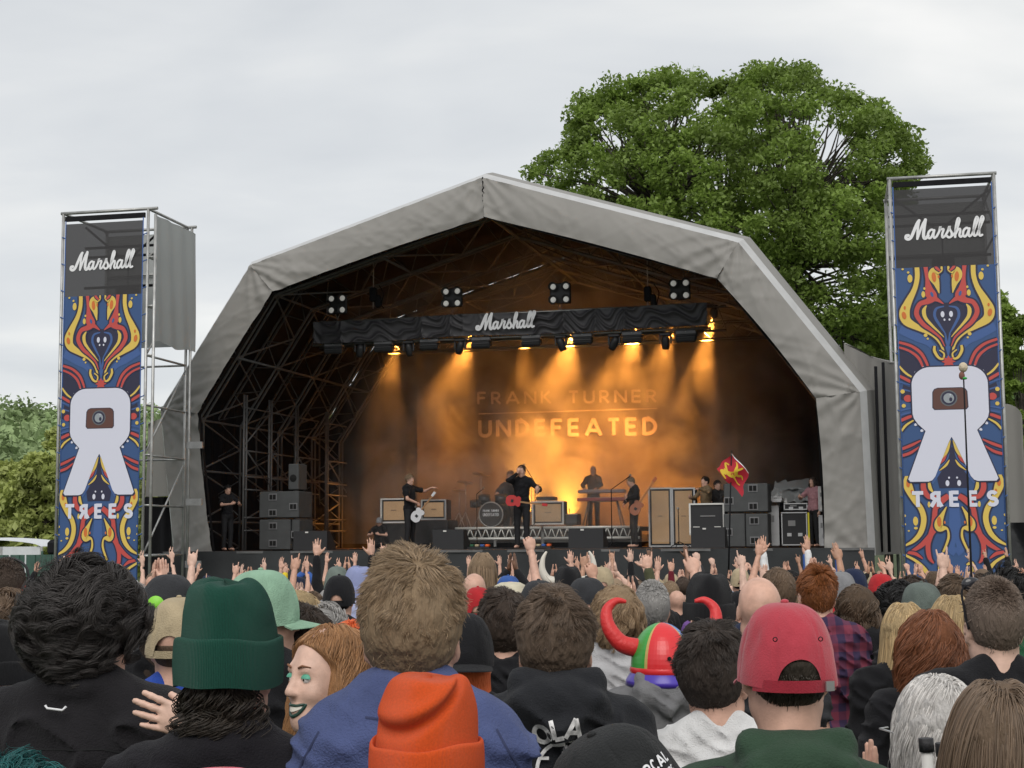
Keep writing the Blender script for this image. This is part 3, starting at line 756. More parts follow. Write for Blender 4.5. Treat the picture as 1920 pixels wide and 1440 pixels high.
# ================================================================== backdrop with the tour title
bx0, bx1 = L3((782, 800), 9.2).x, L3((1382, 800), 9.2).x; bz1 = L3((1000, 660), 9.2).z + 1.6
back = empty('backdrop', SW((bx0 + bx1) / 2, 9.2, bz1), -PHI, 'big dark cloth backdrop with a pale capital title hung behind the band', 'backdrop')
q = MB(); q.grid(lambda s_, t: (bx0 + (bx1 - bx0) * s_, 9.2 + .03 * math.sin(s_ * 70) + .02 * math.sin(s_ * 31 + t * 3), DECK + .3 + (bz1 - DECK - .3) * t), 160, 3)
sbuild(q, 'cloth', mat('backdrop_cloth', (.034, .024, .02), .85, var=.12, vscale=.8, bump=.4, bscale=30), back)
letm = mat('backdrop_letters', (.30, .24, .22), .8)
def title(txt, uv0, uv1, h_px, stroke):
    a, b = L3(uv0, 9.14), L3(uv1, 9.14); hgt = h_px / FPX * 40.2
    st, w_ = text_strokes(txt, 1.0, .42); W = b.x - a.x; sx = W / w_
    q = MB()
    for k, s_ in enumerate(st):
        pts = [(x * sx, z * hgt) for x, z in s_]; v, f = ribbon(pts, stroke)
        q.add([(a.x + x, 9.13 - .0015 * (k % 5), (a.z * (1 - x / W) + b.z * (x / W)) + z) for x, z in v], f)
    sbuild(q, 'lettering', letm, back)
title('FRANK TURNER', (897, 758), (1230, 754), 23, .065)
title('UNDEFEATED', (900, 819), (1230, 815), 31, .095)
a, b = L3((897, 773), 9.14), L3((1232, 769), 9.14); q = MB(); q.box(((a.x + b.x) / 2, 9.14, (a.z + b.z) / 2), (b.x - a.x, .004, .03)); sbuild(q, 'rule_line', letm, back)

# ================================================================== smoke and the amber lamps
smoke = bpy.data.materials.new('stage_smoke'); nt = nodes_of(smoke); nt.nodes.clear()
so = nt.nodes.new('ShaderNodeOutputMaterial'); pv = nt.nodes.new('ShaderNodeVolumePrincipled')
pv.inputs['Color'].default_value = (.95, .93, .9, 1); pv.inputs['Anisotropy'].default_value = .1
tcn = nt.nodes.new('ShaderNodeTexCoord'); no = nt.nodes.new('ShaderNodeTexNoise'); no.inputs['Scale'].default_value = .75; no.inputs['Detail'].default_value = 4; no.inputs['Distortion'].default_value = .8; no.inputs['Roughness'].default_value = .6
nt.links.new(tcn.outputs['Object'], no.inputs['Vector'])
mr = nt.nodes.new('ShaderNodeMapRange'); mr.inputs['From Min'].default_value = .40; mr.inputs['From Max'].default_value = .66; mr.inputs['To Min'].default_value = .004; mr.inputs['To Max'].default_value = .19
nt.links.new(no.outputs['Fac'], mr.inputs[0])
sx_ = nt.nodes.new('ShaderNodeSeparateXYZ'); nt.links.new(tcn.outputs['Object'], sx_.inputs[0])
fx = nt.nodes.new('ShaderNodeMapRange'); fx.inputs['From Min'].default_value = -5.2; fx.inputs['From Max'].default_value = -3.6; fx.inputs['To Min'].default_value = .15
nt.links.new(sx_.outputs['X'], fx.inputs[0])
fx2 = nt.nodes.new('ShaderNodeMapRange'); fx2.inputs['From Min'].default_value = 6.2; fx2.inputs['From Max'].default_value = 4.2; fx2.inputs['To Min'].default_value = .15
nt.links.new(sx_.outputs['X'], fx2.inputs[0])
mm = nt.nodes.new('ShaderNodeMath'); mm.operation = 'MULTIPLY'; nt.links.new(fx.outputs[0], mm.inputs[0]); nt.links.new(fx2.outputs[0], mm.inputs[1])
m2 = nt.nodes.new('ShaderNodeMath'); m2.operation = 'MULTIPLY'; nt.links.new(mm.outputs[0], m2.inputs[0]); nt.links.new(mr.outputs[0], m2.inputs[1])
# thick plume rising behind the singer: two soft columns
def plume(cx_, cz, rx, rz, cd_=7.3, rd=1.3):
    vsb = nt.nodes.new('ShaderNodeVectorMath'); vsb.operation = 'SUBTRACT'; vsb.inputs[1].default_value = (cx_, cd_, cz); nt.links.new(tcn.outputs['Object'], vsb.inputs[0])
    vd = nt.nodes.new('ShaderNodeVectorMath'); vd.operation = 'DIVIDE'; vd.inputs[1].default_value = (rx, rd, rz); nt.links.new(vsb.outputs[0], vd.inputs[0])
    ln = nt.nodes.new('ShaderNodeVectorMath'); ln.operation = 'LENGTH'; nt.links.new(vd.outputs[0], ln.inputs[0])
    ad = nt.nodes.new('ShaderNodeMath'); ad.operation = 'MULTIPLY_ADD'; nt.links.new(no.outputs['Fac'], ad.inputs[0]); ad.inputs[1].default_value = -1.6; nt.links.new(ln.outputs['Value'], ad.inputs[2])
    mr_ = nt.nodes.new('ShaderNodeMapRange'); mr_.inputs['From Min'].default_value = .18; mr_.inputs['From Max'].default_value = -.35; mr_.inputs['To Min'].default_value = 0; mr_.inputs['To Max'].default_value = 1.1
    nt.links.new(ad.outputs[0], mr_.inputs[0]); return mr_.outputs[0]
pa = L3((1000, 880), 7.3); pb = L3((1060, 920), 7.3)
p1 = plume(pa.x, pa.z, .8, 1.6); p2 = plume(pb.x, pb.z, .95, 1.1)
m3 = nt.nodes.new('ShaderNodeMath'); m3.operation = 'MAXIMUM'; nt.links.new(p1, m3.inputs[0]); nt.links.new(p2, m3.inputs[1])
m4 = nt.nodes.new('ShaderNodeMath'); m4.operation = 'ADD'; nt.links.new(m2.outputs[0], m4.inputs[0]); nt.links.new(m3.outputs[0], m4.inputs[1])
nt.links.new(m4.outputs[0], pv.inputs['Density']); nt.links.new(pv.outputs[0], so.inputs['Volume'])
sbx = MB(); ip = prof_off(-.35, 5)
sbx.prism([(max(-5.6, ip[1].x), DECK + .12), (max(-5.6, ip[1].x), ip[1].z)] + [(max(-5.6, p.x), p.z) for p in ip[2:5]] + [(ip[5].x, ip[5].z), (ip[5].x, DECK + .12)], 3.0, 9.1)
o = sbx.build('smoke', smoke); o.matrix_world = SMAT; tag(o, 'amber lit stage smoke hanging in front of the backdrop', 'smoke', kind='stuff')
bulb = mat('amber_bulb', (1, .6, .1), .4, emit=(1, .62, .08), estr=9)
def beam(u, v, ut, vt, power, ang, d=5.1, dt=6.6, lb='', show=True, col=(1, .36, .055)):
    a = L3((u, v), d); b = L3((ut, vt), dt)
    r0 = empty('beam_lamp', SW(a.x, a.y, a.z), -PHI, lb, 'stage lamp', 'amber beam lamps on the rear truss')
    dirv = (b - a).normalized(); rot = dirv.to_track_quat('-Z', 'Y')
    M_ = rot.to_matrix()
    q = MB(); q.lathe([(0, .22), (.07, .2), (.1, .1), (.11, 0), (.1, 0), (.08, .04)], 14, 0, (0, 0, 0), M_); q.build('lamp_can', housing, r0)
    q = MB(); q.lathe([(0, .045), (.085, .045)], 14, 0, (0, 0, 0), M_); q.build('lens', bulb, r0)
    q = MB(); q.tube([(0, 0, .1), (0, 0, .32)], .015, n=5); q.build('clamp', alu, r0)
    ld = bpy.data.lights.new('beam_light', 'SPOT'); ld.energy = power * 11; ld.spot_size = R(ang * (1.55 if d < 6 else 1)); ld.spot_blend = 1.0; ld.color = col; ld.shadow_soft_size = .05 if d < 6 else .25
    lo = bpy.data.objects.new('beam_light', ld); COL.objects.link(lo); lo.parent = r0; lo.rotation_mode = 'QUATERNION'; lo.rotation_quaternion = rot
    lo.location = dirv * .06
for i, (u, v, ut, vt, pw, an) in enumerate(((745, 628, 715, 800, 480, 22), (885, 622, 850, 730, 420, 24), (985, 622, 980, 760, 160, 22), (1075, 618, 1050, 730, 620, 28),
                                  (1195, 612, 1165, 720, 800, 30), (1262, 608, 1225, 720, 420, 24), (1337, 592, 1300, 760, 900, 20))):
    beam(u, v, ut, vt, pw, an, lb=f'amber beam lamp on the rear truss shining through smoke, {wl[i]} from the left')
# low lamps behind the riser that light the plume from below
for i, (u, v, ut, vt, pw) in enumerate(((985, 978, 985, 850, 120), (1068, 978, 1060, 860, 120))):
    beam(u, v, ut, vt, pw, 62, d=6.3, dt=7.4, lb=('floor lamp behind the singer aiming up into the orange plume', 'floor lamp beside the keyboards aiming up into the orange plume')[i], col=(1, .38, .045))
# ================================================================== signed-distance modelling of people and clothes
def V3(*a): return np.array(a, np.float32)
class Sdf:
    def __init__(s): s.p = []
    def seg(s, a, b, r1, r2=None, k=.02): s.p.append(('s', V3(*a), V3(*b), r1, r1 if r2 is None else r2, k, 0)); return s
    def ell(s, c, r, k=.02, M=None, sub=False): s.p.append(('e', V3(*c), V3(*r), M, None, k, sub)); return s
    def grow(s, t):
        n = Sdf()
        for q in s.p:
            if q[0] == 's': n.p.append((q[0], q[1], q[2], q[3] + t, q[4] + t, q[5], q[6]))
            else: n.p.append((q[0], q[1], q[2] + t, q[3], q[4], q[5], q[6]))
        return n
    def __call__(s, P_):
        D = np.full(len(P_), 9.0, np.float32)
        for q in s.p:
            if q[0] == 's':
                a, b = q[1], q[2]; ba = b - a; h = np.clip(((P_ - a) @ ba) / max(float(ba @ ba), 1e-9), 0, 1)
                d = np.linalg.norm(P_ - a - h[:, None] * ba, axis=1) - (q[3] + (q[4] - q[3]) * h)
            else:
                X = P_ - q[1]
                if q[3] is not None: X = X @ q[3]
                k0 = np.linalg.norm(X / q[2], axis=1); k1 = np.linalg.norm(X / (q[2] * q[2]), axis=1); d = k0 * (k0 - 1) / np.maximum(k1, 1e-6)
            k = q[5]
            if q[6]: h = np.maximum(k - np.abs(D + d), 0) / k; D = np.maximum(D, -d) + h * h * k * .25
            else: h = np.maximum(k - np.abs(D - d), 0) / k; D = np.minimum(D, d) - h * h * k * .25
        return D
def snet(fn, lo, hi, h, extra=None, margin=0.0):
    """surface nets on a sparse block grid -> verts, quads"""
    B = 4; lo = np.array(lo, np.float32); hi = np.array(hi, np.float32)
    nb = np.maximum(1, np.ceil((hi - lo) / (h * B)).astype(int)); n = nb * B
    ax = [lo[i] + (np.arange(nb[i]) + .5) * B * h for i in range(3)]
    G = np.stack(np.meshgrid(*ax, indexing='ij'), -1).reshape(-1, 3).astype(np.float32)
    c = fn(G).reshape(nb); act = np.abs(c) < B * h * 1.05 + .012 + margin
    V = np.repeat(np.repeat(np.repeat(c, B, 0), B, 1), B, 2).astype(np.float32)
    M = np.repeat(np.repeat(np.repeat(act, B, 0), B, 1), B, 2)
    idx = np.argwhere(M); pts = (lo + (idx + .5) * h).astype(np.float32)
    d = fn(pts)
    if extra is not None:
        near = np.abs(d) < .04; dd = d[near]; dd = dd + extra(pts[near]); d[near] = dd
    V[idx[:, 0], idx[:, 1], idx[:, 2]] = d
    s = V < 0
    cs = [s[i:n[0] - 1 + i, j:n[1] - 1 + j, k:n[2] - 1 + k] for i in (0, 1) for j in (0, 1) for k in (0, 1)]
    tot = sum(x.astype(np.int8) for x in cs); cell = (tot > 0) & (tot < 8)
    ci = np.argwhere(cell); cid = -np.ones(cell.shape, np.int64); cid[cell] = np.arange(len(ci))
    acc = np.zeros((len(ci), 3), np.float32); cnt = np.zeros(len(ci), np.float32)
    corner = [(i, j, k) for i in (0, 1) for j in (0, 1) for k in (0, 1)]
    for a in corner:
        for ax_ in range(3):
            if a[ax_]: continue
            b = list(a); b[ax_] = 1
            va = V[ci[:, 0] + a[0], ci[:, 1] + a[1], ci[:, 2] + a[2]]; vb = V[ci[:, 0] + b[0], ci[:, 1] + b[1], ci[:, 2] + b[2]]
            x = (va < 0) != (vb < 0); t = np.where(x, va / np.where(x, va - vb, 1), 0)
            p = np.tile(np.array(a, np.float32), (len(ci), 1)); p[:, ax_] += t
            acc += p * x[:, None]; cnt += x
    verts = lo + (ci + acc / np.maximum(cnt, 1)[:, None] + .5) * h
    quads = []
    for ax_ in range(3):
        o1, o2 = [(1, 2), (2, 0), (0, 1)][ax_]
        sh = [slice(1, n[i] - 1) for i in range(3)]; sh[ax_] = slice(0, n[ax_] - 1)
        A = s[tuple(sh)]; sh2 = list(sh); sh2[ax_] = slice(1, n[ax_]); Bv = s[tuple(sh2)]
        x = np.argwhere(A != Bv); 
        if not len(x): continue
        flip = A[x[:, 0], x[:, 1], x[:, 2]]
        base = x + np.array([0 if i == ax_ else 1 for i in range(3)])
        def at(d1, d2):
            q = base.copy(); q[:, o1] -= d1; q[:, o2] -= d2; return cid[q[:, 0], q[:, 1], q[:, 2]]
        Q = np.stack([at(1, 1), at(0, 1), at(0, 0), at(1, 0)], 1); Q[~flip] = Q[~flip][:, ::-1]; quads.append(Q)
    Q = np.concatenate(quads); Q = Q[(Q >= 0).all(1)]
    return verts, Q

HC = 1.588   # ear height of the standard 1.76 m figure
def head_sdf(s, T, face=True, hi=False, sk=0.0):
    """T maps head coordinates to body coordinates (4x4)"""
    Rm = np.array(T.to_3x3(), np.float32)
    def p(x, y, z): return tuple(T @ Vector((x, y, z)))
    def e(c, r, k=.02, sub=False): s.ell(p(*c), r, k, Rm, sub)
    e((0, -.012, .055 - sk * .5), (.075 - sk, .095 - sk, .088 - sk)); e((0, -.04 + sk * .5, .03), (.07 - sk, .068 - sk, .078 - sk), .03); e((0, .03, -.005), (.058, .062, .082), .03)
    s.seg(p(-.035, .0, -.055), p(0, .055, -.08), .034, .026, .03); s.seg(p(.035, .0, -.055), p(0, .055, -.08), .034, .026, .03)
    if face:
        s.seg(p(0, .086, .03), p(0, .103, -.012), .008, .012, .012); e((-.011, .096, -.015), (.007, .009, .007), .006); e((.011, .096, -.015), (.007, .009, .007), .006)
        s.seg(p(-.032, .074, .042), p(.032, .074, .042), .013, .013, .015)
        e((-.03, .088, .022), (.015, .010, .010), .012, True); e((.03, .088, .022), (.015, .010, .010), .012, True)
        e((-.036, .06, -.012), (.02, .02, .018), .02); e((.036, .06, -.012), (.02, .02, .018), .02)
        e((0, .083, -.046), (.02, .012, .006), .006); e((0, .081, -.055), (.018, .011, .006), .006)
        e((0, .083, -.0505), (.021, .008, .0014), .003, True)
    for sx in (-1, 1):
        e((sx * .079, -.008, .003), (.009, .019, .033), .008)
        if hi:
            e((sx * .086, -.006, .006), (.006, .010, .019), .004, True); e((sx * .076, -.004, -.026), (.008, .010, .012), .006)
def smooth_arm(S0, H, hint, l1=.29, l2=.255):
    S0, H = Vector(S0), Vector(H); d = H - S0; L = min(d.length, (l1 + l2) * .985); u = d.normalized(); H = S0 + u * L
    a = (l1 * l1 - l2 * l2 + L * L) / (2 * L); hgt = math.sqrt(max(0, l1 * l1 - a * a)); hv = Vector(hint); hv = (hv - u * hv.dot(u)).normalized()
    return S0 + u * a + hv * hgt, H
HPOSE = {'open': (.12, .1, .1, .14, .8), 'flat': (.04, .04, .04, .05, .25), 'fist': (1.5, 1.55, 1.6, 1.6, .3), 'horns': (.1, 1.55, 1.55, .12, .2), 'shaka': (1.5, 1.55, 1.55, .1, 1.2),
         'point': (.05, 1.5, 1.55, 1.5, .3), 'curl': (.7, .75, .8, .85, .5), 'relax': (.45, .5, .55, .6, .3)}
def hand_sdf(wrist, d, nrm, side, pose, sc=1.0):
    """d: finger direction, nrm: the way the palm faces, side: +1 thumb on d x nrm side"""
    s = Sdf(); d = Vector(d).normalized(); nrm = Vector(nrm); nrm = (nrm - d * nrm.dot(d)).normalized(); t = d.cross(nrm) * side; w_ = Vector(wrist)
    M = np.array([list(d), list(t), list(nrm)], np.float32).T
    def p(a, b, c): return tuple(w_ + (d * a + t * b + nrm * c) * sc)
    s.seg(p(-.03, 0, 0), p(.02, 0, 0), .024 * sc, .022 * sc)
    s.ell(p(.05, .002, 0), (.052 * sc, .041 * sc, .016 * sc), .012, M); s.ell(p(.035, .022, .008), (.03 * sc, .016 * sc, .014 * sc), .012, M)
    cu = HPOSE[pose]
    for i, (b, L, r) in enumerate(((.029, .074, .0088), (.0095, .083, .009), (-.0105, .077, .0086), (-.029, .06, .0076))):
        c = cu[i]; sp = (1.5 - i) * .07 * (1 if c < .6 else .15)
        a0 = (.088 - abs(i - 1.3) * .006, b); pts = [p(a0[0] - .012, a0[1], 0)]; ang = 0; q = [a0[0] - .004, a0[1], 0.0]
        pts = [p(*q)]
        for seg_, fr in ((.45, .55), (.3, .9), (.25, .6)):
            ang += c * fr; q = [q[0] + L * seg_ * math.cos(ang) * math.cos(sp), q[1] + L * seg_ * math.sin(sp), q[2] + L * seg_ * math.sin(ang)]; pts.append(p(*q))
        for k in range(3): s.seg(pts[k], pts[k + 1], (r - .0006 * k) * sc, (r - .0006 * (k + 1)) * sc, .004)
    th = cu[4]; b0 = p(.018, .028, .006); b1 = p(.018 + .042 * math.cos(th), .032 + .042 * math.sin(th) * .9, .012); b2 = p(.018 + .074 * math.cos(th * .9), .032 + .07 * math.sin(th) * .95, .016 if th > .5 else .02)
    s.seg(b0, b1, .013 * sc, .0105 * sc, .008); s.seg(b1, b2, .0105 * sc, .0085 * sc, .004)
    return s
ARMP = {  # hand target, elbow hint, finger dir, palm normal, hand pose   (for the right side, x > 0)
 'down': ((.25, .06, .84), (.3, -1, 0), (0, .1, -1), (-1, 0, 0), 'relax'),
 'clap_high': ((.035, .30, 1.80), (1, .1, -.6), (-.1, .1, 1), (-1, 0, 0), 'flat'),
 'clap_chest': ((.03, .34, 1.32), (1, -.2, -1), (-.2, .5, .8), (-1, 0, 0), 'flat'),
 'up': ((.26, .12, 2.0), (1, .3, 0), (0, .05, 1), (-.2, .9, 0), 'open'),
 'up_in': ((.10, .22, 1.98), (1, .2, 0), (-.1, .05, 1), (0, 1, 0), 'open'),
 'horns': ((.22, .18, 1.96), (1, .2, 0), (0, .1, 1), (0, 1, 0), 'horns'),
 'shaka': ((.17, .16, 1.99), (1, .2, 0), (0, .1, 1), (0, 1, 0), 'shaka'),
 'point': ((.24, .22, 1.93), (1, .2, 0), (-.05, .25, 1), (0, 1, 0), 'point'),
 'fist': ((.22, .20, 1.92), (1, .2, 0), (0, .1, 1), (0, 1, 0), 'fist'),
 'phone': ((.06, .33, 1.83), (1, .2, -.4), (-.2, .1, 1), (-.5, 1, 0), 'curl'),
 'drink': ((.14, .36, 1.22), (1, -.5, -.6), (-.5, .8, .3), (-1, 0, 0), 'curl'),
 'sing': ((.045, .17, 1.56), (1, -.1, -1), (-.3, .3, .9), (-.6, -1, 0), 'curl'),
 'strum': ((.06, .25, 1.06), (1, -.6, .2), (-.6, .3, -.5), (0, -1, 0), 'curl'),
 'neck': ((.40, .30, 1.16), (1, -.6, -.6), (.1, .3, .9), (-.3, -1, .2), 'curl'),
 'reach': ((.34, .40, 1.42), (1, -.2, -.5), (.5, .8, .1), (0, 0, -1), 'relax'),
 'keys': ((.16, .40, 1.12), (1, -.5, -.2), (0, .9, -.3), (0, -.2, -1), 'curl'),
 'cross': ((-.08, .22, 1.2), (1, -.2, -1), (-1, .1, 0), (0, -1, 0), 'relax'),
}
def person_meshes(pose_l='down', pose_r='down', garment='tee', h=.02, hh=.007, yaw=0, pitch=0, roll=0, wide=1.0, hi=False, wrinkle=0.0, seed=0, legs=True, custom=None, lift=0.0, sk=0.0):
    """returns {'body':(v,f), 'top':(v,f), 'trousers':(v,f), 'shoes'...} in local space, facing +Y"""
    wd = wide; T = Matrix.Translation((0, .0, 1.47)) @ Matrix.Rotation(yaw, 4, 'Z') @ Matrix.Rotation(pitch, 4, 'X') @ Matrix.Rotation(roll, 4, 'Y') @ Matrix.Translation((0, .01, HC - 1.47 + lift))
    arms = {}
    for sx, nm in ((-1, pose_l), (1, pose_r)):
        spec = (custom or {}).get(sx) or ARMP[nm]
        tg, hint, fd, pn, hp = spec
        if (custom or {}).get(sx) is None:
            tg = (sx * tg[0], tg[1], tg[2]); hint = (sx * hint[0], hint[1], hint[2]); fd = (sx * fd[0], fd[1], fd[2]); pn = (sx * pn[0], pn[1], pn[2])
        up = tg[2] > 1.6
        S0 = Vector((sx * (.165 * wd if not up else .155), -.005, 1.405 if not up else 1.43)); E, H_ = smooth_arm(S0, tg, hint)
        arms[sx] = (S0, E, H_, fd, pn, hp)
    def torso(s, t=0.0):
        s.ell((0, 0, 1.27), (.165 * wd + t, .112 + t, .20 + t), .05); s.seg((-.135 * wd, -.012, 1.40), (.135 * wd, -.012, 1.40), .062 + t, None, .06)
        s.ell((0, -.045, 1.32), (.15 * wd + t, .075 + t, .15 + t), .05)
        for sx in (-1, 1): s.seg((sx * .12 * wd, -.02, 1.425), (sx * .04, -.03, 1.495), .045 + t, .034 + t, .05)
        s.ell((0, 0, 1.08), (.150 * wd + t, .108 + t, .2), .06); s.ell((0, 0, .95), (.165 * wd + t, .118 + t, .12), .05)
    b = Sdf(); torso(b, -.03 if hi else -.014); b.seg((0, -.03, 1.42), tuple(T @ Vector((0, -.018, -.03))), .060, .056, .03)
    head_sdf(b, T, True, hi, sk)
    for sx in (-1, 1):
        S0, E, H_, fd, pn, hp = arms[sx]
        b.seg(S0, E, .05, .039, .05); b.seg(E, H_, .039, .026, .02)
        b.seg((sx * .085, 0, .9), (sx * .1, .02, .5), .08, .052, .04); b.seg((sx * .1, .02, .5), (sx * .105, -.02, .09), .05, .034, .02)
        b.seg((sx * .105, -.03, .05), (sx * .12, .12, .035), .038, .03, .02)
    R_ = {}
    zlo = 0 if legs else .8
    xs_ = [p[0] for a in arms.values() for p in (a[0], a[1], a[2])]; ys_ = [p[1] for a in arms.values() for p in (a[0], a[1], a[2])]; zs_ = [p[2] for a in arms.values() for p in (a[0], a[1], a[2])]
    lo = (min(xs_ + [-.25]) - .09, min(ys_ + [-.16]) - .08, zlo - .03); hi_ = (max(xs_ + [.25]) + .09, max(ys_ + [.16]) + .08, max(zs_ + [1.78]) + .06)
    v, f = snet(b, lo, hi_, h); parts = [(v, f)]
    for sx in (-1, 1):
        S0, E, H_, fd, pn, hp = arms[sx]
        if hp is None: continue
        hs = hand_sdf(H_, fd, pn, sx, hp, .96)
        parts.append(snet(hs, tuple(Vector(H_) - Vector((.19,) * 3)), tuple(Vector(H_) + Vector((.19,) * 3)), hh))
    off = 0; VV = []; FF = []
    for v, f in parts: VV.append(v); FF.append(f + off); off += len(v)
    R_['body'] = (np.concatenate(VV), np.concatenate(FF)); R_['T'] = T; R_['arms'] = arms
    # top
    s = Sdf(); th = {'tee': .004, 'shirt': .008, 'hoodie': .02, 'jacket': .024, 'vest': .003}[garment]
    torso(s, th)
    long_ = garment in ('hoodie', 'jacket', 'shirt')
    for sx in (-1, 1):
        S0, E, H_ = arms[sx][:3]
        if long_: s.seg(S0, E, .056 + th, .043 + th * .8, .04); s.seg(E, E.lerp(H_, .9), .042 + th * .8, .032 + th * .7, .02)
        elif garment == 'tee': s.seg(S0, S0.lerp(E, .62), .062 + th, .06 + th, .04)
    if garment in ('hoodie',):
        s.ell((0, -.105, 1.475), (.125, .058, .075), .03); s.seg((-.08, -.075, 1.535), (.08, -.075, 1.535), .030, None, .02)
        s.seg((-.08, -.075, 1.53), (-.05, .075, 1.465), .030, .024, .02); s.seg((.08, -.075, 1.53), (.05, .075, 1.465), .030, .024, .02)
        s.seg((-.085, -.13, 1.50), (0, -.16, 1.435), .022, .026, .012); s.seg((.085, -.13, 1.50), (0, -.16, 1.435), .022, .026, .012)
    if garment in ('jacket', 'shirt'):
        zc = 1.525 if garment == 'jacket' else 1.50
        for k in range(10):
            a0, a1 = 2 * math.pi * k / 10, 2 * math.pi * (k + 1) / 10
            s.seg((.064 * math.cos(a0), -.02 + .066 * math.sin(a0), zc), (.064 * math.cos(a1), -.02 + .066 * math.sin(a1), zc), .014, None, .01)
            s.seg((.07 * math.cos(a0), -.022 + .07 * math.sin(a0), zc - .03), (.07 * math.cos(a1), -.022 + .07 * math.sin(a1), zc - .03), .02, None, .02)
    zh = .86 if legs else .8
    def top_fn(P_):
        d = s(P_); return np.maximum(d, (zh - P_[:, 2]) )
    ext = None
    if wrinkle > 0:
        def ext(P_):
            q = P_ * np.array([5.5, 5.5, 13.0]) + seed; wv = noise3(q + .9 * noise3(P_ * 4 + seed, 3)[:, None], seed)
            q2 = (P_ @ np.array([[.8, 0, .6], [0, 1, 0], [-.6, 0, .8]])) * np.array([11, 9, 30.0]); w2 = noise3(q2, seed + 4)
            low = np.clip((1.52 - P_[:, 2]) / .08, .25, 1)
            return -wrinkle * low * (np.maximum(0, wv) * 1.6 + 1.0 * (1 - np.abs(w2)) ** 3 - .5)
    R_['top'] = snet(top_fn, (lo[0] - .03, lo[1] - .05, zh - .03), (hi_[0] + .03, hi_[1] + .03, max(1.62, hi_[2])), h if h > .012 else h * .9, ext)
    if legs:
        s2 = Sdf(); s2.ell((0, 0, .92), (.17 * wd, .125, .12), .04)
        for sx in (-1, 1):
            s2.seg((sx * .088, 0, .88), (sx * .1, .02, .5), .092, .068, .03); s2.seg((sx * .1, .02, .5), (sx * .105, -.01, .09), .066, .058, .02)
        R_['trousers'] = snet(lambda P_: np.maximum(np.maximum(s2(P_), .06 - P_[:, 2]), P_[:, 2] - 1.0), (-.3, -.2, 0), (.3, .2, 1.05), max(h, .018))
    return R_
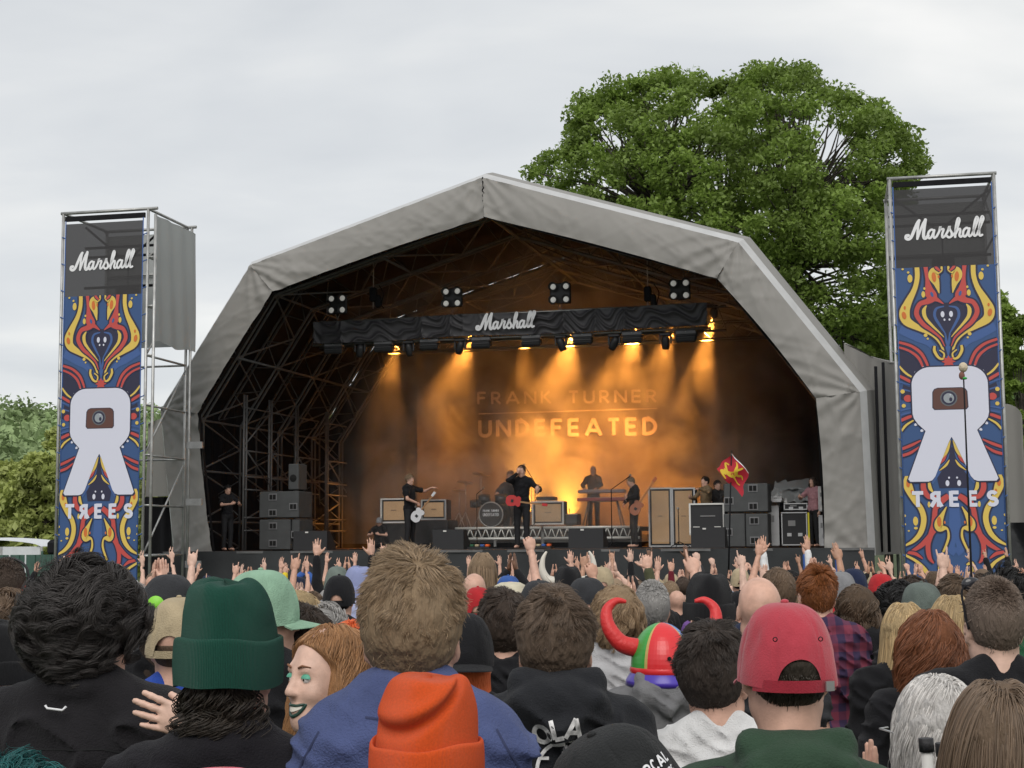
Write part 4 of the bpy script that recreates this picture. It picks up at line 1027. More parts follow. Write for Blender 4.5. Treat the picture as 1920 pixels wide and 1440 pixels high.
# ------------------------------------------------------------------ hair
HCn = np.array([0, -.018, .042]); 
def _rad(z): return np.where(z < .042, .112, .094)
def hair_guides(style, n, seed, k=None, zmax=None, swept=False):
    """strands in head coordinates (n,k,3) facing +Y"""
    r_ = np.random.default_rng(seed)
    ST = {  # length top, length side/nape, lift, gravity, jitter, curl radius, curl turns, clump, points, hairline nape
     'short': (.036, .014, .3, .03, .35, 0, 0, .35, 6, -.068), 'crop': (.014, .006, .4, .0, .3, 0, 0, .1, 4, -.066), 'thick': (.050, .014, .30, .09, .30, .002, 1.0, .4, 8, -.070),
     'shaggy': (.14, .12, .30, .30, .25, .009, 1.6, .75, 14, -.07), 'curly': (.10, .06, .62, .10, .22, .019, 2.3, .82, 26, -.07), 'long': (.44, .36, .18, .75, .07, .006, 1.2, .7, 18, -.07),
     'longwavy': (.42, .34, .30, .62, .12, .018, 2.6, .85, 24, -.07), 'bob': (.22, .17, .25, .6, .12, .008, 1.2, .7, 14, -.07), 'pony': (.10, .06, .1, .1, .05, .001, .5, .5, 8, -.066), 'nape': (.06, .12, .55, .30, .3, .015, 2.0, .65, 16, -.078)}[style]
    Lt, Ls, lift, grav, jit, cr_, ct, cl, kk, nape = ST; k = k or kk
    m_ = int(n * 3.2); u = r_.normal(size=(m_, 3)); u /= np.linalg.norm(u, axis=1)[:, None]
    rad = np.stack([np.full(m_, .0765), np.full(m_, .097), np.where(u[:, 2] < 0, .112, .094)], 1); p = HCn + u * rad
    x, y, z = p.T
    keep = (y < .018 + np.maximum(0, z - .03) * .95) & (z > nape + .012 * np.abs(x) / .07) & ~((np.abs(x) > .058) & (y > -.03) & (z < .014)) & ~((z < 0) & (y > -.012))
    if zmax is not None: keep &= z < zmax
    p = p[keep][:n]; rad = rad[keep][:n]; n = len(p)
    nr = (p - HCn) / rad ** 2; nr /= np.linalg.norm(nr, axis=1)[:, None]
    if style in ('long', 'longwavy', 'bob', 'pony'):
        src = np.stack([np.zeros(n) , np.clip(p[:, 1], -.06, .07), np.full(n, .14)], 1) if style != 'pony' else p * 2 - np.array([0, -.13, .03])
    else: src = np.tile(np.array([.012, -.055, .125]), (n, 1))
    tg = p - src; tg -= nr * (tg * nr).sum(1)[:, None]; tg /= np.linalg.norm(tg, axis=1)[:, None] + 1e-6
    fr = np.clip((p[:, 2] - .0) / .1, 0, 1)[:, None]; L = (Ls + (Lt - Ls) * fr) * r_.uniform(.75, 1.1, (n, 1))
    if style in ('short', 'thick', 'crop'): tg = tg + .35 * np.stack([noise3(p * 28, seed), noise3(p * 28, seed + 1), noise3(p * 28, seed + 2)], 1)
    lf = lift * (.25 + .75 * fr) if style not in ('curly', 'nape') else np.full((n, 1), lift)
    v = tg * (1 - lf) + nr * lf + jit * .5 * np.stack([noise3(p * 55, seed + 5), noise3(p * 55, seed + 6), noise3(p * 55, seed + 7)], 1)
    v /= np.linalg.norm(v, axis=1)[:, None]
    out = [p.copy()]; q = p.copy(); sl = L / (k - 1)
    for j in range(1, k):
        nz = np.stack([noise3(q * 22 + j * .13, seed + 11), noise3(q * 22, seed + 12), noise3(q * 22, seed + 13)], 1)
        v = v + np.array([0, 0, -1]) * grav * (1.0 / math.sqrt(k / 8)) + jit * .45 * nz
        v /= np.linalg.norm(v, axis=1)[:, None]; q = q + v * sl
        for c, rr in ((HCn, np.array([.0795, .101, .115])), (np.array([0, -.03, -.14]), np.array([.072, .072, .12])), (np.array([0, -.03, -.33]), np.array([.21, .15, .19]))):
            e = (q - c) / rr; ln = np.linalg.norm(e, axis=1)[:, None]; ins = (ln < 1.0)
            q = np.where(ins, c + e / np.maximum(ln, 1e-3) * rr * 1.005, q)
        if style == 'pony':
            tgt = np.array([0, -.125, .02]); q = q + (tgt - q) * (j / k) ** 2 * .5
        out.append(q.copy())
    A = np.stack(out, 1)
    ng = max(12, n // 45); g = r_.choice(n, ng, replace=False)
    D = ((p[:, None, :] - p[g][None]) ** 2).sum(-1); near = g[D.argmin(1)]
    t = np.linspace(0, 1, k)[None, :, None]
    A = A + (A[near] + (p - p[near])[:, None, :] * .35 - A) * cl * t ** 1.3
    if cr_ > 0:
        ph = r_.uniform(0, 6.28, n)[near] + r_.normal(0, .35, n); ax = A[:, -1] - A[:, 0]; ax /= np.linalg.norm(ax, axis=1)[:, None] + 1e-6
        e1 = np.cross(ax, np.array([.3, .2, .9])); e1 /= np.linalg.norm(e1, axis=1)[:, None] + 1e-6; e2 = np.cross(ax, e1)
        w_ = (ct * r_.uniform(.8, 1.25, n)[near] * 6.28)[:, None] * t[:, :, 0] + ph[:, None]; am = cr_ * np.minimum(1, t * 2.5) * (.7 + .6 * r_.random((n, 1, 1)))
        A = A + (e1[:, None] * np.cos(w_)[..., None] + e2[:, None] * np.sin(w_)[..., None]) * am
    fly = (r_.random(n) < .022)[:, None, None]
    A = A + np.where(fly, 1, 0) * (nr[:, None, :] * t ** 1.5 * r_.uniform(.002, .012, (n, 1, 1)) + r_.normal(0, .003, (n, 1, 3)) * t)
    if swept:
        lim = .030 + np.clip(A[..., 2] - .05, 0, .1) * .75; ex = np.maximum(0, A[..., 1] - lim); A[..., 1] -= ex * .95; A[..., 0] += np.sign(A[..., 0]) * np.minimum(ex, .03) * .3
    if zmax is not None:   # tucked under a hat: nothing stands out above its rim
        A[..., 2] = np.minimum(A[..., 2], zmax + .004)
    return A.astype(np.float32)
hair_m = mat('hair_strand', (.1, .06, .04), .42, objcol=True, hair=True, spec=.35, trans=.12)
haircap_m = mat('hair_mass', (.1, .06, .04), .75, objcol=True, var=.15, vscale=40, bump=1.0, bscale=110, stretch=(1, 1, .3), spec=.2)
hairskin_m = mat('skin_scalp', (.5, .3, .22), .55, objcol=True)
def hair_radius(k, r0): t = np.linspace(0, 1, k); return r0 * (1 - .65 * t ** 2)
HCACHE = {}
def hair_data(style, n, r0, seed, zmax=None, swept=False):
    key = (style, n, r0, seed, zmax, swept)
    if key not in HCACHE:
        A = hair_guides(style, n, seed, None, zmax, swept); HCACHE[key] = curves_obj('hair_strands', A, hair_radius(A.shape[1], r0), hair_m, 'data')
    return HCACHE[key]
def cap_mesh_data(thick=.007, style='short', h=.009, zcut=None):
    key = ('cap', round(thick, 4), style, h, zcut)
    if key in HCACHE: return HCACHE[key]
    def fn(P_):
        X = P_ - HCn.astype(np.float32); rr = np.stack([np.full(len(P_), .0765 + thick), np.full(len(P_), .097 + thick), np.where(X[:, 2] < 0, .112, .094 + thick)], 1).astype(np.float32)
        k0 = np.linalg.norm(X / rr, axis=1); k1 = np.linalg.norm(X / rr ** 2, axis=1); d = k0 * (k0 - 1) / np.maximum(k1, 1e-6)
        x, y, z = P_.T
        if style in ('long', 'longwavy', 'bob'):
            zl = -.30 if style != 'bob' else -.12
            zc = np.clip(z, zl, .0); w_ = .075 + thick + .12 * np.clip(-z, 0, .3) * .6
            d2 = np.maximum(np.sqrt((x / 1.0) ** 2 + ((y + .03 + .1 * np.clip(-z, 0, .3)) / .8) ** 2) - w_ , np.maximum(zl - z, z - .05))
            kk = .03; hh = np.maximum(kk - np.abs(d - d2), 0) / kk; d = np.minimum(d, d2) - hh * hh * kk * .25
        hl = y - (.012 + np.maximum(0, z - .03) * .95)
        if style not in ('long', 'longwavy', 'bob'):
            ear = np.maximum(.058 - np.abs(x), np.maximum(-.03 - y, z - .014)); d = np.maximum(d, -ear); d = np.maximum(d, -.066 - z)
            hl = np.maximum(hl, np.where(z < .005, y + .012, -9))
        if zcut is not None: d = np.maximum(d, z - zcut)
        return np.maximum(d, hl)
    def ext(P_): return .004 * noise3(P_ * 60, 3) if thick > .008 else 0 * P_[:, 0]
    v, f = snet(fn, (-.17, -.2, -.33), (.17, .12, .19), h, ext)
    HCACHE[key] = np_mesh('hair', v, f); HCACHE[key].materials.append(haircap_m); return HCACHE[key]
# ------------------------------------------------------------------ hats (head coordinates)
knit = None
def knit_mat(name, ribs=300.0, rough=.9, sheen=.08):
    m = bpy.data.materials.new(name); nt = nodes_of(m); b = nt.nodes['Principled BSDF']; b.inputs['Roughness'].default_value = rough
    b.inputs['Sheen Weight'].default_value = sheen; b.inputs['Specular IOR Level'].default_value = .2
    oi = nt.nodes.new('ShaderNodeObjectInfo'); co = nt.nodes.new('ShaderNodeTexCoord')
    sp = nt.nodes.new('ShaderNodeSeparateXYZ'); nt.links.new(co.outputs['Object'], sp.inputs[0])
    at = nt.nodes.new('ShaderNodeMath'); at.operation = 'ARCTAN2'; nt.links.new(sp.outputs['X'], at.inputs[0]); nt.links.new(sp.outputs['Y'], at.inputs[1])
    m1 = nt.nodes.new('ShaderNodeMath'); m1.operation = 'MULTIPLY'; m1.inputs[1].default_value = ribs / 2; nt.links.new(at.outputs[0], m1.inputs[0])
    s1 = nt.nodes.new('ShaderNodeMath'); s1.operation = 'SINE'; nt.links.new(m1.outputs[0], s1.inputs[0])
    n = nt.nodes.new('ShaderNodeTexNoise'); n.inputs['Scale'].default_value = 260; nt.links.new(co.outputs['Object'], n.inputs['Vector'])
    ad = nt.nodes.new('ShaderNodeMath'); ad.operation = 'MULTIPLY_ADD'; nt.links.new(n.outputs['Fac'], ad.inputs[0]); ad.inputs[1].default_value = 1.5; nt.links.new(s1.outputs[0], ad.inputs[2])
    bp = nt.nodes.new('ShaderNodeBump'); bp.inputs['Strength'].default_value = .7; bp.inputs['Distance'].default_value = .002; nt.links.new(ad.outputs[0], bp.inputs['Height']); nt.links.new(bp.outputs[0], b.inputs['Normal'])
    mr = nt.nodes.new('ShaderNodeMapRange'); mr.inputs['To Min'].default_value = .8; mr.inputs['To Max'].default_value = 1.15; nt.links.new(n.outputs['Fac'], mr.inputs[0])
    v = nt.nodes.new('ShaderNodeVectorMath'); v.operation = 'SCALE'; nt.links.new(oi.outputs['Color'], v.inputs[0]); nt.links.new(mr.outputs[0], v.inputs['Scale']); nt.links.new(v.outputs[0], b.inputs['Base Color'])
    return m
knit_m = knit_mat('knitted_wool')
cloth_m = mat('woven_cloth', (.5, .5, .5), .85, objcol=True, var=.16, vscale=14, bump=.5, bscale=260, sheen=.06, spec=.15, folds=.3)
skin_m = mat('skin', (.5, .3, .22), .5, objcol=True, var=.16, vscale=26, bump=.12, bscale=200, spec=.4)
skin_m.node_tree.nodes['Principled BSDF'].inputs['Subsurface Weight'].default_value = .0
denim_m = mat('trouser_cloth', (.5, .5, .5), .85, objcol=True, var=.2, vscale=9, bump=.3, bscale=200)
def beanie_mesh(height=.155, w=(.093, .112), cuff=.065, dents=.008, seed=1, nu=72, nv=44, base=-.005, lean=0.0, pinch=0.0, sq=.42, fold=0.0):
    """dome and turned-up cuff as two meshes"""
    q = MB()
    def dome(s_, t):
        a = 2 * math.pi * s_; ph = t * math.pi / 2
        rr = math.cos(ph) ** sq if t < 1 else 0; z = base + height * math.sin(ph) ** 1.02
        nz = noise3(np.array([[math.cos(a) * 1.6 + seed, math.sin(a) * 1.6, z * 14]]), seed)[0] + .5 * noise3(np.array([[math.cos(a) * 3 + seed, math.sin(a) * 3, z * 25]]), seed + 1)[0]
        k = 1 + dents / .1 * nz * (.25 + t) * (1 - t ** 6)
        if fold:
            zc = base + height * .52 + .35 * (math.cos(a) * w[0]) + .5 * (math.cos(a) * w[0] + .02) ** 2 * 10; back_ = max(0, -math.sin(a)) ** .5
            k += back_ * fold * (-1.3 * math.exp(-((z - zc) / .011) ** 2) + .9 * math.exp(-((z - zc - .026) / .018) ** 2))
        px = math.cos(a) * w[0] * rr * k; py = math.sin(a) * w[1] * rr * k
        py *= 1 - pinch * t; z += (pinch * .02) * math.cos(2 * a) * t
        z += dents * 1.4 * nz * t ** 2 - dents * 1.6 * math.exp(-((px - .02) / .02) ** 2) * t ** 3
        return (px + lean * t * t, py - .012 - .02 * t * t, z)
    q.grid(dome, nu, nv); m1 = q.mesh('beanie_crown')
    q = MB()
    def cf(s_, t):
        a = 2 * math.pi * s_; z0 = base - .03; ww = .009
        # profile: up the outside, over the roll, down the inside
        if t < .75: z = z0 + cuff * t / .75; o = ww + .002 * math.sin(t * 4)
        else: u = (t - .75) / .25; z = z0 + cuff + .006 * math.sin(u * math.pi) - .004 * u; o = ww * (1 - u)
        z += .004 * math.sin(2 * a + seed) + .002 * math.sin(5 * a)
        return (math.cos(a) * (w[0] + o), math.sin(a) * (w[1] + o) - .012, z)
    q.grid(cf, nu, 20); return m1, q.mesh('cuff')
def cap_meshes(nu=60, nv=18, seed=1, open_back=True, deep=.150, w=(.095, .115)):
    """baseball cap facing +Y: crown, brim, strap, button"""
    q = MB()
    def dome(s_, t):
        a = 2 * math.pi * s_; lift_ = 0
        if open_back:
            dx = abs(((a - 1.5 * math.pi + math.pi) % (2 * math.pi)) - math.pi) / .50
            if dx < 1: lift_ = .40 * math.sqrt(1 - dx * dx)
        ph = lift_ + t * (math.pi / 2 - lift_)
        rr = math.cos(ph) ** .62 if t < 1 else 0; z = -.018 + (deep + .008) * math.sin(ph)
        z -= .012 * (1 - t) * (-math.sin(a) * .5 + .5)
        seam = max(0, math.cos(a * 6) - .965) * .07
        nz = noise3(np.array([[math.cos(a) * 2.2 + seed, math.sin(a) * 2.2, t * 3]]), seed)[0] * .005 + noise3(np.array([[math.cos(a) * 6 + seed, math.sin(a) * 6, t * 7]]), seed)[0] * .002
        k = 1 + (nz - seam) / .1
        return (math.cos(a) * w[0] * rr * k, math.sin(a) * w[1] * rr * k - .012, z)
    q.grid(dome, nu, nv); m1 = q.mesh('cap_crown')
    q = MB()
    def br(s_, t):
        a = math.pi * (.13 + .74 * s_); x0, y0 = math.cos(a) * w[0] * 1.0, math.sin(a) * w[1] * 1.0 - .012
        L = .078 * math.sin(math.pi * (.06 + .88 * s_)) ** .6; tt = t if t <= .5 else 1 - t; u = tt * 2
        z = -.012 - .010 * math.sin(a) ** 2 * 0 - .018 * u * math.sin(a) - .35 * (x0 ** 2) * 5 * u * .5 - .02 * (1 - math.sin(a))
        th = .0035 if t <= .5 else 0
        return (x0 * (1 + .05 * u), y0 + L * u, z + th)
    q.grid(br, 28, 10); m2 = q.mesh('brim')
    q = MB(); pts = [(math.cos(a) * (w[0] + .001), math.sin(a) * (w[1] + .001) - .012, -.024) for a in np.linspace(R(-150), R(-30), 15)]
    for i in range(14):
        a, b = pts[i], pts[i + 1]; q.add([(a[0], a[1], a[2] - .011), (b[0], b[1], b[2] - .011), (b[0], b[1], b[2] + .011), (a[0], a[1], a[2] + .011)], [(0, 1, 2, 3)], 0, True)
        q.add([(a[0] * .96, a[1] * .97, a[2] - .011), (b[0] * .96, b[1] * .97, b[2] - .011), (b[0] * .96, b[1] * .97, b[2] + .011), (a[0] * .96, a[1] * .97, a[2] + .011)], [(3, 2, 1, 0)], 0, True)
    m3 = q.mesh('strap'); q = MB(); q.ball((0, -.012, deep - .008), (.0085, .0085, .005), 0, 10, 6); m4 = q.mesh('button')
    return m1, m2, m3, m4
def horn_mesh(pts, r0, n=12):
    q = MB(); c = catmull(pts, 7); k = len(c); q.tube(c, [r0 * (1 - .82 * (i / (k - 1)) ** 1.3) for i in range(k)], n=n); return q.mesh('horn')

# ------------------------------------------------------------------ assemble a person
def add_child(name, me, par, color, M, material=None):
    o = bpy.data.objects.new(name, me); COL.objects.link(o); o.parent = par; o.matrix_local = M
    if color is not None: o.color = (*color, 1)
    if material is not None and not len(me.materials): me.materials.append(material)
    return o
HATC = {}
def hat_parts(kind, lod=0):
    key = (kind, lod)
    if key in HATC: return HATC[key]
    nu, nv = (72, 40) if lod == 0 else (20, 8)
    if kind == 'beanie': a, b = beanie_mesh(.158, (.096, .116), nu=nu, nv=nv); r = [('beanie_crown', a, knit_m, 0), ('cuff', b, knit_m, 0)]
    elif kind in ('cap', 'cap_back'): a, b, c, d = cap_meshes(nu=max(nu, 24), nv=nv); r = [('cap_crown', a, cloth_m, 0), ('brim', b, cloth_m, 0), ('strap', c, cloth_m, 0), ('button', d, cloth_m, 0)]
    elif kind == 'sunhat':
        q = MB(); q.lathe([(.17, -.03), (.13, -.005), (.094, .0), (.096, .05), (.085, .1), (.05, .118), (0, .122)], 20, 0, (0, -.012, 0)); r = [('sun_hat', q.mesh('sun_hat'), cloth_m, 0)]
    for nm, me, mm_, _ in r:
        if not len(me.materials): me.materials.append(mm_)
    HATC[key] = r; return r
TEMPL = {}; RT = {}
def template(pl, pr, garment, lod, wide=1.0, hero=None, custom=None, hy=0, hp=0, fine=None, lift=0.0, sk=0.0):
    key = (pl, pr, garment, lod, wide, hero)
    if key in TEMPL: return TEMPL[key]
    h, hh = ((.012, .0055), (.017, .0065), (.024, .009))[lod]
    if hero: h, hh = fine or .009, .0045
    r = person_meshes(pl, pr, garment, h, hh, yaw=hy, pitch=hp, wide=wide, wrinkle=(.02, .014, 0)[lod] if not hero else .02, seed=len(TEMPL) + 1, custom=custom, hi=bool(hero), lift=lift, sk=sk)
    d = {'T': r['T']}
    for k, nm, mm_ in (('body', 'body', skin_m), ('top', garment, cloth_m), ('trousers', 'trousers', denim_m)):
        me = np_mesh(nm, *r[k]); me.materials.append(mm_); d[k] = me
    TEMPL[key] = d; return d
HN = {'black': (.016, .015, .015), 'dark brown': (.06, .042, .032), 'brown': (.13, .088, .058), 'light brown': (.25, .175, .11), 'blond': (.40, .29, .155), 'grey': (.27, .26, .25), 'ginger': (.24, .085, .028),
      'orange': (.62, .13, .04), 'auburn': (.11, .042, .02), 'purple': (.16, .06, .28), 'pink': (.6, .16, .25), 'green': (.05, .24, .12)}
SKIN = [(.60, .36, .27), (.55, .31, .22), (.64, .42, .33), (.42, .23, .15), (.17, .085, .05)]
CN = {'black': (.012, .012, .014), 'charcoal': (.035, .036, .04), 'navy': (.018, .026, .06), 'white': (.68, .68, .68), 'grey': (.22, .22, .23), 'red': (.42, .025, .03), 'maroon': (.14, .015, .025), 'blue': (.04, .10, .32),
      'light blue': (.24, .38, .55), 'green': (.03, .12, .06), 'olive': (.08, .085, .045), 'yellow': (.72, .55, .04), 'tan': (.42, .34, .22), 'orange': (.75, .12, .02), 'purple': (.16, .07, .28), 'pink': (.62, .2, .28), 'pale green': (.26, .42, .30), 'cream': (.6, .55, .42)}
def person_at(u, vtop, D, hair=('short', 'brown'), hat=None, hatcol=None, top=('tee', 'black'), legs='navy', pose=('down', 'down'), yaw=0.0, skin=0, label='', group=None, lod=None, toph=None, wide=1.0, hatyaw=0, hero=None, custom=None, hy=0, hp=0, fine=None, stage_d=None, onz=None, hatz=.02, hairn=None, hairr=None, face=None, cap=True, hatted=None, swept=False, extra=None, lift=0.0):
    """yaw: radians, turning the whole figure to the photo's left when positive. vtop: pixel row of the top of the head or hat"""
    p = P(u, vtop, D); G = ground_z(D)
    if stage_d is not None:
        l_ = L3((u, vtop), stage_d); p = SW(l_.x, stage_d, l_.z); G = onz; D = p.y
    extra = extra if extra is not None else {'beanie': .03, 'cap': .012, 'cap_back': .012, 'sunhat': .012}.get(hat, {'curly': .05, 'shaggy': .03, 'longwavy': .025, 'thick': .02, 'bald': 0}.get(hair[0], .012))
    hgt = p.z - G - extra; sc = hgt / (1.731 + lift)
    az = math.atan2(p.x, p.y)   # people look at the singer
    tgt = SW(0, 1, 0); face = math.atan2(-(tgt.x - p.x), tgt.y - D) if face is None else face
    root = empty('person', (p.x, D, G), face + yaw, label, 'person', group, scale=sc)
    if lod is None: lod = 0 if D < 7 else (1 if D < 13 else 2)
    d = template(pose[0], pose[1], top[0], lod, wide, hero, custom, hy, hp, fine, lift, .012 if (hero and hatted is not None) else 0); I = Matrix.Identity(4); rr = random.Random(int(u * 7 + vtop * 13))
    def c3(c, j=.12): k = 1 + rr.uniform(-j, j); return tuple(min(1, x * k) for x in c)
    sk = SKIN[skin]
    add_child('body', d['body'], root, c3(sk, .08), I); add_child({'tee': 't_shirt', 'vest': 'vest_top'}.get(top[0], top[0]), d['top'], root, c3(CN[top[1]] if isinstance(top[1], str) else top[1]), I); add_child('trousers', d['trousers'], root, c3(CN[legs]), I)
    T = d['T']; Th = T.copy(); RT[root.name] = Th
    n, r0 = ((2600, .0015), (1100, .0024), (420, .0042))[lod] if not hero else (9000, .00085)
    if hairn: n = hairn
    if hairr: r0 = hairr
    hs, hc = hair
    if hs != 'bald':
        col = c3(HN[hc] if isinstance(hc, str) else hc, .2); st = hs
        hz_ = hatted if hatted is not None else (-.005 if hat else None)
        if hat and hs not in ('long', 'longwavy', 'bob', 'curly', 'shaggy', 'nape'): st = None
        thick = .004 if hat else {'short': .008, 'crop': .007, 'thick': .016, 'curly': .035, 'shaggy': .02, 'long': .01, 'longwavy': .015, 'bob': .012, 'pony': .006, 'nape': .006}[hs]
        if hatted is not None: thick = .003
        if cap: hc0 = add_child('hair', cap_mesh_data(thick, hs if hs in ('long', 'longwavy', 'bob') else 'short', (.006 if hero else .009) if lod == 0 else .013, None if hz_ is None else max(hz_, .0) + .022), root, tuple(x * .8 for x in col), Th)
        if st:
            big = {'long': .8, 'longwavy': .8, 'curly': 1.0}.get(st, 1)
            ho = add_child('hair_strands', hair_data(st, int(n * big * (.45 if hz_ is not None else 1)), r0, 3 + int(u) % 2 if not hero else hero, hz_, swept), root, col, Th)
            if cap: ho.parent = hc0; ho.matrix_local = I
    if hat:
        hc_ = CN[hatcol] if isinstance(hatcol, str) else hatcol
        Mh = Th @ Matrix.Translation((0, 0, hatz)) @ Matrix.Rotation(math.pi if hat == 'cap_back' else 0, 4, 'Z') @ Matrix.Rotation(hatyaw, 4, 'Z') @ Matrix.Translation((0, .022 if hat == 'cap_back' else 0, 0))
        h0 = None
        for nm, me, mm_, _ in hat_parts(hat, 0 if D < 9 else 1):
            if h0 is None: h0 = add_child({'cap_crown': 'baseball_cap', 'beanie_crown': 'beanie'}.get(nm, nm), me, root, c3(hc_, .05), Mh)
            else: add_child(nm, me, h0, h0.color[:3], I)
    return root
# ================================================================== banner towers
B_BLUE, B_NAVY, B_YEL, B_RED, B_ORG, B_WHT, B_BRN, B_GRY, B_MID, B_SLT = range(10)
pm = [mat('print_blue', (.035, .085, .22), .6), mat('print_navy', (.022, .022, .055), .6), mat('print_yellow', (.70, .50, .10), .6), mat('print_red', (.52, .07, .06), .6), mat('print_orange', (.62, .16, .03), .6),
      mat('print_white', (.66, .67, .78), .6), mat('print_brown', (.11, .045, .035), .6), mat('print_grey', (.12, .13, .14), .6), mat('print_midblue', (.05, .11, .30), .6), mat('print_slate', (.30, .33, .36), .6)]
mesh_b = bpy.data.materials.new('black_scrim'); nt = nodes_of(mesh_b); b = nt.nodes['Principled BSDF']; b.inputs['Base Color'].default_value = (.035, .033, .035, 1); b.inputs['Roughness'].default_value = .8
tr_ = nt.nodes.new('ShaderNodeBsdfTransparent'); ms = nt.nodes.new('ShaderNodeMixShader'); ms.inputs[0].default_value = .06
nt.links.new(b.outputs[0], ms.inputs[1]); nt.links.new(tr_.outputs[0], ms.inputs[2]); nt.links.new(ms.outputs[0], nt.nodes['Material Output'].inputs[0])
def X8(X): return (X - 785) / 3.6
def X1(X): return (X - 760) / 3.43
def Y8(Y): return 300 + Y / 3.6
def Y1(Y): return 660 + Y / 3.43
def banner_print():
    """list of (layer, colour, verts, faces) in half-banner pixels hx, y (right half; mirrored later)"""
    o = []
    def st(ly, col, pts, f, g, out=0, sm=6):
        P_ = [(f(p[0]), g(p[1]), p[2] / 3.55) for p in pts]
        if out: v, fc = ribbon([(a, b_, w_ + out) for a, b_, w_ in P_], 1, sm); o.append((ly, B_NAVY, v, fc))
        v, fc = ribbon(P_, 1, sm); o.append((ly + 1, col, v, fc))
    def ov(ly, col, x, y, rx, ry, f, g, rot=0):
        v, fc = oval(f(x), g(y), rx / 3.55, ry / 3.55, 14, rot); o.append((ly, col, v, fc))
    # upper half, from the zoomed tower
    st(1, B_MID, [(1090,1130,60),(980,1190,60),(900,1240,40),(840,1330,20)], X8, Y8)
    v = [(X8(x), Y8(y)) for x, y in ((785, 960),(860, 960),(930, 1000),(940, 1060),(900, 1120),(840, 1180),(800, 1260),(785, 1300))]; o.append((1, B_NAVY, v, [tuple(range(len(v)))]))
    v = [(X8(x), Y8(y)) for x, y in ((1095, 1270),(1030, 1310),(980, 1350),(950, 1400),(940, 1460),(1095, 1460))]; o.append((1, B_NAVY, v, [tuple(range(len(v)))]))
    st(2, B_MID, [(800,985,8),(850,1000,16),(862,1050,18),(835,1110,16),(800,1170,8)], X8, Y8)
    st(2, B_MID, [(800,1170,10),(790,1300,22),(820,1360,12)], X8, Y8)
    st(3, B_YEL, [(965,695,30),(965,780,30),(985,860,32),(1030,950,48),(1055,1020,66),(1040,1080,58),(965,1130,36),(885,1175,22),(832,1240,16),(806,1330,10)], X8, Y8, 7)
    st(5, B_RED, [(910,695,28),(902,790,22),(893,860,48),(880,915,74),(900,945,40),(955,965,30),(978,1030,30),(940,1100,28),(882,1150,20),(832,1200,13),(806,1260,5)], X8, Y8, 6)
    st(5, B_RED, [(880,920,50),(840,940,24),(803,968,6)], X8, Y8, 4)
    st(7, B_YEL, [(912,975,6),(930,1010,24),(922,1060,22),(885,1110,16),(840,1160,10),(808,1198,4)], X8, Y8, 5)
    st(5, B_YEL, [(806,705,10),(812,735,22),(850,745,64),(858,780,66),(842,830,36),(828,895,4)], X8, Y8, 6)
    st(7, B_RED, [(850,700,8),(838,720,18),(815,742,10)], X8, Y8, 4)
    ov(9, B_ORG, 858, 782, 14, 34, X8, Y8, .1); ov(9, B_ORG, 828, 780, 6, 11, X8, Y8)
    ov(9, B_ORG, 1058, 1038, 14, 26, X8, Y8, .2); ov(9, B_ORG, 1052, 985, 7, 12, X8, Y8)
    ov(9, B_MID, 875, 900, 9, 18, X8, Y8, .3); ov(9, B_WHT, 812, 1040, 12, 21, X8, Y8); ov(9, B_WHT, 801, 1078, 6, 8, X8, Y8)
    for x, y, a, b_ in ((1012, 785, 16, 28), (1022, 742, 8, 8), (1057, 718, 8, 7), (930, 898, 12, 22), (922, 858, 7, 9), (925, 1180, 12, 12), (912, 1204, 7, 7)): ov(9, B_YEL, x, y, a, b_, X8, Y8)
    st(4, B_RED, [(1098,1222,16),(1020,1250,18),(960,1300,20),(925,1370,16),(912,1420,10)], X8, Y8, 5)
    st(4, B_RED, [(1098,1256,14),(1030,1285,15),(975,1335,18),(945,1410,12)], X8, Y8, 5)
    st(6, B_YEL, [(870,1255,14),(872,1290,18),(848,1335,16),(820,1345,12),(812,1310,10),(840,1285,8)], X8, Y8, 5)
    v = [(X8(785) + 13 * (1 if k % 2 == 0 else .55) * math.cos(R(90 - k * 22.5)), Y8(1365) + 12 * (1 if k % 2 == 0 else .55) * math.sin(R(90 - k * 22.5))) for k in range(9)]; v.append((0, Y8(1365))); o.append((8, B_RED, v, [tuple(range(len(v)))]))
    # around the emblem
    st(3, B_NAVY, [(1060,250,100),(960,300,90),(960,360,80)], X1, Y1)
    for k, (y0, y1) in enumerate(((190, 215), (235, 255), (375, 360), (405, 385))): st(4, B_MID, [(1060, y0, 12), (985, y1, 9)], X1, Y1, 0, 1)
    st(4, B_YEL, [(1062,85,12),(1020,135,14),(965,172,8)], X1, Y1, 5); st(4, B_RED, [(1062,150,18),(1010,180,20),(970,205,10)], X1, Y1, 5)
    ov(6, B_RED, 1015, 298, 26, 24, X1, Y1); ov(6, B_YEL, 1046, 252, 14, 14, X1, Y1); ov(6, B_YEL, 1042, 345, 13, 13, X1, Y1)
    st(4, B_RED, [(1062,440,20),(1010,418,20),(985,412,10)], X1, Y1, 5); st(4, B_YEL, [(1062,510,12),(1030,470,14),(980,438,8)], X1, Y1, 5)
    st(4, B_RED, [(1062,625,18),(1000,600,18),(945,572,8)], X1, Y1, 5); st(4, B_RED, [(1062,668,18),(1010,650,18),(955,612,8)], X1, Y1, 5)
    for x, y in ((915, 102), (962, 132), (972, 468), (936, 508)): ov(6, B_WHT, x, y, 12, 9, X1, Y1, .6)
    # below the emblem
    st(2, B_MID, [(770,600,10),(800,700,26),(850,780,30),(890,850,20)], X1, Y1); st(2, B_NAVY, [(760,620,30),(780,720,70),(800,800,110),(800,880,90)], X1, Y1)
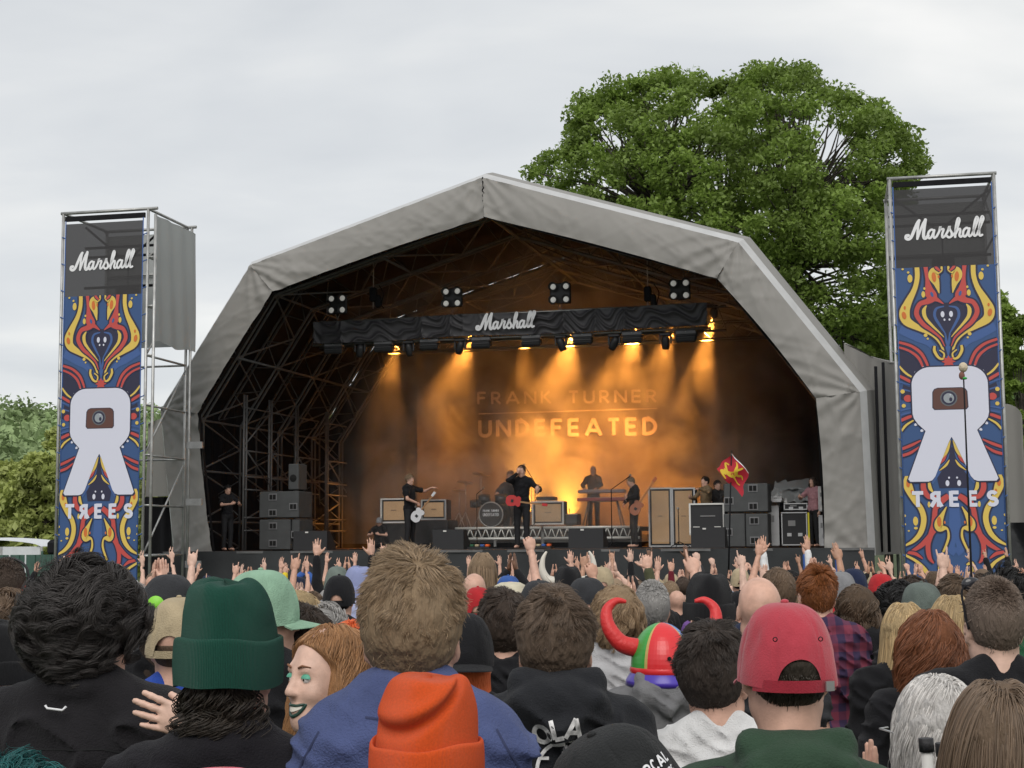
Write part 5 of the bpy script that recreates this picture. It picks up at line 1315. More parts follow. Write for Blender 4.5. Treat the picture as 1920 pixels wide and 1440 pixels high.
    st(4, B_YEL, [(768,575,5),(790,640,20),(825,700,14),(838,730,5)], X1, Y1, 5); st(4, B_RED, [(795,670,6),(815,700,18),(832,722,5)], X1, Y1, 4); st(4, B_YEL, [(778,700,5),(800,735,14),(840,768,4)], X1, Y1, 4)
    ov(6, B_WHT, 795, 850, 12, 20, X1, Y1); ov(6, B_WHT, 784, 815, 6, 7, X1, Y1)
    st(4, B_YEL, [(1040,800,20),(1035,860,56),(1000,950,36),(960,1010,34),(945,1080,34),(965,1160,32),(1010,1215,24),(1072,1250,8)], X1, Y1, 6)
    ov(8, B_ORG, 1032, 850, 12, 24, X1, Y1); ov(8, B_ORG, 1012, 900, 7, 12, X1, Y1)
    st(4, B_RED, [(940,840,30),(938,890,34),(910,935,30),(862,945,24),(875,1020,30),(885,1110,34),(900,1160,34),(925,1240,30),(920,1320,26),(895,1360,8)], X1, Y1, 6)
    st(4, B_RED, [(790,930,34),(830,960,38),(870,1010,24)], X1, Y1, 5); st(4, B_RED, [(885,1150,30),(960,1240,30),(1055,1300,8)], X1, Y1, 5); st(6, B_YEL, [(905,845,16),(900,880,22),(885,905,10)], X1, Y1, 4)
    st(6, B_YEL, [(806,1000,5),(832,1050,24),(855,1100,50),(850,1135,50),(808,1140,14),(800,1190,15),(815,1240,14),(836,1288,12)], X1, Y1, 6)
    ov(8, B_ORG, 853, 1095, 14, 34, X1, Y1); ov(8, B_ORG, 820, 1100, 6, 10, X1, Y1)
    for x, y, a, b_ in ((995, 1090, 16, 30), (995, 1135, 12, 9), (910, 985, 9, 20), (1060, 1055, 8, 9), (1060, 1110, 7, 7), (1038, 1152, 7, 5)): ov(6, B_YEL, x, y, a, b_, X1, Y1)
    st(2, B_MID, [(760,1010,60),(770,1150,60),(790,1260,50),(760,1290,60)], X1, Y1)
    st(6, B_YEL, [(1078,1300,14),(1000,1345,18),(950,1400,26),(930,1440,20)], X1, Y1, 5); st(6, B_YEL, [(820,1370,10),(850,1360,24),(860,1400,18),(830,1420,8)], X1, Y1, 4)
    st(6, B_RED, [(1045,1290,18),(1000,1300,22),(960,1330,8)], X1, Y1, 4)
    # the emblem and its dark outline
    body = [(0, 98)]
    body += [(115 + 115 * math.sin(R(a)), 213 - 115 * math.cos(R(a))) for a in range(0, 91, 10)] + [(230, 400), (222, 432), (200, 466), (155, 512)]
    body += [(262, 800), (270, 822), (258, 838), (148, 838), (125, 830), (106, 805), (60, 690), (20, 592), (0, 553)]
    def scaled(p, k): cxx, cyy = 0, 460; return [(x * (1 + k / 230) if x else 0, cyy + (y - cyy) * (1 + k / 370)) for x, y in p]
    def px(p): return [(x / 3.43, Y1(y)) for x, y in p]
    full = lambda p: px(p) + [(-x, y) for x, y in reversed(px(p)) if abs(x) > 1e-6]
    o.append((10, B_NAVY, full(scaled(body, 9)), 'full')); o.append((11, B_WHT, full(body), 'full'))
    vis = [(0, 238), (70, 238), (90, 246), (101, 264), (104, 360), (92, 374), (0, 374)]
    o.append((12, B_NAVY, full([(x * 1.05, 306 + (y - 306) * 1.06) for x, y in vis]), 'full')); o.append((13, B_BRN, full(vis), 'full'))
    for ly, r1, c, dx in ((14, 52, B_GRY, 0), (15, 44, B_NAVY, 0), (16, 32, B_SLT, 0)): o.append((ly, c, oval(-8 / 3.43 + dx, Y1(303), r1 / 3.43, r1 / 3.43, 22)[0], 'full'))
    o.append((17, B_NAVY, oval(4 / 3.43, Y1(312), 10 / 3.43, 14 / 3.43, 12)[0], 'full')); o.append((18, B_WHT, oval(2 / 3.43, Y1(282), 4 / 3.43, 4 / 3.43, 8)[0], 'full'))
    # five letters
    W_ = 24 / 3.43; h_ = 100 / 3.43
    def gl(cx_, strokes):
        for k, s_ in enumerate(strokes):
            v, fc = ribbon([(cx_ + a * h_, Y1(1000) - b_ * h_) for a, b_ in s_], W_); o.append((12 + k * .5, B_WHT, v, ('one', fc)))
    gl((543 - 760) / 3.43, [[(0, 0), (0, 1)], [(-.34, .9), (.34, .9)]])
    gl((652 - 760) / 3.43, [[(.16, 0), (.16, .9)], [(.3, .88), (-.06, .88), (-.22, .76), (-.22, .6), (-.08, .48), (.16, .46)], [(-.02, .46), (-.3, 0)], [(.12, .42), (.34, 0)]])
    for cxx in (763, 873): gl((cxx - 760) / 3.43, [[(-.2, 0), (-.2, 1)], [(-.2, .9), (.26, .9)], [(-.2, .5), (.2, .5)], [(-.2, .1), (.26, .1)]])
    gl((990 - 760) / 3.43, [_arc(0, .70, .22, .20, 20, 250, 8) + _arc(0, .29, .24, .20, 95, -160, 9)])
    return o
PRINT = banner_print()
def tower(uc, vtop, vbot, Y, wpx, name_lbl, lside):
    W = wpx / FPX * Y / math.cos(R(12) + (0 if not lside else math.atan(770 / FPX)) * (1 if lside else 0) - (0 if lside else R(12) * 1)) * (1.0)
    c = P(uc, 700, Y); G = ground_z(Y); top = P(uc, vtop, Y).z; rot = -R(12)
    root = empty('banner_tower', (c.x, Y, G), rot, name_lbl, 'banner tower', 'scaffold banner towers beside the stage')
    H = top - G; hw = W / 2; dpt = W * 1.0
    q = MB()
    for k, (x, y) in enumerate(((-hw, 0), (hw, 0), (-hw, dpt), (hw, dpt), (hw + (.16 if lside else .0), .0 if lside else .12))):
        q = MB(); q.tube([(x, y, 0), (x, y, H - (0 if k < 4 else .12))], .032, n=8); q.build('standard', steel, root)
    for z in np.arange(1.2, H, 1.0):
        q = MB(); q.tube([(hw, 0, z), (hw, dpt, z)], .024, n=6); q.build('ledger', steel, root)
        if lside: q = MB(); q.tube([(hw, 0, z), (hw + .16, 0, z)], .02, n=6); q.build('coupler', steel, root)
        if int(z) % 2 == 0:
            q = MB(); q.tube([(hw, 0, z), (hw, dpt, z + 1.9 if z + 1.9 < H else H)], .022, n=6); q.build('diagonal_brace', steel, root)
            q = MB(); q.tube([(-hw, dpt, z), (hw, dpt, z)], .024, n=6); q.build('ledger', steel, root)
    for yy in (0, dpt):
        q = MB(); q.tube([(-hw - .05, yy, H), (hw + (.2 if lside else .05), yy, H)], .034, n=8); q.build('top_rail', steel, root)
    for x in (-hw, hw): q = MB(); q.tube([(x, 0, H), (x, dpt, H)], .03, n=6); q.build('side_rail', steel, root)
    q = MB(); q.box((0, -.02, H - .13), (W - .12, .05, .1)); q.build('banner_header', blk, root)
    # banner cloth: printed part and see-through black head
    y345 = H - .24; sz = (P(uc, 345, Y).z - P(uc, 1075, Y).z) / 730 * (608 / 563 if lside else 1) * (563 / 608 if lside else 1)
    # the same artwork on both towers: scale by the height between the wordmark panel and the letters
    sz = (608 if not lside else 563) / 608 / FPX * Y
    mg = .085 if lside else .055; sxx = (hw - mg) / 88
    zt = y345; z497 = zt - (497 - 345) * sz
    def wav(x, z): return -.045
    q = MB(); q.grid(lambda s_, t: (-hw + mg + (2 * hw - 2 * mg) * s_, wav(0, z497 * t), .2 + (z497 - .2) * t), 8, 20); q.build('printed_banner', pm[B_BLUE], root)
    q = MB(); q.add([(-hw + mg, -.045, z497), (hw - mg, -.045, z497), (hw - mg, -.045, zt), (-hw + mg, -.045, zt)], [(0, 1, 2, 3)]); q.build('black_scrim', mesh_b, root)
    q = MB()
    for x in (-1, 1):
        q.tube([(x * (hw - mg), -.05, .2), (x * (hw - mg), -.05, zt + .06)], .012, n=4)
        for z in np.arange(1.5, H - .3, .55): q.tube([(x * (hw - mg), -.05, z), (x * hw, -.03, z + .04)], .012, n=4)
    q.build('lacing_edge', pm[B_MID], root)
    q = MB()
    def emit(v, fc, ly, col, mir):
        vs = []
        for hx, y in v:
            hx = max(-87.5, min(87.5, hx)) * (-1 if mir else 1); z = zt - (y - 345) * sz; z = min(z, z497) if ly < 10 else z
            vs.append((hx * sxx, wav(0, z) - .0014 * (ly + 1) - (.0007 if mir else 0), max(.2, z)))
        if col == B_WHT and False: pass
        q.add(vs, [tuple(reversed(f)) if mir else f for f in fc], col)
    for k, (ly, col, v, fc) in enumerate(PRINT):
        e_ = (k % 9) *   .00012 / .0014
        if fc == 'full': emit(v, [tuple(range(len(v)))], ly + e_, col, False)
        elif isinstance(fc, tuple): emit(v, fc[1], ly + e_, col, False)
        else: emit(v, fc, ly + e_, col, False); emit(v, fc, ly + e_, col, True)
    o = q.build('printed_artwork', pm, root); o['kind'] = 'stuff'
    q = MB(); ww = 132 / 176 * W; flat_script(q, -ww / 2 + (-.02 if lside else .02), zt - (443 - 345) * sz, ww / 4.45, -.055, wdt=.135); q.build('wordmark', white_p, root)
    return root, W, H, dpt
tl, tW, tH, tD = tower(192, 396, 1045, 29.6, 156, 'left scaffold tower with psychedelic flame banner and a grey sheet on its side', True)
pvc2 = mat('grey_tower_sheet', (.40, .415, .41), .6, var=.06, vscale=1.0, bump=.5, bscale=5, trans=.15)
q = MB(); zz0 = tH - (635 - 393) / FPX * 31
q.grid(lambda s_, t: (tW / 2 + .13 + .02 * math.sin(s_ * 20 + 3 * t), .1 + (tD * 1.03) * s_, zz0 + (tH - .12 - zz0) * t + .12 * (t < .05) * math.sin(9 * s_) * .3), 24, 14); q.build('side_sheet', pvc2, tl)
q = MB(); q.tube([(tW / 2 + .1, tD, 0), (tW / 2 + .1, tD, tH)], .03, n=6); q.build('standard', steel, tl)
for z in (2.0, 3.3, 4.5): q = MB(); q.box((tW / 2 + .24, tD * 1.0, z), (.35, .06, .14)); q.build('tie_beam', steel, tl)
trr, rW, rH, rD = tower(1779, 330, 1070, 28.0, 192, 'right scaffold tower with psychedelic flame banner and see-through black head', False)
# what hangs inside the heads: a loudspeaker cluster on a beam
for root, W, H, D_, lb in ((tl, tW, tH, tD, 0), (trr, rW, rH, rD, 1)):
    q = MB(); q.grid(lambda s_, t: (-W / 2 + W * s_, D_ + .05, H * .72 + (H * .28 - .1) * t), 10, 6); q.build('rear_sheet', pvc2, root)
    for k, z in enumerate((.55, .75, 1.4)):
        q = MB(); q.tube([(-W / 2, D_ * .5, H - z), (W / 2, D_ * .5, H - z)], .03, n=6); q.build('cross_beam', blk, root)
    q = MB(); q.tube([(-W / 2, D_ * .5, H - .1), (-.1, D_ * .5, H - .8)], .025, n=5); q.build('diagonal_brace', blk, root); q = MB(); q.tube([(W / 2, D_ * .5, H - .1), (.1, D_ * .5, H - .8)], .025, n=5); q.build('diagonal_brace', blk, root)
    q = MB(); q.box((0.05, D_ * .5, H - 1.55), (.42, .4, .3), bev=.06); q.box((.05, D_ * .5, H - 1.85), (.3, .34, .22), bev=.04); q.tube([(.05, D_ * .5, H - .8), (.05, D_ * .5, H - 1.4)], .015); q.build('speaker_cluster', blk, root)
# grey wing and black tarps right of the right tower
p = P(1890, 900, 30.5); r0 = empty('side_cover', (p.x, 30.5, ground_z(30.5)), -R(12), 'pale grey rounded sheet cover with black tarps hanging beside the right tower', 'cover')
hh_ = P(1890, 757, 30.5).z - ground_z(30.5)
q = MB()
def cov(s_, t):
    a = math.pi * (1 - s_) ; x = .33 * math.cos(a); z = hh_ - .3 + .3 * math.sin(a)
    return (x, .03 * math.sin(12 * s_) + 1.5 * 0, 2.7 + (z - 2.7) * t)
q.grid(cov, 20, 20); q.build('cover_sheet', pvc, r0)
q = MB(); q.grid(lambda s_, t: (.33 + .01 * math.sin(t * 30), 1.6 * s_, 2.7 + (hh_ - .3 - 2.7) * t), 6, 20); q.build('side_sheet', pvc, r0)
q = MB(); q.grid(lambda s_, t: (-.4 + (.55 + .25 * t) * s_ + .05 * math.sin(9 * t), -.1 + .08 * math.sin(7 * s_ + 11 * t), 2.75 * t), 12, 24); q.build('black_tarp', mat('black_tarp', (.015, .015, .017), .35, bump=2, bscale=5), r0)
# left: marquee, fence, dark low tent; right: white cabins
whitep = mat('white_marquee', (.62, .64, .66), .5, var=.05, bump=.3, bscale=2)
def marquee(u0, u1, v0, v1, Y, lb, rid=.5):
    a, b_ = P(u0, v1, Y), P(u1, v1, Y); t = P((u0 + u1) / 2, v0, Y); w_ = b_.x - a.x; G = ground_fn(a.x, Y)
    r0 = empty('marquee', ((a.x + b_.x) / 2, Y, G), 0, lb, 'marquee'); q = MB(); ze = a.z - G + .3
    q.grid(lambda s_, t_: (-w_ / 2 + w_ * s_, 6 * t_, ze + (t.z - G - ze) * math.sin(math.pi * min(1, max(0, s_))) ** .55 * (.75 + .25 * math.sin(math.pi * t_))), 24, 8); q.build('roof', whitep, r0)
    for k in range(4):
        q = MB(); q.box((-w_ / 2 + w_ * k / 3, .1, ze / 2), (.1, .1, ze)); q.build('post', steel, r0)
    q = MB(); q.grid(lambda s_, t_: (-w_ / 2 + w_ * s_, .06 + .03 * math.sin(40 * s_), ze * t_), 30, 2); q.build('side_wall', whitep, r0)
    return r0
marquee(-150, 76, 1008, 1040, 62, 'low white marquee roof at the far left below the pale trees')
marquee(1902, 2060, 930, 1040, 44, 'white marquee cut by the right edge beyond the tower')
p = P(100, 1045, 45); r0 = empty('dark_tent', (p.x, 48, ground_z(45)), 0, 'low black flat roofed tent beside the left tower', 'tent'); hz = P(90, 1012, 48).z - ground_z(45)
q = MB(); q.box((0, 0, hz - .25), (1.7, 2, .5), bev=.1); q.build('roof', blk, r0)
for x in (-.8, .8):
    q = MB(); q.box((x, 0, hz / 2 - .2), (.08, .08, hz - .4)); q.build('post', blk, r0)
q = MB(); q.grid(lambda s_, t_: (-.8 + 1.6 * s_, .5, (hz - .5) * t_), 8, 2); q.build('side_wall', blk, r0)
greenf = mat('green_fence', (.05, .11, .085), .5, metal=.2, var=.2)
def fence(u0, u1, v, Y, lb):
    a, b_ = P(u0, v, Y), P(u1, v, Y); G = ground_fn(a.x, Y); n = int((b_.x - a.x) / .45)
    r0 = empty('steel_fence', (a.x, Y, G), 0, lb, 'fence', 'green steel fences at the edges of the field'); H = a.z - G
    for i in range(n):
        q = MB(); x = i * .45; q.box((x + .2, 0, H / 2), (.40, .03, H)); q.box((x + .2, -.03, H / 2), (.12, .04, H)); q.build('panel', greenf, r0)
        if i % 4 == 0: q = MB(); q.box((x - .02, .04, H / 2 + .05), (.05, .06, H + .1)); q.build('post', greenf, r0)
fence(-40, 112, 1041, 42, 'green corrugated steel fence behind the crowd at the far left')
fence(1890, 1990, 1042, 38, 'green corrugated steel fence behind the crowd at the far right edge')

# ================================================================== things on the stage
cabm = mat('black_tolex', (.016, .016, .018), .6, bump=.4, bscale=120); subm = mat('speaker_grille', (.062, .065, .066), .75, var=.12, vscale=5, bump=.3, bscale=200)
tanm = mat('tan_grille_cloth', (.56, .36, .20), .85, var=.08, vscale=3, bump=.3, bscale=150); edgem = mat('white_piping', (.62, .61, .58), .5); metalm = mat('case_metal', (.5, .5, .5), .35, metal=.9)
yelm = mat('yellow_tape', (.75, .66, .02), .5)
def gear(name, u0, u1, v0, v1, d, lb, cat, group=None, floor=False, depth=.6):
    """an Empty at the base of a thing seen between these pixels on the stage plane d"""
    a = S(u0, v1, d); b_ = S(u1, v0, d); x0, x1 = a[0], b_[0]; z0, z1 = a[1], b_[1]
    if floor: z1 = z1 if z1 > DECK + .1 else DECK + .3; z0 = DECK + .002
    r0 = empty(name, SW((x0 + x1) / 2, d, z0), -PHI, lb, cat, group); return r0, (x1 - x0), (z1 - z0)
def sub_cab(u0, u1, v0, v1, d, lb, slots, floor=False):
    r0, w_, h_ = gear('bass_speaker', u0, u1, v0, v1, d, lb, 'loudspeaker', 'grey bass speaker cabinets stacked at the stage sides', floor)
    q = MB(); q.box((0, .4, h_ / 2), (w_ - .02, .8, h_ - .02), bev=.015); q.build('cabinet', subm, r0)
    for (fx_, fz_) in slots:
        q = MB(); x, z = -w_ / 2 + w_ * fx_, h_ * fz_
        q.box((x, -.004, z), (.20, .02, .16)); q.build('port_frame', mat('port_rim', (.16, .16, .165), .6), r0)
        for k in (-1, 1): q = MB(); q.box((x + k * .042, -.017, z), (.07, .01, .11)); q.build('port', mat('port_hole', (.004, .004, .004), .9), r0)
    return r0
sub_cab(485, 561, 920, 972, 1.6, 'upper wide grey bass cabinet of the left stage stack', [(.35, .78), (.35, .2), (.86, .42)])
sub_cab(485, 545, 973, 1028, 1.6, 'lower left grey bass cabinet of the left stage stack', [(.45, .78), (.45, .22)], True)
sub_cab(546, 562, 973, 1012, 1.65, 'narrow grey cabinet tucked at the foot of the left stage stack', [(.5, .25)])
sub_cab(1357, 1440, 905, 961, 1.6, 'upper wide grey bass cabinet of the right stage stack, behind the flag', [(.66, .82), (.66, .2), (.12, .4)])
sub_cab(1357, 1397, 962, 1018, 1.6, 'lower left grey bass cabinet of the right stage stack', [(.2, .45)], True)
sub_cab(1398, 1440, 962, 1018, 1.6, 'lower right grey bass cabinet of the right stage stack', [(.4, .78), (.4, .2)], True)
r0, w_, h_ = gear('side_fill_speaker', 540, 560, 869, 919, 1.8, 'tall slim grey speaker standing on top of the left bass stack', 'loudspeaker')
q = MB(); q.box((0, .25, h_ / 2), (w_, .5, h_ - .01), bev=.02); q.build('cabinet', subm, r0); q = MB(); q.lathe([(0, .01), (.06, .01), (.085, 0)], 16, 0, (0, -.01, h_ * .45), Matrix.Rotation(R(90), 3, 'X')); q.build('horn', mat('port_hole', (.004, .004, .004)), r0)
def guitar_cab(u0, u1, v0, v1, d, lb, white=True, floor=False):
    r0, w_, h_ = gear('guitar_cabinet', u0, u1, v0, v1, d, lb, 'guitar cabinet', 'tan fronted guitar cabinets on the stage', floor)
    q = MB(); q.box((0, .2, h_ / 2), (w_, .38, h_ - .01), bev=.02); q.build('cabinet', cabm, r0)
    e_ = .035
    for (cx_, cz, dx, dz) in ((0, e_ / 2, w_, e_), (0, h_ - e_ / 2, w_, e_), (-w_ / 2 + e_ / 2, h_ / 2, e_, h_ - 2 * e_), (w_ / 2 - e_ / 2, h_ / 2, e_, h_ - 2 * e_)):
        q = MB(); q.box((cx_, -.012, cz), (dx, .04, dz)); q.build('edging', edgem if white else metalm, r0)
    q = MB(); q.box((0, .003, h_ / 2), (w_ - 4.2 * e_, .02, h_ - 4.2 * e_)); q.build('grille_cloth', tanm, r0)
    q = MB(); q.box((0, -.012, h_ * .52), (w_ * .2, .012, .018)); q.build('name_plate', mat('plate_bronze', (.25, .16, .1), .5), r0)
    return r0
riserblk = mat('riser_cloth', (.014, .014, .016), .9, bump=.4, bscale=20)
for (u0, u1, lb) in ((716, 764, 'black cloth covered plinth under the left guitar cabinet'), (764, 840, 'black cloth covered plinth behind the left guitarist')):
    r0, w_, h_ = gear('plinth', u0, u1, 981 if u0 < 750 else 975, 1022, 4.0, lb, 'plinth', 'black plinths left of the drum riser', True)
    q = MB(); q.box((0, .4, h_ / 2), (w_ - .01, .8, h_), bev=.01); q.build('plinth_box', riserblk, r0)
guitar_cab(714, 763, 934, 981, 4.05, 'white edged tan guitar cabinet left of the guitarist')
guitar_cab(790, 837, 936, 975, 4.05, 'small tan guitar cabinet with a microphone in front, right of the guitarist', False)
guitar_cab(998, 1057, 939, 984, 5.0, 'white edged tan guitar cabinet on the riser right of the singer')
guitar_cab(1217, 1259, 914, 1009, 4.2, 'tall tan bass cabinet directly behind the bassist', False, True)
guitar_cab(1261, 1303, 914, 1009, 4.2, 'tall tan bass cabinet right of its twin, beside the flight case', False, True)
r0, w_, h_ = gear('speaker_case', 1293, 1358, 943, 1004, 1.8, 'black case with white edges and two white handles right of the bass cabinets', 'flight case')
q = MB(); q.box((0, .35, h_ / 2), (w_ - .02, .7, h_ - .02), bev=.01); q.build('case_body', cabm, r0)
e_ = .035
for (cx_, cz, dx, dz) in ((0, h_ - e_ / 2, w_, e_), (-w_ / 2 + e_ / 2, h_ / 2, e_, h_ - 2 * e_), (w_ / 2 - e_ / 2, h_ / 2, e_, h_ - 2 * e_), (0, e_ / 2, w_, e_ * .5)):
    q = MB(); q.box((cx_, -.012, cz), (dx, .04, dz)); q.build('edging', edgem, r0)
for s_ in (-1, 1):
    q = MB(); q.box((s_ * w_ * .3, -.008, h_ * .2), (.14, .02, .1)); q.build('handle_plate', edgem, r0); q = MB(); q.box((s_ * w_ * .3, -.022, h_ * .2), (.09, .015, .05)); q.build('handle_recess', mat('pale_lime', (.4, .42, .2), .5) if s_ < 0 else metalm, r0)
q = MB(); q.box((.02, -.01, h_ * .6), (w_ * .42, .01, .02)); q.build('name_plate', mat('plate_grey', (.22, .22, .22), .5), r0)
def wedge(u0, u1, v0, d, lb):
    r0, w_, h_ = gear('monitor_wedge', u0, u1, v0, 1032, d, lb, 'monitor speaker', 'black floor monitors along the front of the stage', True)
    h_ = .42; q = MB(); poly = [(0, 0), (.5, 0), (.5, .12), (.18, h_), (0, h_)]
    q.add([(x, y, z) for x in (-w_ / 2, w_ / 2) for y, z in poly], [(0, 1, 2, 3, 4)[::-1], (5, 6, 7, 8, 9), (0, 5, 9, 4), (4, 9, 8, 3), (3, 8, 7, 2), (2, 7, 6, 1), (1, 6, 5, 0)]); q.build('cabinet', cabm, r0)
    q = MB(); q.box((-w_ * .1, -.006, h_ * .93), (.07, .01, .03)); q.build('badge', edgem, r0)
wedge(550, 613, 1008, .4, 'black floor monitor at the left end of the stage front'); wedge(811, 869, 1003, .4, 'black floor monitor left of the singer')
wedge(1066, 1131, 1003, .4, 'black floor monitor right of the singer'); wedge(1296, 1359, 1003, .4, 'black floor monitor in front of the white edged case')
# flight cases at the right
def case(u0, u1, v0, v1, d, lb, col=None, floor=True, strip=False):
    r0, w_, h_ = gear('flight_case', u0, u1, v0, v1, d, lb, 'flight case', 'flight cases at the right side of the stage', floor)
    q = MB(); q.box((0, .3, h_ / 2), (w_ - .02, .6, h_ - .02), bev=.01); q.build('case_body', col or cabm, r0); e_ = .022
    for (cx_, cz, dx, dz) in ((0, e_ / 2 + .03, w_, e_), (0, h_ - e_ / 2, w_, e_), (-w_ / 2 + e_ / 2, h_ / 2, e_, h_ - 3 * e_), (w_ / 2 - e_ / 2, h_ / 2, e_, h_ - 3 * e_)):
        q = MB(); q.box((cx_, -.008, cz), (dx, .03, dz)); q.build('corner_extrusion', metalm, r0)
    for fx_ in (.3, .72): q = MB(); q.box((-w_ / 2 + w_ * fx_, -.008, h_ * .35), (.09, .02, .07)); q.build('latch', metalm, r0)
    q = MB(); q.box((-w_ * .1, -.004, h_ * .68), (w_ * .28, .01, h_ * .16)); q.build('label_plate', mat('plate_grey', (.22, .22, .22)), r0)
    if strip: q = MB(); q.box((w_ / 2 + .03, 0, h_ / 2), (.035, .05, h_ * .96)); q.build('yellow_strip', yelm, r0)
    return r0
case(1466, 1513, 960, 1012, 2.2, 'black flight case with bright yellow strip down its right edge', strip=True)
case(1470, 1514, 943, 959, 2.3, 'shallow rack case lying on the yellow striped flight case', floor=False)
case(1442, 1460, 948, 1014, 2.4, 'narrow silver edged rack of equipment beside the right bass stack', metalm)
case(1536, 1548, 966, 1012, 1.2, 'silver flight case half hidden by the right leg of the stage', metalm)
case(1535, 1547, 912, 960, 1.4, 'white rack with screens on top of the silver case at the right leg', edgem, False)
case(1446, 1466, 931, 942, 2.2, 'small white box on the narrow rack', edgem, False)
r0, w_, h_ = gear('covered_desk', 1448, 1520, 896, 940, 3.0, 'mixing desk under a crumpled pale plastic sheet at the right', 'covered desk', floor=False)
q = MB()
def drp(s_, t):
    nz = noise3(np.array([[s_ * 7, t * 5, 1.]]), 4)[0]; x = -w_ / 2 + w_ * s_; z = h_ * (t if t < .6 else .6 + (t - .6) * .9)
    return (x + .06 * nz, -.1 * (1 - t) + .5 * max(0, t - .6) + .09 * nz, z * (1 - .25 * abs(s_ - .6)) + .07 * nz)
q.grid(drp, 36, 18); q.build('plastic_sheet', mat('clear_plastic', (.30, .31, .31), .18, bump=1.5, bscale=7, trans=.3), r0)
q = MB(); q.box((0, .35, h_ * .35), (w_ * .85, .5, h_ * .6), bev=.04); q.build('desk', cabm, r0); q = MB()
for s_ in (-1, 1): q = MB(); q.box((s_ * w_ * .3, .35, -.45), (.05, .05, .9)); q.build('leg', cabm, r0)
# the riser with its white truss front
r0, w_, h_ = gear('drum_riser', 838, 1199, 986, 1004, 4.6, 'long low riser edged with a white zigzag truss behind the singer', 'riser')
tp_, bt_ = L3((838, 988), 4.6), L3((838, 1000), 4.6); tpr = L3((1199, 986), 4.6); wR = tpr.x - tp_.x; zb = DECK + .22; ztp = (tp_.z + tpr.z) / 2
r0.location = SW((tp_.x + tpr.x) / 2, 4.6, DECK)
whm = mat('white_truss', (.70, .70, .66), .4, metal=.2)
for k, (xa, xb) in enumerate(((-wR / 2, -.02), (.05, wR / 2))):
    for z in (zb - DECK, ztp - DECK - .03):
        q = MB(); q.tube([(xa, 0, z), (xb, 0, z)], .032, n=8); q.build('chord', whm, r0)
    n_ = 12
    for i in range(n_):
        x0 = xa + (xb - xa) * i / n_; x1 = xa + (xb - xa) * (i + .5) / n_; x2 = xa + (xb - xa) * (i + 1) / n_
        q = MB(); q.tube([(x0, 0, ztp - DECK - .03), (x1, 0, zb - DECK)], .014, n=5); q.build('web', whm, r0); q = MB(); q.tube([(x1, 0, zb - DECK), (x2, 0, ztp - DECK - .03)], .014, n=5); q.build('web', whm, r0)
q = MB(); q.box((0, 1.3, ztp - DECK - .07), (wR, 2.5, .1)); q.build('platform', riserblk, r0)
for x in (-wR / 2 + .2, -wR / 4, 0, wR / 4, wR / 2 - .2): q = MB(); q.box((x, .12, (ztp - DECK) / 2 - .03), (.06, .06, ztp - DECK - .12)); q.build('leg', alu, r0)
q = MB(); q.grid(lambda s_, t: (-wR / 2 + wR * s_, .3 + .03 * math.sin(50 * s_), (ztp - DECK - .1) * t), 80, 1); q.build('skirt_cloth', riserblk, r0)
RZ = ztp - .02   # top of riser
# drums
dk = L3((925, 960), 5.6); r0 = empty('drum_kit', SW(dk.x, 5.6, RZ), -PHI, 'black drum kit with lettered bass drum, cymbals and stands on the riser', 'drum kit')
drumb = mat('drum_shell', (.02, .02, .022), .25); brass = mat('cymbal_brass', (.45, .32, .12), .3, metal=.9)
RX = Matrix.Rotation(R(90), 3, 'X'); rb_ = .30
q = MB(); q.lathe([(rb_, -.22), (rb_, .22)], 32, 0, (0, 0, rb_ + .03), RX); q.build('bass_drum', drumb, r0)
q = MB(); q.lathe([(0, .225), (rb_ * .97, .225)], 32, 0, (0, 0, rb_ + .03), RX); q.build('drum_head', mat('drum_head_black', (.012, .012, .013), .4), r0)
q = MB(); q.lathe([(rb_ + .015, .20), (rb_ + .02, .235), (rb_ - .01, .24), (rb_ - .01, .225)], 32, 0, (0, 0, rb_ + .03), RX); q.build('hoop', steel, r0)
q = MB()
for row, (txt, h_, zz_) in enumerate((('FRANK TURNER', .05, rb_ + .10), ('UNDEFEATED', .075, rb_ - .01))):
    st, w1 = text_strokes(txt, h_, .3); k_ = .40 / w1
    for s_ in st:
        v, f = ribbon([(x * k_ - .20, z) for x, z in s_], .012); q.add([(x, -.2285, zz_ + z) for x, z in v], f)
q.build('lettering', white_p, r0)
for (x, y, z, rr, hh_) in ((-.22, .0, .72, .15, .2), (.2, .0, .72, .15, .2), (.52, .35, .48, .2, .34), (-.5, .25, .62, .17, .15)):
    q = MB(); q.lathe([(0, 0), (rr, 0), (rr, hh_), (0, hh_)], 20, 0, (x, y, z - hh_ / 2), Matrix.Rotation(.25, 3, 'X')); q.build('tom', drumb, r0)
for (x, y, z, rr) in ((-.75, .1, 1.15, .22), (-.35, .1, 1.35, .22), (.62, .15, 1.25, .24), (-.95, .2, .95, .18), (.9, .3, 1.05, .25)):
    q = MB(); M_ = Matrix.Rotation(.22 if x < 0 else -.15, 3, 'Y') @ Matrix.Rotation(.15, 3, 'X'); q.lathe([(.0, .022), (.03, .02), (.035, .01), (rr, -.012)], 22, 0, (x, y, z), M_); q.build('cymbal', brass, r0)
    q = MB(); q.tube([(x, y + .02, 0.35), (x, y + .01, z)], .012, n=5); q.tube([(x, y, .4), (x - .18, y - .1, 0)], .01, n=5); q.tube([(x, y, .4), (x + .18, y - .1, 0)], .01, n=5); q.tube([(x, y, .4), (x, y + .2, 0)], .01, n=5); q.build('cymbal_stand', steel, r0)
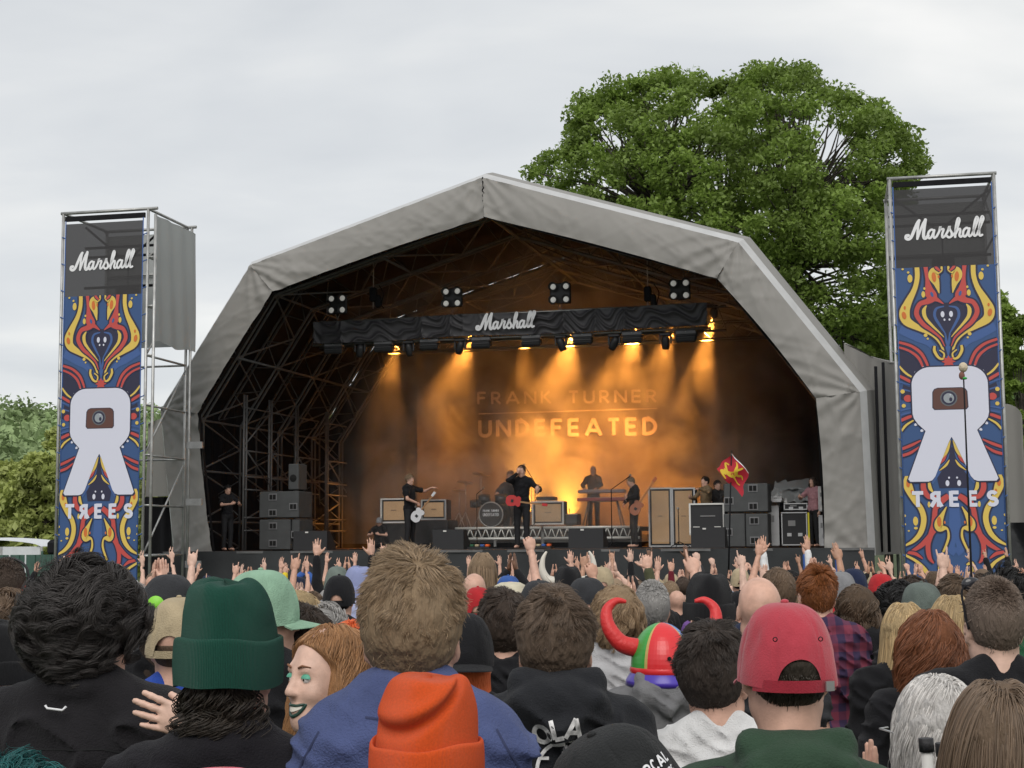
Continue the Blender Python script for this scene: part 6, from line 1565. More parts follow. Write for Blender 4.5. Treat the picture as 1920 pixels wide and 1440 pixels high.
# microphones on stands
def mic_stand(u, v_top, v_foot, d, lb, boom=None, on=None):
    a = L3((u, v_top), d); z0 = on if on else DECK + .003; r0 = empty('microphone_stand', SW(a.x, d, z0), -PHI, lb, 'microphone stand', 'microphone stands on the stage'); h_ = a.z - z0
    q = MB(); q.tube([(0, 0, .05), (0, 0, h_)], .011, n=6); q.build('pole', blk, r0)
    for k in range(3):
        an = 2 * math.pi * k / 3 + .4; q = MB(); q.tube([(0, 0, .12), (.25 * math.cos(an), .25 * math.sin(an), .01)], .009, n=5); q.build('leg', blk, r0)
    bx, bz = boom or (0, .12); q = MB(); q.tube([(0, 0, h_), (bx, -.03, h_ + bz)], .009, n=5); q.build('boom_arm', blk, r0)
    q = MB(); q.ball((bx, -.05, h_ + bz + .02), (.028, .035, .028), 0, 10, 8); q.build('microphone', steel, r0); return r0
mic_stand(1146, 918, 1010, 3.2, 'tall boom microphone stand in front of the bassist', (.45, .3)); mic_stand(894, 926, 1000, 4.2, 'microphone stand before the drums with a short arm', (.18, .12))
mic_stand(1003, 905, 1000, 5.0, 'thin microphone boom rising behind the singer', (-.25, .42), RZ); mic_stand(1272, 965, 1012, 3.4, 'low microphone stand before the tall bass cabinets'); mic_stand(773, 960, 1020, 3.0, 'microphone stand in front of the left guitarist', (.1, .1))
# keyboards
a = L3((1087, 922), 5.8); b_ = L3((1174, 918), 5.8); wK = b_.x - a.x; r0 = empty('keyboard_rig', SW((a.x + b_.x) / 2, 5.8, RZ), -PHI, 'two keyboards one above the other on a splayed stand', 'keyboard')
kz = a.z - RZ; redk = mat('red_keyboard', (.35, .05, .05), .4); keym = mat('ivory_keys', (.6, .6, .58), .4)
for k, z in enumerate((kz, kz - .2)):
    q = MB(); q.box((-.02 + .04 * k, .1 * k * -1, z), (wK * (1 + .06 * k), .32, .08), bev=.015); q.build('keyboard', redk if k else mat('grey_keyboard', (.28, .22, .22), .4), r0)
    for i in range(24):
        q = MB(); q.box((-wK * .42 + i * wK * .035, .12 - .1 * k, z + .045), (wK * .03, .14, .012)); q.build('key', keym, r0)
for x in (-1, 1):
    for y in (-.15, .25): q = MB(); q.tube([(x * wK * .3, y * .3, kz - .24), (x * wK * .42, y, 0)], .018, n=6); q.build('stand_leg', alu, r0)
q = MB(); q.tube([(-wK * .3, 0, kz - .24), (wK * .3, 0, kz - .24)], .018, n=6); q.build('stand_bar', alu, r0)
r0, w_, h_ = gear('amp_box', 1058, 1083, 963, 984, 5.2, 'small grey rimmed amplifier between the riser cabinet and the keyboards', 'amplifier'); q = MB(); q.box((0, .2, h_ / 2), (w_, .4, h_), bev=.02); q.build('cabinet', cabm, r0); q = MB(); q.box((0, -.006, h_ / 2), (w_ * .8, .012, h_ * .7)); q.build('grille', subm, r0)
q = MB(); q.box((0, -.01, h_ - .015), (w_, .03, .02)); q.build('edging', metalm, r0)
r0, w_, h_ = gear('control_deck', 1005, 1040, 931, 938, 5.0, 'flat black equipment lying on the riser guitar cabinet', 'equipment'); q = MB(); q.box((0, .15, h_ / 2), (w_, .3, h_), bev=.01); q.build('case_body', cabm, r0)
for k in range(6): q = MB(); q.ball((-w_ * .4 + k * w_ * .15, .0, h_), .012, 0, 6, 4); q.build('knob', steel, r0)
# cables and pedals
CBL = ['by the leftmost floor monitor', 'left of the plinths', 'below the left guitarist', 'left of the pedals', 'at the feet of the singer', 'right of the singer', 'before the right centre monitor', 'at the feet of the bassist', 'below the tall bass cabinets']
for k in range(9):
    r_ = random.Random(k); x = -3.6 + k * .8; pts = [(x + i * .28, .45 + .6 * r_.random(), DECK + .014) for i in range(6)]
    q = MB(); q.tube(catmull(pts, 5), .012, n=5); o = q.build('stage_cable', cabm); o.matrix_world = SMAT; tag(o, f'black cable on the stage floor {CBL[k]}', 'cable', 'cables on the stage floor')
pq = [(895, 'small coloured effects pedals on the floor left of the singer'), (1010, 'effects pedals on the floor right of the singer')]
for u, lb in pq:
    a = L3((u, 1025), .8); r0 = empty('pedal_board', SW(a.x, .8, DECK), -PHI, lb, 'pedal board')
    q = MB(); q.box((0, 0, .03), (.6, .3, .05)); q.build('board', cabm, r0)
    for i, c in enumerate(('red', 'green', 'tan', 'blue', 'orange')): q = MB(); q.box((-.23 + i * .115, 0, .08), (.08, .13, .05), bev=.01); q.build('pedal', mat('pedal_' + c, CN[c], .4), r0)
# flag
fa, fb, fc_, fd_ = P(1372, 850, 25), P(1404, 886, 25), P(1390, 930, 25), P(1343, 882, 25)
r0 = empty('flag', P(1372, 850, 25), 0, 'red flag with a yellow rampant beast flying over the crowd before the right stack', 'flag'); o_ = r0.location
redf = mat('red_flag', (.55, .03, .05), .8, trans=.4); yelf = mat('yellow_flag_print', (.75, .55, .05), .8, trans=.3)
def fl(s_, t, off=0):
    p = fa.lerp(fb, s_).lerp(fd_.lerp(fc_, s_), t) - o_; return (p.x + .02 * math.sin(9 * t), p.y + .05 * math.sin(7 * s_ + 3 * t) - off, p.z + .03 * math.sin(8 * s_ + 2) * t)
q = MB(); q.grid(fl, 16, 16); q.build('flag_cloth', redf, r0)
q = MB(); q.grid(lambda s_, t: fl(s_, t * .05, .004), 16, 2); q.build('sleeve', white_p, r0)
q = MB()
beast = [[(.15, .75, .16), (.3, .7, .2), (.45, .62, .22), (.55, .5, .2), (.5, .38, .14), (.42, .28, .08)], [(.3, .72, .1), (.18, .55, .09), (.1, .45, .05), (.2, .4, .04)], [(.45, .6, .12), (.62, .7, .1), (.75, .78, .06), (.85, .72, .03)],
         [(.52, .5, .1), (.68, .48, .08), (.8, .38, .06), (.9, .42, .03)], [(.48, .36, .1), (.38, .2, .06), (.3, .14, .03)], [(.5, .4, .1), (.6, .22, .07), (.66, .12, .03)], [(.2, .8, .14), (.12, .92, .1), (.3, .96, .04)]]
for k, s_ in enumerate(beast):
    v, f = ribbon(s_, 1, 5); q.add([fl(a_, b_, .008 + .002 * k) for a_, b_ in v], f)
q.build('beast_emblem', yelf, r0)
q = MB(); pf = P(1366, 1075, 25) - o_; q.tube([(0, .02, .05), tuple(pf)], [.012, .016], n=6); q.build('flag_pole', blk, r0)
# plush head on a long pole
pt = P(1806, 690, 10.5); r0 = empty('mascot_pole', (pt.x, 10.5, ground_z(10.5)), 0, 'tall thin black pole with a small cream plush head tied on top', 'pole'); hz = pt.z - ground_z(10.5)
q = MB(); q.tube([(.02, 0, 0), (0, 0, hz * .5), (0, 0, hz)], [.011, .009, .005], n=6); q.build('pole', blk, r0)
q = MB(); q.ball((0, 0, hz + .005), (.032, .03, .036), 0, 14, 10); q.build('plush_head', mat('cream_plush', (.62, .52, .38), .9, bump=1, bscale=90), r0)
q = MB(); q.ball((-.012, 0, hz - .055), (.022, .018, .03), 0, 10, 8); q.build('plush_body', mat('plush_brown', (.2, .09, .07), .9), r0); q = MB(); q.ball((.005, -.01, hz - .075), (.018, .014, .01), 0, 8, 6); q.build('green_bow', mat('plush_green', (.05, .4, .08), .8), r0)
# ================================================================== the band and crew
STG = 'musicians and crew on the stage'
def on_stage(u, v, d, face, **k):
    onz = k.pop('onz', DECK); return person_at(u, v, 0, stage_d=d, onz=onz, face=face, lod=1, group=STG, **k)
FRONT = math.pi - PHI
def guitar(par_u, v, d, tilt, col, lb, L_=1.0, face=0.0, off=.18):
    a = L3((par_u, v), d); r0 = empty('guitar', SW(a.x, d, a.z), 0, lb, 'guitar', 'guitars on the stage'); r0.rotation_euler = (0, tilt, -PHI + face)
    gm_ = mat('guitar_' + lb.split()[0], col, .25)
    body = [(.0, .13), (-.08, .17), (-.2, .165), (-.3, .10), (-.32, 0), (-.3, -.10), (-.2, -.165), (-.08, -.15), (.0, -.12), (.06, -.155), (.13, -.12), (.14, 0), (.13, .12), (.06, .16)]
    r0.scale = (.74,) * 3; q = MB(); q.prism([(x, z) for x, z in catmull(body, 3, True)], -.03, .03); q.build('body', gm_, r0)
    q = MB(); q.box((.14 + .33 * L_, -.02, 0), (.68 * L_, .025, .05)); q.build('neck', mat('maple_neck', (.3, .16, .07), .4), r0)
    q = MB(); q.box((.14 + .68 * L_ + .07, -.02, .01), (.17, .022, .085), bev=.01); q.build('headstock', gm_, r0)
    q = MB(); q.box((-.12, -.034, 0), (.08, .01, .09)); q.build('pickup', cabm, r0); return r0
on_stage(978, 872, 2.4, FRONT, hair=('short', 'dark brown'), top=('shirt', 'black'), legs='black', pose=('neck', 'sing'), label='singer in black shirt with red guitar, one hand at the microphone by his mouth')
guitar(968, 940, 2.0, R(8), (.45, .03, .03), 'red electric guitar slung across the front of the singer')
on_stage(768, 888, 3.0, FRONT + R(75), hair=('thick', 'light brown'), top=('tee', 'black'), legs='black', pose=('reach', 'strum'), label='guitarist in black standing sideways on the left, one arm stretched to the right')
guitar(786, 962, 2.85, R(-50), (.6, .6, .62), 'white electric guitar held by the guitarist on the left', .8)
on_stage(1188, 892, 3.9, FRONT - R(65), hair=('crop', 'light brown'), top=('shirt', 'black'), legs='black', pose=('neck', 'strum'), hp=-.5, hero=None, label='bassist in black bending his head, turned to the left on the right side')
guitar(1196, 948, 3.6, R(-55), (.35, .12, .06), 'brown bass guitar hanging from the bassist', 1.1)
on_stage(957, 882, 6.3, FRONT, onz=RZ - .55, hair=('short', 'brown'), top=('tee', 'charcoal'), legs='black', pose=('keys', 'keys'), label='drummer seated behind the kit, half hidden by the singer')
on_stage(1112, 874, 6.5, FRONT, onz=RZ - .05, hair=('crop', 'grey'), top=('shirt', 'black'), legs='black', pose=('keys', 'keys'), label='keyboard player standing in the smoke behind the two keyboards')
on_stage(427, 908, 1.3, FRONT + R(60), hair=('thick', 'black'), top=('tee', 'black'), legs='black', pose=('drink', 'drink'), label='crew member in black shorts looking down by the left wing scaffold')
on_stage(1524, 893, 2.2, FRONT - R(40), hair=('bob', 'dark brown'), top=('tee', (.42, .22, .24)), legs='black', pose=('down', 'drink'), label='person in pink top beside the racks at the right leg')
on_stage(711, 970, 3.9, FRONT, onz=DECK - .62, hair=('short', 'dark brown'), hat='cap', hatcol='grey', top=('tee', 'black'), legs='black', pose=('drink', 'drink'), label='crouching crew member in a pale cap at the left edge of the plinth')
on_stage(1322, 893, 3.4, FRONT - R(50), hair=('short', 'black'), top=('shirt', (.2, .14, .08)), legs='black', pose=('reach', 'drink'), label='guitar technician bent over instruments behind the white edged case')
on_stage(1345, 899, 3.8, FRONT + R(40), hair=('thick', 'black'), top=('tee', 'black'), legs='black', pose=('drink', 'down'), label='second technician in black beside the flag behind the right stack')
on_stage(1258, 1010, 6, FRONT, onz=DECK - 1.1, hair=('short', 'black'), top=('tee', 'black'), label='crew member low behind the tall cabinets') if False else None

# ================================================================== people near the camera
FG = 'spectators standing close to the camera'
def decal_on(par, me_obj, name, polys, origin, dirv, u_ax, v_ax, material, off=.003):
    """project flat print onto a mesh: polys [(verts2d, faces)]"""
    bv = BVHTree.FromPolygons([v.co[:] for v in me_obj.data.vertices], [p.vertices[:] for p in me_obj.data.polygons]); q = MB(); o_, d_, ua, va = Vector(origin), Vector(dirv), Vector(u_ax), Vector(v_ax)
    for k, (vs, fs) in enumerate(polys):
        out_ = []
        for a_, b_ in vs:
            s_ = o_ + ua * a_ + va * b_; hit = bv.ray_cast(s_, d_)
            out_.append((hit[0] if hit[0] is not None else s_ + d_ * .1) - d_ * (off + .0004 * k))
        q.add(out_, fs, 0, True)
    return q.build(name, material, par)
def child(root, nm): return [c for c in root.children if c.name.split('.')[0] == nm][0]
def dense(pts, n=5):
    o = []
    for a_, b_ in zip(pts[:-1], pts[1:]):
        for k in range(n): o.append(tuple(a_[i] + (b_[i] - a_[i]) * k / n for i in range(len(a_))))
    o.append(tuple(pts[-1])); return o

# A: big curly dark hair, black zip-neck fleece
A_ = person_at(168, 1052, 3.6, ('curly', (.045, .04, .038)), top=('jacket', (.014, .013, .015)), hero=101, hy=-.55, wide=1.12, hairn=13000, hairr=.0008, label='man with big tousled black curls in a black fleece with white collar tag', group=FG)
q = MB(); q.tube([(-.05, -.128, 1.468), (-.045, -.130, 1.462), (-.01, -.134, 1.458), (-.002, -.134, 1.466)], .0028, n=6); o = q.build('collar_tag', white_p, A_)
def seam(par, nm, pts, col, origin=(0, -.6, 0), wd=.0035):
    me_ = child(par, nm); m_ = mat('seam_' + nm + str(round(col[2], 3)), col, .9)
    return decal_on(par, me_, 'seam', [ribbon(dense(pts, 8), wd)], origin, (0, 1, 0), (1, 0, 0), (0, 0, 1), m_, .0015)
seam(A_, 'jacket', [(-.17, 1.36), (-.08, 1.375), (.08, 1.375), (.17, 1.36)], (.005, .005, .006))
# B: green beanie
B_ = person_at(432, 1078, 2.9, ('nape', (.035, .028, .022)), hatted=-.01, extra=.045, lift=.04, top=('jacket', (.012, .011, .014)), hero=102, hy=-.3, wide=1.05, label='person in dark green knitted beanie with black curls at the nape', group=FG, hairn=5000, hairr=.001, cap=True)
BMAT = knit_mat('fine_green_knit', 520, .9, .08)
def put_hat(par, meshes, names, mats_, cols, M):
    h0 = None
    for me, nm, mm_, c in zip(meshes, names, mats_, cols):
        if not len(me.materials): me.materials.append(mm_)
        if h0 is None: h0 = add_child({'cap_crown': 'baseball_cap', 'beanie_crown': 'beanie'}.get(nm, nm), me, par, c, M)
        else: add_child(nm, me, h0, c, Matrix.Identity(4))
T0 = RT[B_.name]
m1, m2 = beanie_mesh(.165, (.089, .108), .085, .009, 5, 120, 70, base=.012, lean=0.0, pinch=.1, sq=.30)
put_hat(B_, (m1, m2), ('beanie_crown', 'cuff'), (BMAT, BMAT), ((.008, .075, .050),) * 2, T0)
# D: blue fleece, short fair-brown hair
D_ = person_at(772, 1034, 2.85, ('thick', (.33, .235, .145)), top=('jacket', (.065, .085, .19)), hero=104, wide=.80, label='tall man with short sandy brown hair in a slate blue fleece', group=FG, hairn=20000, hairr=.00062)
for pts in ([(-.21, 1.28), (-.19, 1.38), (-.15, 1.45)], [(.21, 1.28), (.19, 1.38), (.15, 1.45)], [(-.07, 1.475), (0, 1.468), (.07, 1.475)]): seam(D_, 'jacket', pts, (.03, .04, .10))
# E: orange beanie
E_ = person_at(800, 1246, 2.45, ('nape', 'brown'), hatted=-.03, extra=.015, top=('jacket', (.06, .07, .12)), hero=105, label='person in bright orange folded beanie at the bottom centre', group=FG, hairn=2500)
m1, m2 = beanie_mesh(.155, (.086, .108), .07, .004, 9, 140, 110, base=-.01, lean=.010, pinch=.1, sq=.26, fold=.12)
OMAT = knit_mat('felt_orange', 700, .85, .1)
T1 = Matrix.Translation((0, .01, HC))
put_hat(E_, (m1, m2), ('beanie_crown', 'cuff'), (OMAT, OMAT), ((.86, .105, .012),) * 2, T1)
# F: black hoodie with print
F_ = person_at(1040, 1096, 3.6, ('thick', (.17, .12, .085)), top=('hoodie', (.017, .018, .021)), hero=106, wide=1.0, hy=-.05, label='man with thick brown hair in black hoodie printed with OLA.T and a circled A', group=FG, hairn=16000, hairr=.0007)
top_ = child(F_, 'hoodie')
pol = []
def arc_letters(txt, cx_, cz, rad, a0, step, h_, wdt, start=0):
    for i, ch in enumerate(txt):
        an = R(a0 - step * i); 
        for s_ in GL[ch][1]:
            pts = []
            for (x, y) in dense(s_, 4):
                x = (x - GL[ch][0] / 2) * h_; y = y * h_; pts.append((cx_ + (rad + y) * math.cos(an) + x * math.sin(an), cz + (rad + y) * math.sin(an) - x * math.cos(an)))
            pol.append(ribbon(pts, wdt))
for ch_, an_ in (('O', 124), ('L', 103), ('A', 81), ('.', 58), ('T', 45), ('E', 20)): arc_letters(ch_, 0, 0, .077 if ch_ != '.' else .06, an_, 0, .044, .010)
cir = [(.067 * math.cos(R(a)), .067 * math.sin(R(a))) for a in range(-40, 221, 8)]; pol.append(ribbon(cir, .008))
for s_ in ([(-.035, -.045), (-.003, .058)], [(-.003, .058), (.03, -.045)], [(-.04, -.004), (.018, -.004)], [(.042, .045), (.042, -.045)], [(.026, -.018), (.06, -.018)], [(-.06, .03), (-.04, .03)]): pol.append(ribbon(dense(s_, 6), .007))
prm = mat('worn_white_print', (.62, .61, .60), .7, var=.5, vscale=60)
decal_on(F_, top_, 'back_print', pol, (.018, -.6, 1.345), (0, 1, 0), (1, 0, 0), (0, 0, 1), prm, .004)
# I: dark hair, white t-shirt
I_ = person_at(1338, 1162, 3.75, ('thick', (.06, .046, .038)), top=('tee', 'white'), hero=109, hy=-.5, wide=1.0, label='man with thick dark brown hair in a white t-shirt behind the red cap', group=FG, hairn=16000, hairr=.0007)
# K: red cap, green hoodie
K_ = person_at(1470, 1106, 2.85, ('short', (.05, .04, .03)), hatted=.012, extra=.018, lift=.07, top=('hoodie', (.032, .062, .038)), hero=111, hy=.05, label='man in faded red baseball cap and dark green hoodie, strap at the back', group=FG, hairn=7000, hairr=.0008)
ca = cap_meshes(120, 50, 3, True, .135, (.091, .110)); wash = mat('washed_red_cotton', (.42, .06, .08), .85, objcol=True, var=.1, vscale=9, bump=.25, bscale=300, sheen=.25, spec=.2)
put_hat(K_, ca, ('cap_crown', 'brim', 'strap', 'button'), (wash,) * 4, ((.42, .045, .065), (.42, .045, .065), (.30, .02, .035), (.45, .06, .08)), RT[K_.name] @ Matrix.Translation((0, 0, .012)))
q = MB()
for s_ in (-1, 1):
    q = MB(); M_ = Matrix.Rotation(R(90), 3, 'X'); q.lathe([(.003, .001), (.0048, .0), (.003, -.001)], 12, 0, (s_ * .042, -.113, HC + .07 + .075), M_); q.build('eyelet', blk, K_)
q = MB(); q.box((.06, -.098, HC + .07 - .012), (.02, .004, .018), M=Matrix.Rotation(.5, 3, 'Z')); q.build('buckle', metalm, K_)
# L: black cap sideways with the peak to the right
L_ = person_at(1222, 1318, 2.3, ('short', 'black'), hatted=-.01, extra=.02, top=('tee', 'black'), hero=112, hy=-1.2, hp=.42, label='short person in black baseball cap with peak pointing right and small white lettering', group=FG, hairn=4000)
TL_ = RT[L_.name]
cb = cap_meshes(96, 36, 8, False, .14, (.096, .115)); put_hat(L_, cb, ('cap_crown', 'brim', 'strap', 'button'), (cloth_m,) * 4, ((.022, .023, .024),) * 4, TL_ @ Matrix.Translation((0, 0, .012)))
capo = child(L_, 'baseball_cap'); lp = []; A40 = R(38)
for row, (txt, hh_, wd_) in enumerate((('RCAL', .017, .0035), ('SYMPC', .008, .002))):
    st, w1 = text_strokes(txt, hh_, .25)
    for s_ in st: lp.append(ribbon(dense([(x - w1 / 2, z - row * .013) for x, z in s_], 3), wd_))
decal_on(capo, capo, 'lettering', lp, (.3 * math.cos(A40), .3 * math.sin(A40) - .012, .055), (-math.cos(A40), -math.sin(A40), 0), (-math.sin(A40), math.cos(A40), 0), (0, 0, 1), white_p, .002)
# M: grey hair woman with hands clapping
M_p = person_at(1752, 1262, 3.2, ('bob', (.5, .48, .46)), top=('tee', 'black'), hero=113, hy=.45, custom={-1: ((-.16, .22, 1.40), (-1, -.2, -1), (-.1, .1, 1), (1, .2, 0), 'flat'), 1: ((-.09, .24, 1.40), (1, -.2, -1), (.05, .1, 1), (-1, -.1, 0), 'flat')}, label='woman with silver grey hair and glasses clapping beside the long brown hair', group=FG, hairn=10000, hairr=.0009)
q = MB(); Tm = Matrix.Translation((0, 0, 1.47)) @ Matrix.Rotation(.45, 4, 'Z') @ Matrix.Translation((0, .01, HC - 1.47))
q.tube([tuple(Tm @ Vector(p_)) for p_ in ((-.082, -.0, .018), (-.08, .05, .022), (-.07, .10, .024), (-.03, .118, .022))], .0025, n=6); q.build('glasses', metalm, M_p)
# N: long brown hair
N_ = person_at(1868, 1268, 2.55, ('long', (.18, .125, .085)), top=('tee', 'navy'), hero=114, label='person with long straight brown hair cut by the bottom right corner', group=FG, hairn=16000, hairr=.0009)
# C: the laughing woman
C_ = person_at(612, 1168, 3.65, ('longwavy', (.42, .22, .10)), swept=True, extra=.012, top=('vest', (.02, .05, .04)), hero=103, fine=.0065, face=R(58), hy=R(74), hp=.06, hairn=15000, hairr=.0008, cap=False,
   skin=2, custom={-1: ((-.385, .05, 1.53), (.26, -.42, -1), (-.5, .8, .30), (.85, .53, 0), 'flat'), 1: ((.15, .50, 1.30), (1, 0, -1), (.4, .6, .4), (-1, .4, 0), 'relax')}, label='laughing woman with ginger waves, green eye shadow and dark green lipstick, facing left', group=FG)
TC = template('down', 'down', 'vest', 0, 1.0, 103)['T']
lipm = mat('green_lipstick', (.02, .06, .045), .3); shadm = mat('green_eyeshadow', (.10, .38, .26), .5); eyem = mat('eye_white', (.75, .73, .70), .2); irism = mat('iris', (.03, .03, .02), .15); browm = mat('brow', (.22, .10, .05), .8); teethm = mat('teeth', (.80, .77, .68), .25)
def face_bit(nm, mats_, fnb):
    q = MB(); fnb(q); o = q.build(nm, mats_, C_); o.matrix_local = TC; return o
for s_ in (-1, 1):
    face_bit('eye', [eyem, irism], lambda q: (q.ball((s_ * .031, .0755, .021), .0118, 0, 16, 10), q.ball((s_ * .0315, .0832, .0195), (.0052, .0048, .0052), 1, 10, 8)))
    def lid(q):
        q.grid(lambda a_, b_: (s_ * .031 + .0165 * math.cos(math.pi * a_), .0755 + .0132 * math.cos(R(4 + 70 * b_)) * (.3 + .7 * math.sin(math.pi * a_)), .0212 + (.0132 * math.sin(R(4 + 70 * b_))) * math.sin(math.pi * a_) ** .8), 14, 6)
    face_bit('eyelid', shadm, lid)
    face_bit('eyebrow', browm, lambda q: q.tube([(s_ * .016, .0925, .046), (s_ * .03, .0915, .052), (s_ * .047, .077, .049)], [.0026, .003, .0014], n=6))
face_bit('lips', lipm, lambda q: (q.tube(catmull([(-.032, .072, -.036), (-.016, .0885, -.0425), (0, .0945, -.0425), (.016, .0885, -.0425), (.032, .072, -.036)], 4), .0034, n=8), q.tube(catmull([(-.032, .072, -.036), (-.018, .084, -.060), (0, .090, -.069), (.018, .084, -.060), (.032, .072, -.036)], 4), .0046, n=8)))
face_bit('teeth', teethm, lambda q: q.grid(lambda a_, b_: ((a_ - .5) * .05, .0950 - ((a_ - .5) * 2) ** 2 * .014, -.0440 - .014 * b_ * math.sin(math.pi * (.1 + .8 * a_))), 12, 2))
# woman's wavy hair cap that leaves the face free
add_child('hair', cap_mesh_data(.006, 'short', .006), C_, (.2, .1, .045), TC)
# O: sunglasses on the head
O_ = person_at(1860, 1084, 4.5, ('crop', (.16, .12, .095)), top=('tee', 'black'), hero=115, skin=2, wide=1.1, label='man with cropped hair, pink neck and sunglasses pushed up, in black t-shirt', group=FG, hairn=8000, hairr=.0011)
q = MB(); q.tube(catmull([(-.082, -.02, HC + .01), (-.086, .0, HC + .07), (-.07, .045, HC + .125), (0, .062, HC + .14), (.07, .045, HC + .125), (.086, 0, HC + .07)], 5), .0035, n=6); q.build('sunglasses_frame', blk, O_)
for s_ in (-1, 1): q = MB(); q.ball((s_ * .042, .055, HC + .135), (.03, .012, .022), 0, 12, 8); q.build('sunglasses_lens', mat('dark_lens', (.03, .03, .035), .08), O_)
# P: auburn curls
person_at(1742, 1134, 4.9, ('longwavy', (.22, .085, .04)), top=('tee', 'black'), pose=('down', 'drink'), hero=116, hairn=8000, hairr=.0012, skin=2, label='woman with frizzy auburn hair in black off-shoulder dress at the right', group=FG)
# J: wavy light brown, pale jacket
person_at(1156, 1089, 6.0, ('shaggy', (.36, .25, .15)), top=('jacket', (.42, .42, .43)), hero=110, hy=-.3, hairn=8000, hairr=.0011, label='person with wavy light brown hair in a pale grey jacket before the horned helmet', group=FG)
# H: jester helmet
H_p = person_at(1240, 1160, 5.4, ('short', 'brown'), hatted=-.04, extra=.015, top=('hoodie', (.16, .16, .165)), hero=107, label='person in a red, green and blue helmet with curved red horns', group=FG, hairn=2500)
hm = [mat('helmet_red', (.68, .03, .035), .28), mat('helmet_green', (.05, .33, .06), .28), mat('helmet_blue', (.12, .25, .62), .28), mat('helmet_violet', (.07, .04, .38), .3), mat('helmet_gold', (.5, .38, .12), .35)]
q = MB(); NU = 60
for i in range(NU):
    a0, a1 = 2 * math.pi * i / NU, 2 * math.pi * (i + 1) / NU; deg = (360 * i / NU - 228) % 360
    mi = 0 if deg < 90 else (2 if deg < 180 else (0 if deg < 270 else 1)); mi = 4 if deg % 90 < 3 else mi
    for j in range(14):
        t0, t1 = j / 14 * math.pi / 2, (j + 1) / 14 * math.pi / 2
        f_ = lambda a, t: (.118 * math.cos(t) * math.cos(a), .135 * math.cos(t) * math.sin(a) - .012, -.02 + .165 * math.sin(t))
        q.add([f_(a0, t0), f_(a1, t0), f_(a1, t1), f_(a0, t1)], [(0, 1, 2, 3)], mi, True)
o = q.build('helmet_shell', hm, H_p); o.matrix_local = T1
q = MB(); q.lathe([(.119, -.018), (.124, -.03), (.119, -.04)], 40, 0, (0, 0, 0), Matrix.Diagonal((1, 1.13, 1))); o = q.build('helmet_band', hm[0], H_p); o.matrix_local = T1 @ Matrix.Translation((0, -.012, 0))
q = MB(); q.lathe([(.119, -.04), (.136, -.065), (.140, -.085), (.128, -.08), (.114, -.045)], 40, 0, (0, 0, 0), Matrix.Diagonal((1, 1.13, 1))); o = q.build('helmet_brim', hm[3], H_p); o.matrix_local = T1 @ Matrix.Translation((0, -.012, 0))
hornm = mat('red_horn_plush', (.62, .03, .03), .5, bump=.6, bscale=40)
for s_ in (-1, 1):
    hn = horn_mesh([(s_ * .09, -.02, .05), (s_ * .155, -.03, .07), (s_ * .20, -.02, .13), (s_ * .205, 0, .19), (s_ * .17, .01, .225), (s_ * .13, .01, .222)], .036); o = link('horn', hn, hornm, H_p); o.matrix_local = T1
q = MB(); q.tube([(.01, -.146, .02), (.01, -.152, .02)], .008, n=10); o = q.build('vent_hole', blk, H_p); o.matrix_local = T1
# white folding chair frame at the bottom right
fc0 = P(1750, 1405, 2.75); r0 = empty('folding_chair', (fc0.x, 2.75, ground_z(2.75)), 0, 'folded white tubed camping chair with black end caps at the bottom right', 'folding chair'); hz = fc0.z - ground_z(2.75)
for k in range(3):
    x = -.012 + k * .033; q = MB(); q.tube([(x + .03, .02 * k, .25), (x, .01 * k, hz - .01 * k)], .0105, n=10); q.build('tube', edgem, r0); q = MB(); q.tube([(x, .01 * k, hz - .01 * k - .004), (x - .001, .01 * k, hz + .02 - .01 * k)], .0135, n=10); q.build('end_cap', cabm, r0)
# bottom edge hats
person_at(410, 1425, 2.3, ('short', 'brown'), 'sunhat', (.75, .16, .2), top=('tee', 'grey'), hero=120, label='short person in a pink sun hat barely showing at the bottom edge', group=FG, hairn=1500)
person_at(45, 1426, 2.5, ('curly', (.02, .12, .12)), top=('tee', 'black'), hero=121, label='person with teal curls barely showing at the bottom left corner', group=FG, hairn=5000)

# ================================================================== people a few rows on, each as the photo shows them
MID = 'spectators in the middle of the crowd'
def pm_(u, v, D, hair, top, lb, **k): return person_at(u, v, D, hair, top=top, label=lb, group=MID, **k)
pm_(945, 1103, 5.3, ('thick', 'dark brown'), ('shirt', 'black'), 'dark haired person in black top with thin white shoulder line, left of the printed hoodie', hero=130, hairn=6000, hairr=.0012)
pm_(1530, 1060, 7.2, ('short', 'ginger'), ('shirt', (.10, .035, .07)), 'ginger man in purple plaid shirt right of the red cap', legs='blue', hero=131, hairn=5000, hairr=.0014)
PL = [o for o in bpy.data.objects if o.get('label', '').startswith('ginger man in purple plaid')][0]; pt_ = [c for c in PL.children if c.name.startswith('shirt')][0]
plm = bpy.data.materials.new('plaid_flannel'); nt = nodes_of(plm); b = nt.nodes['Principled BSDF']; b.inputs['Roughness'].default_value = .9; tcp = nt.nodes.new('ShaderNodeTexCoord'); prev = None
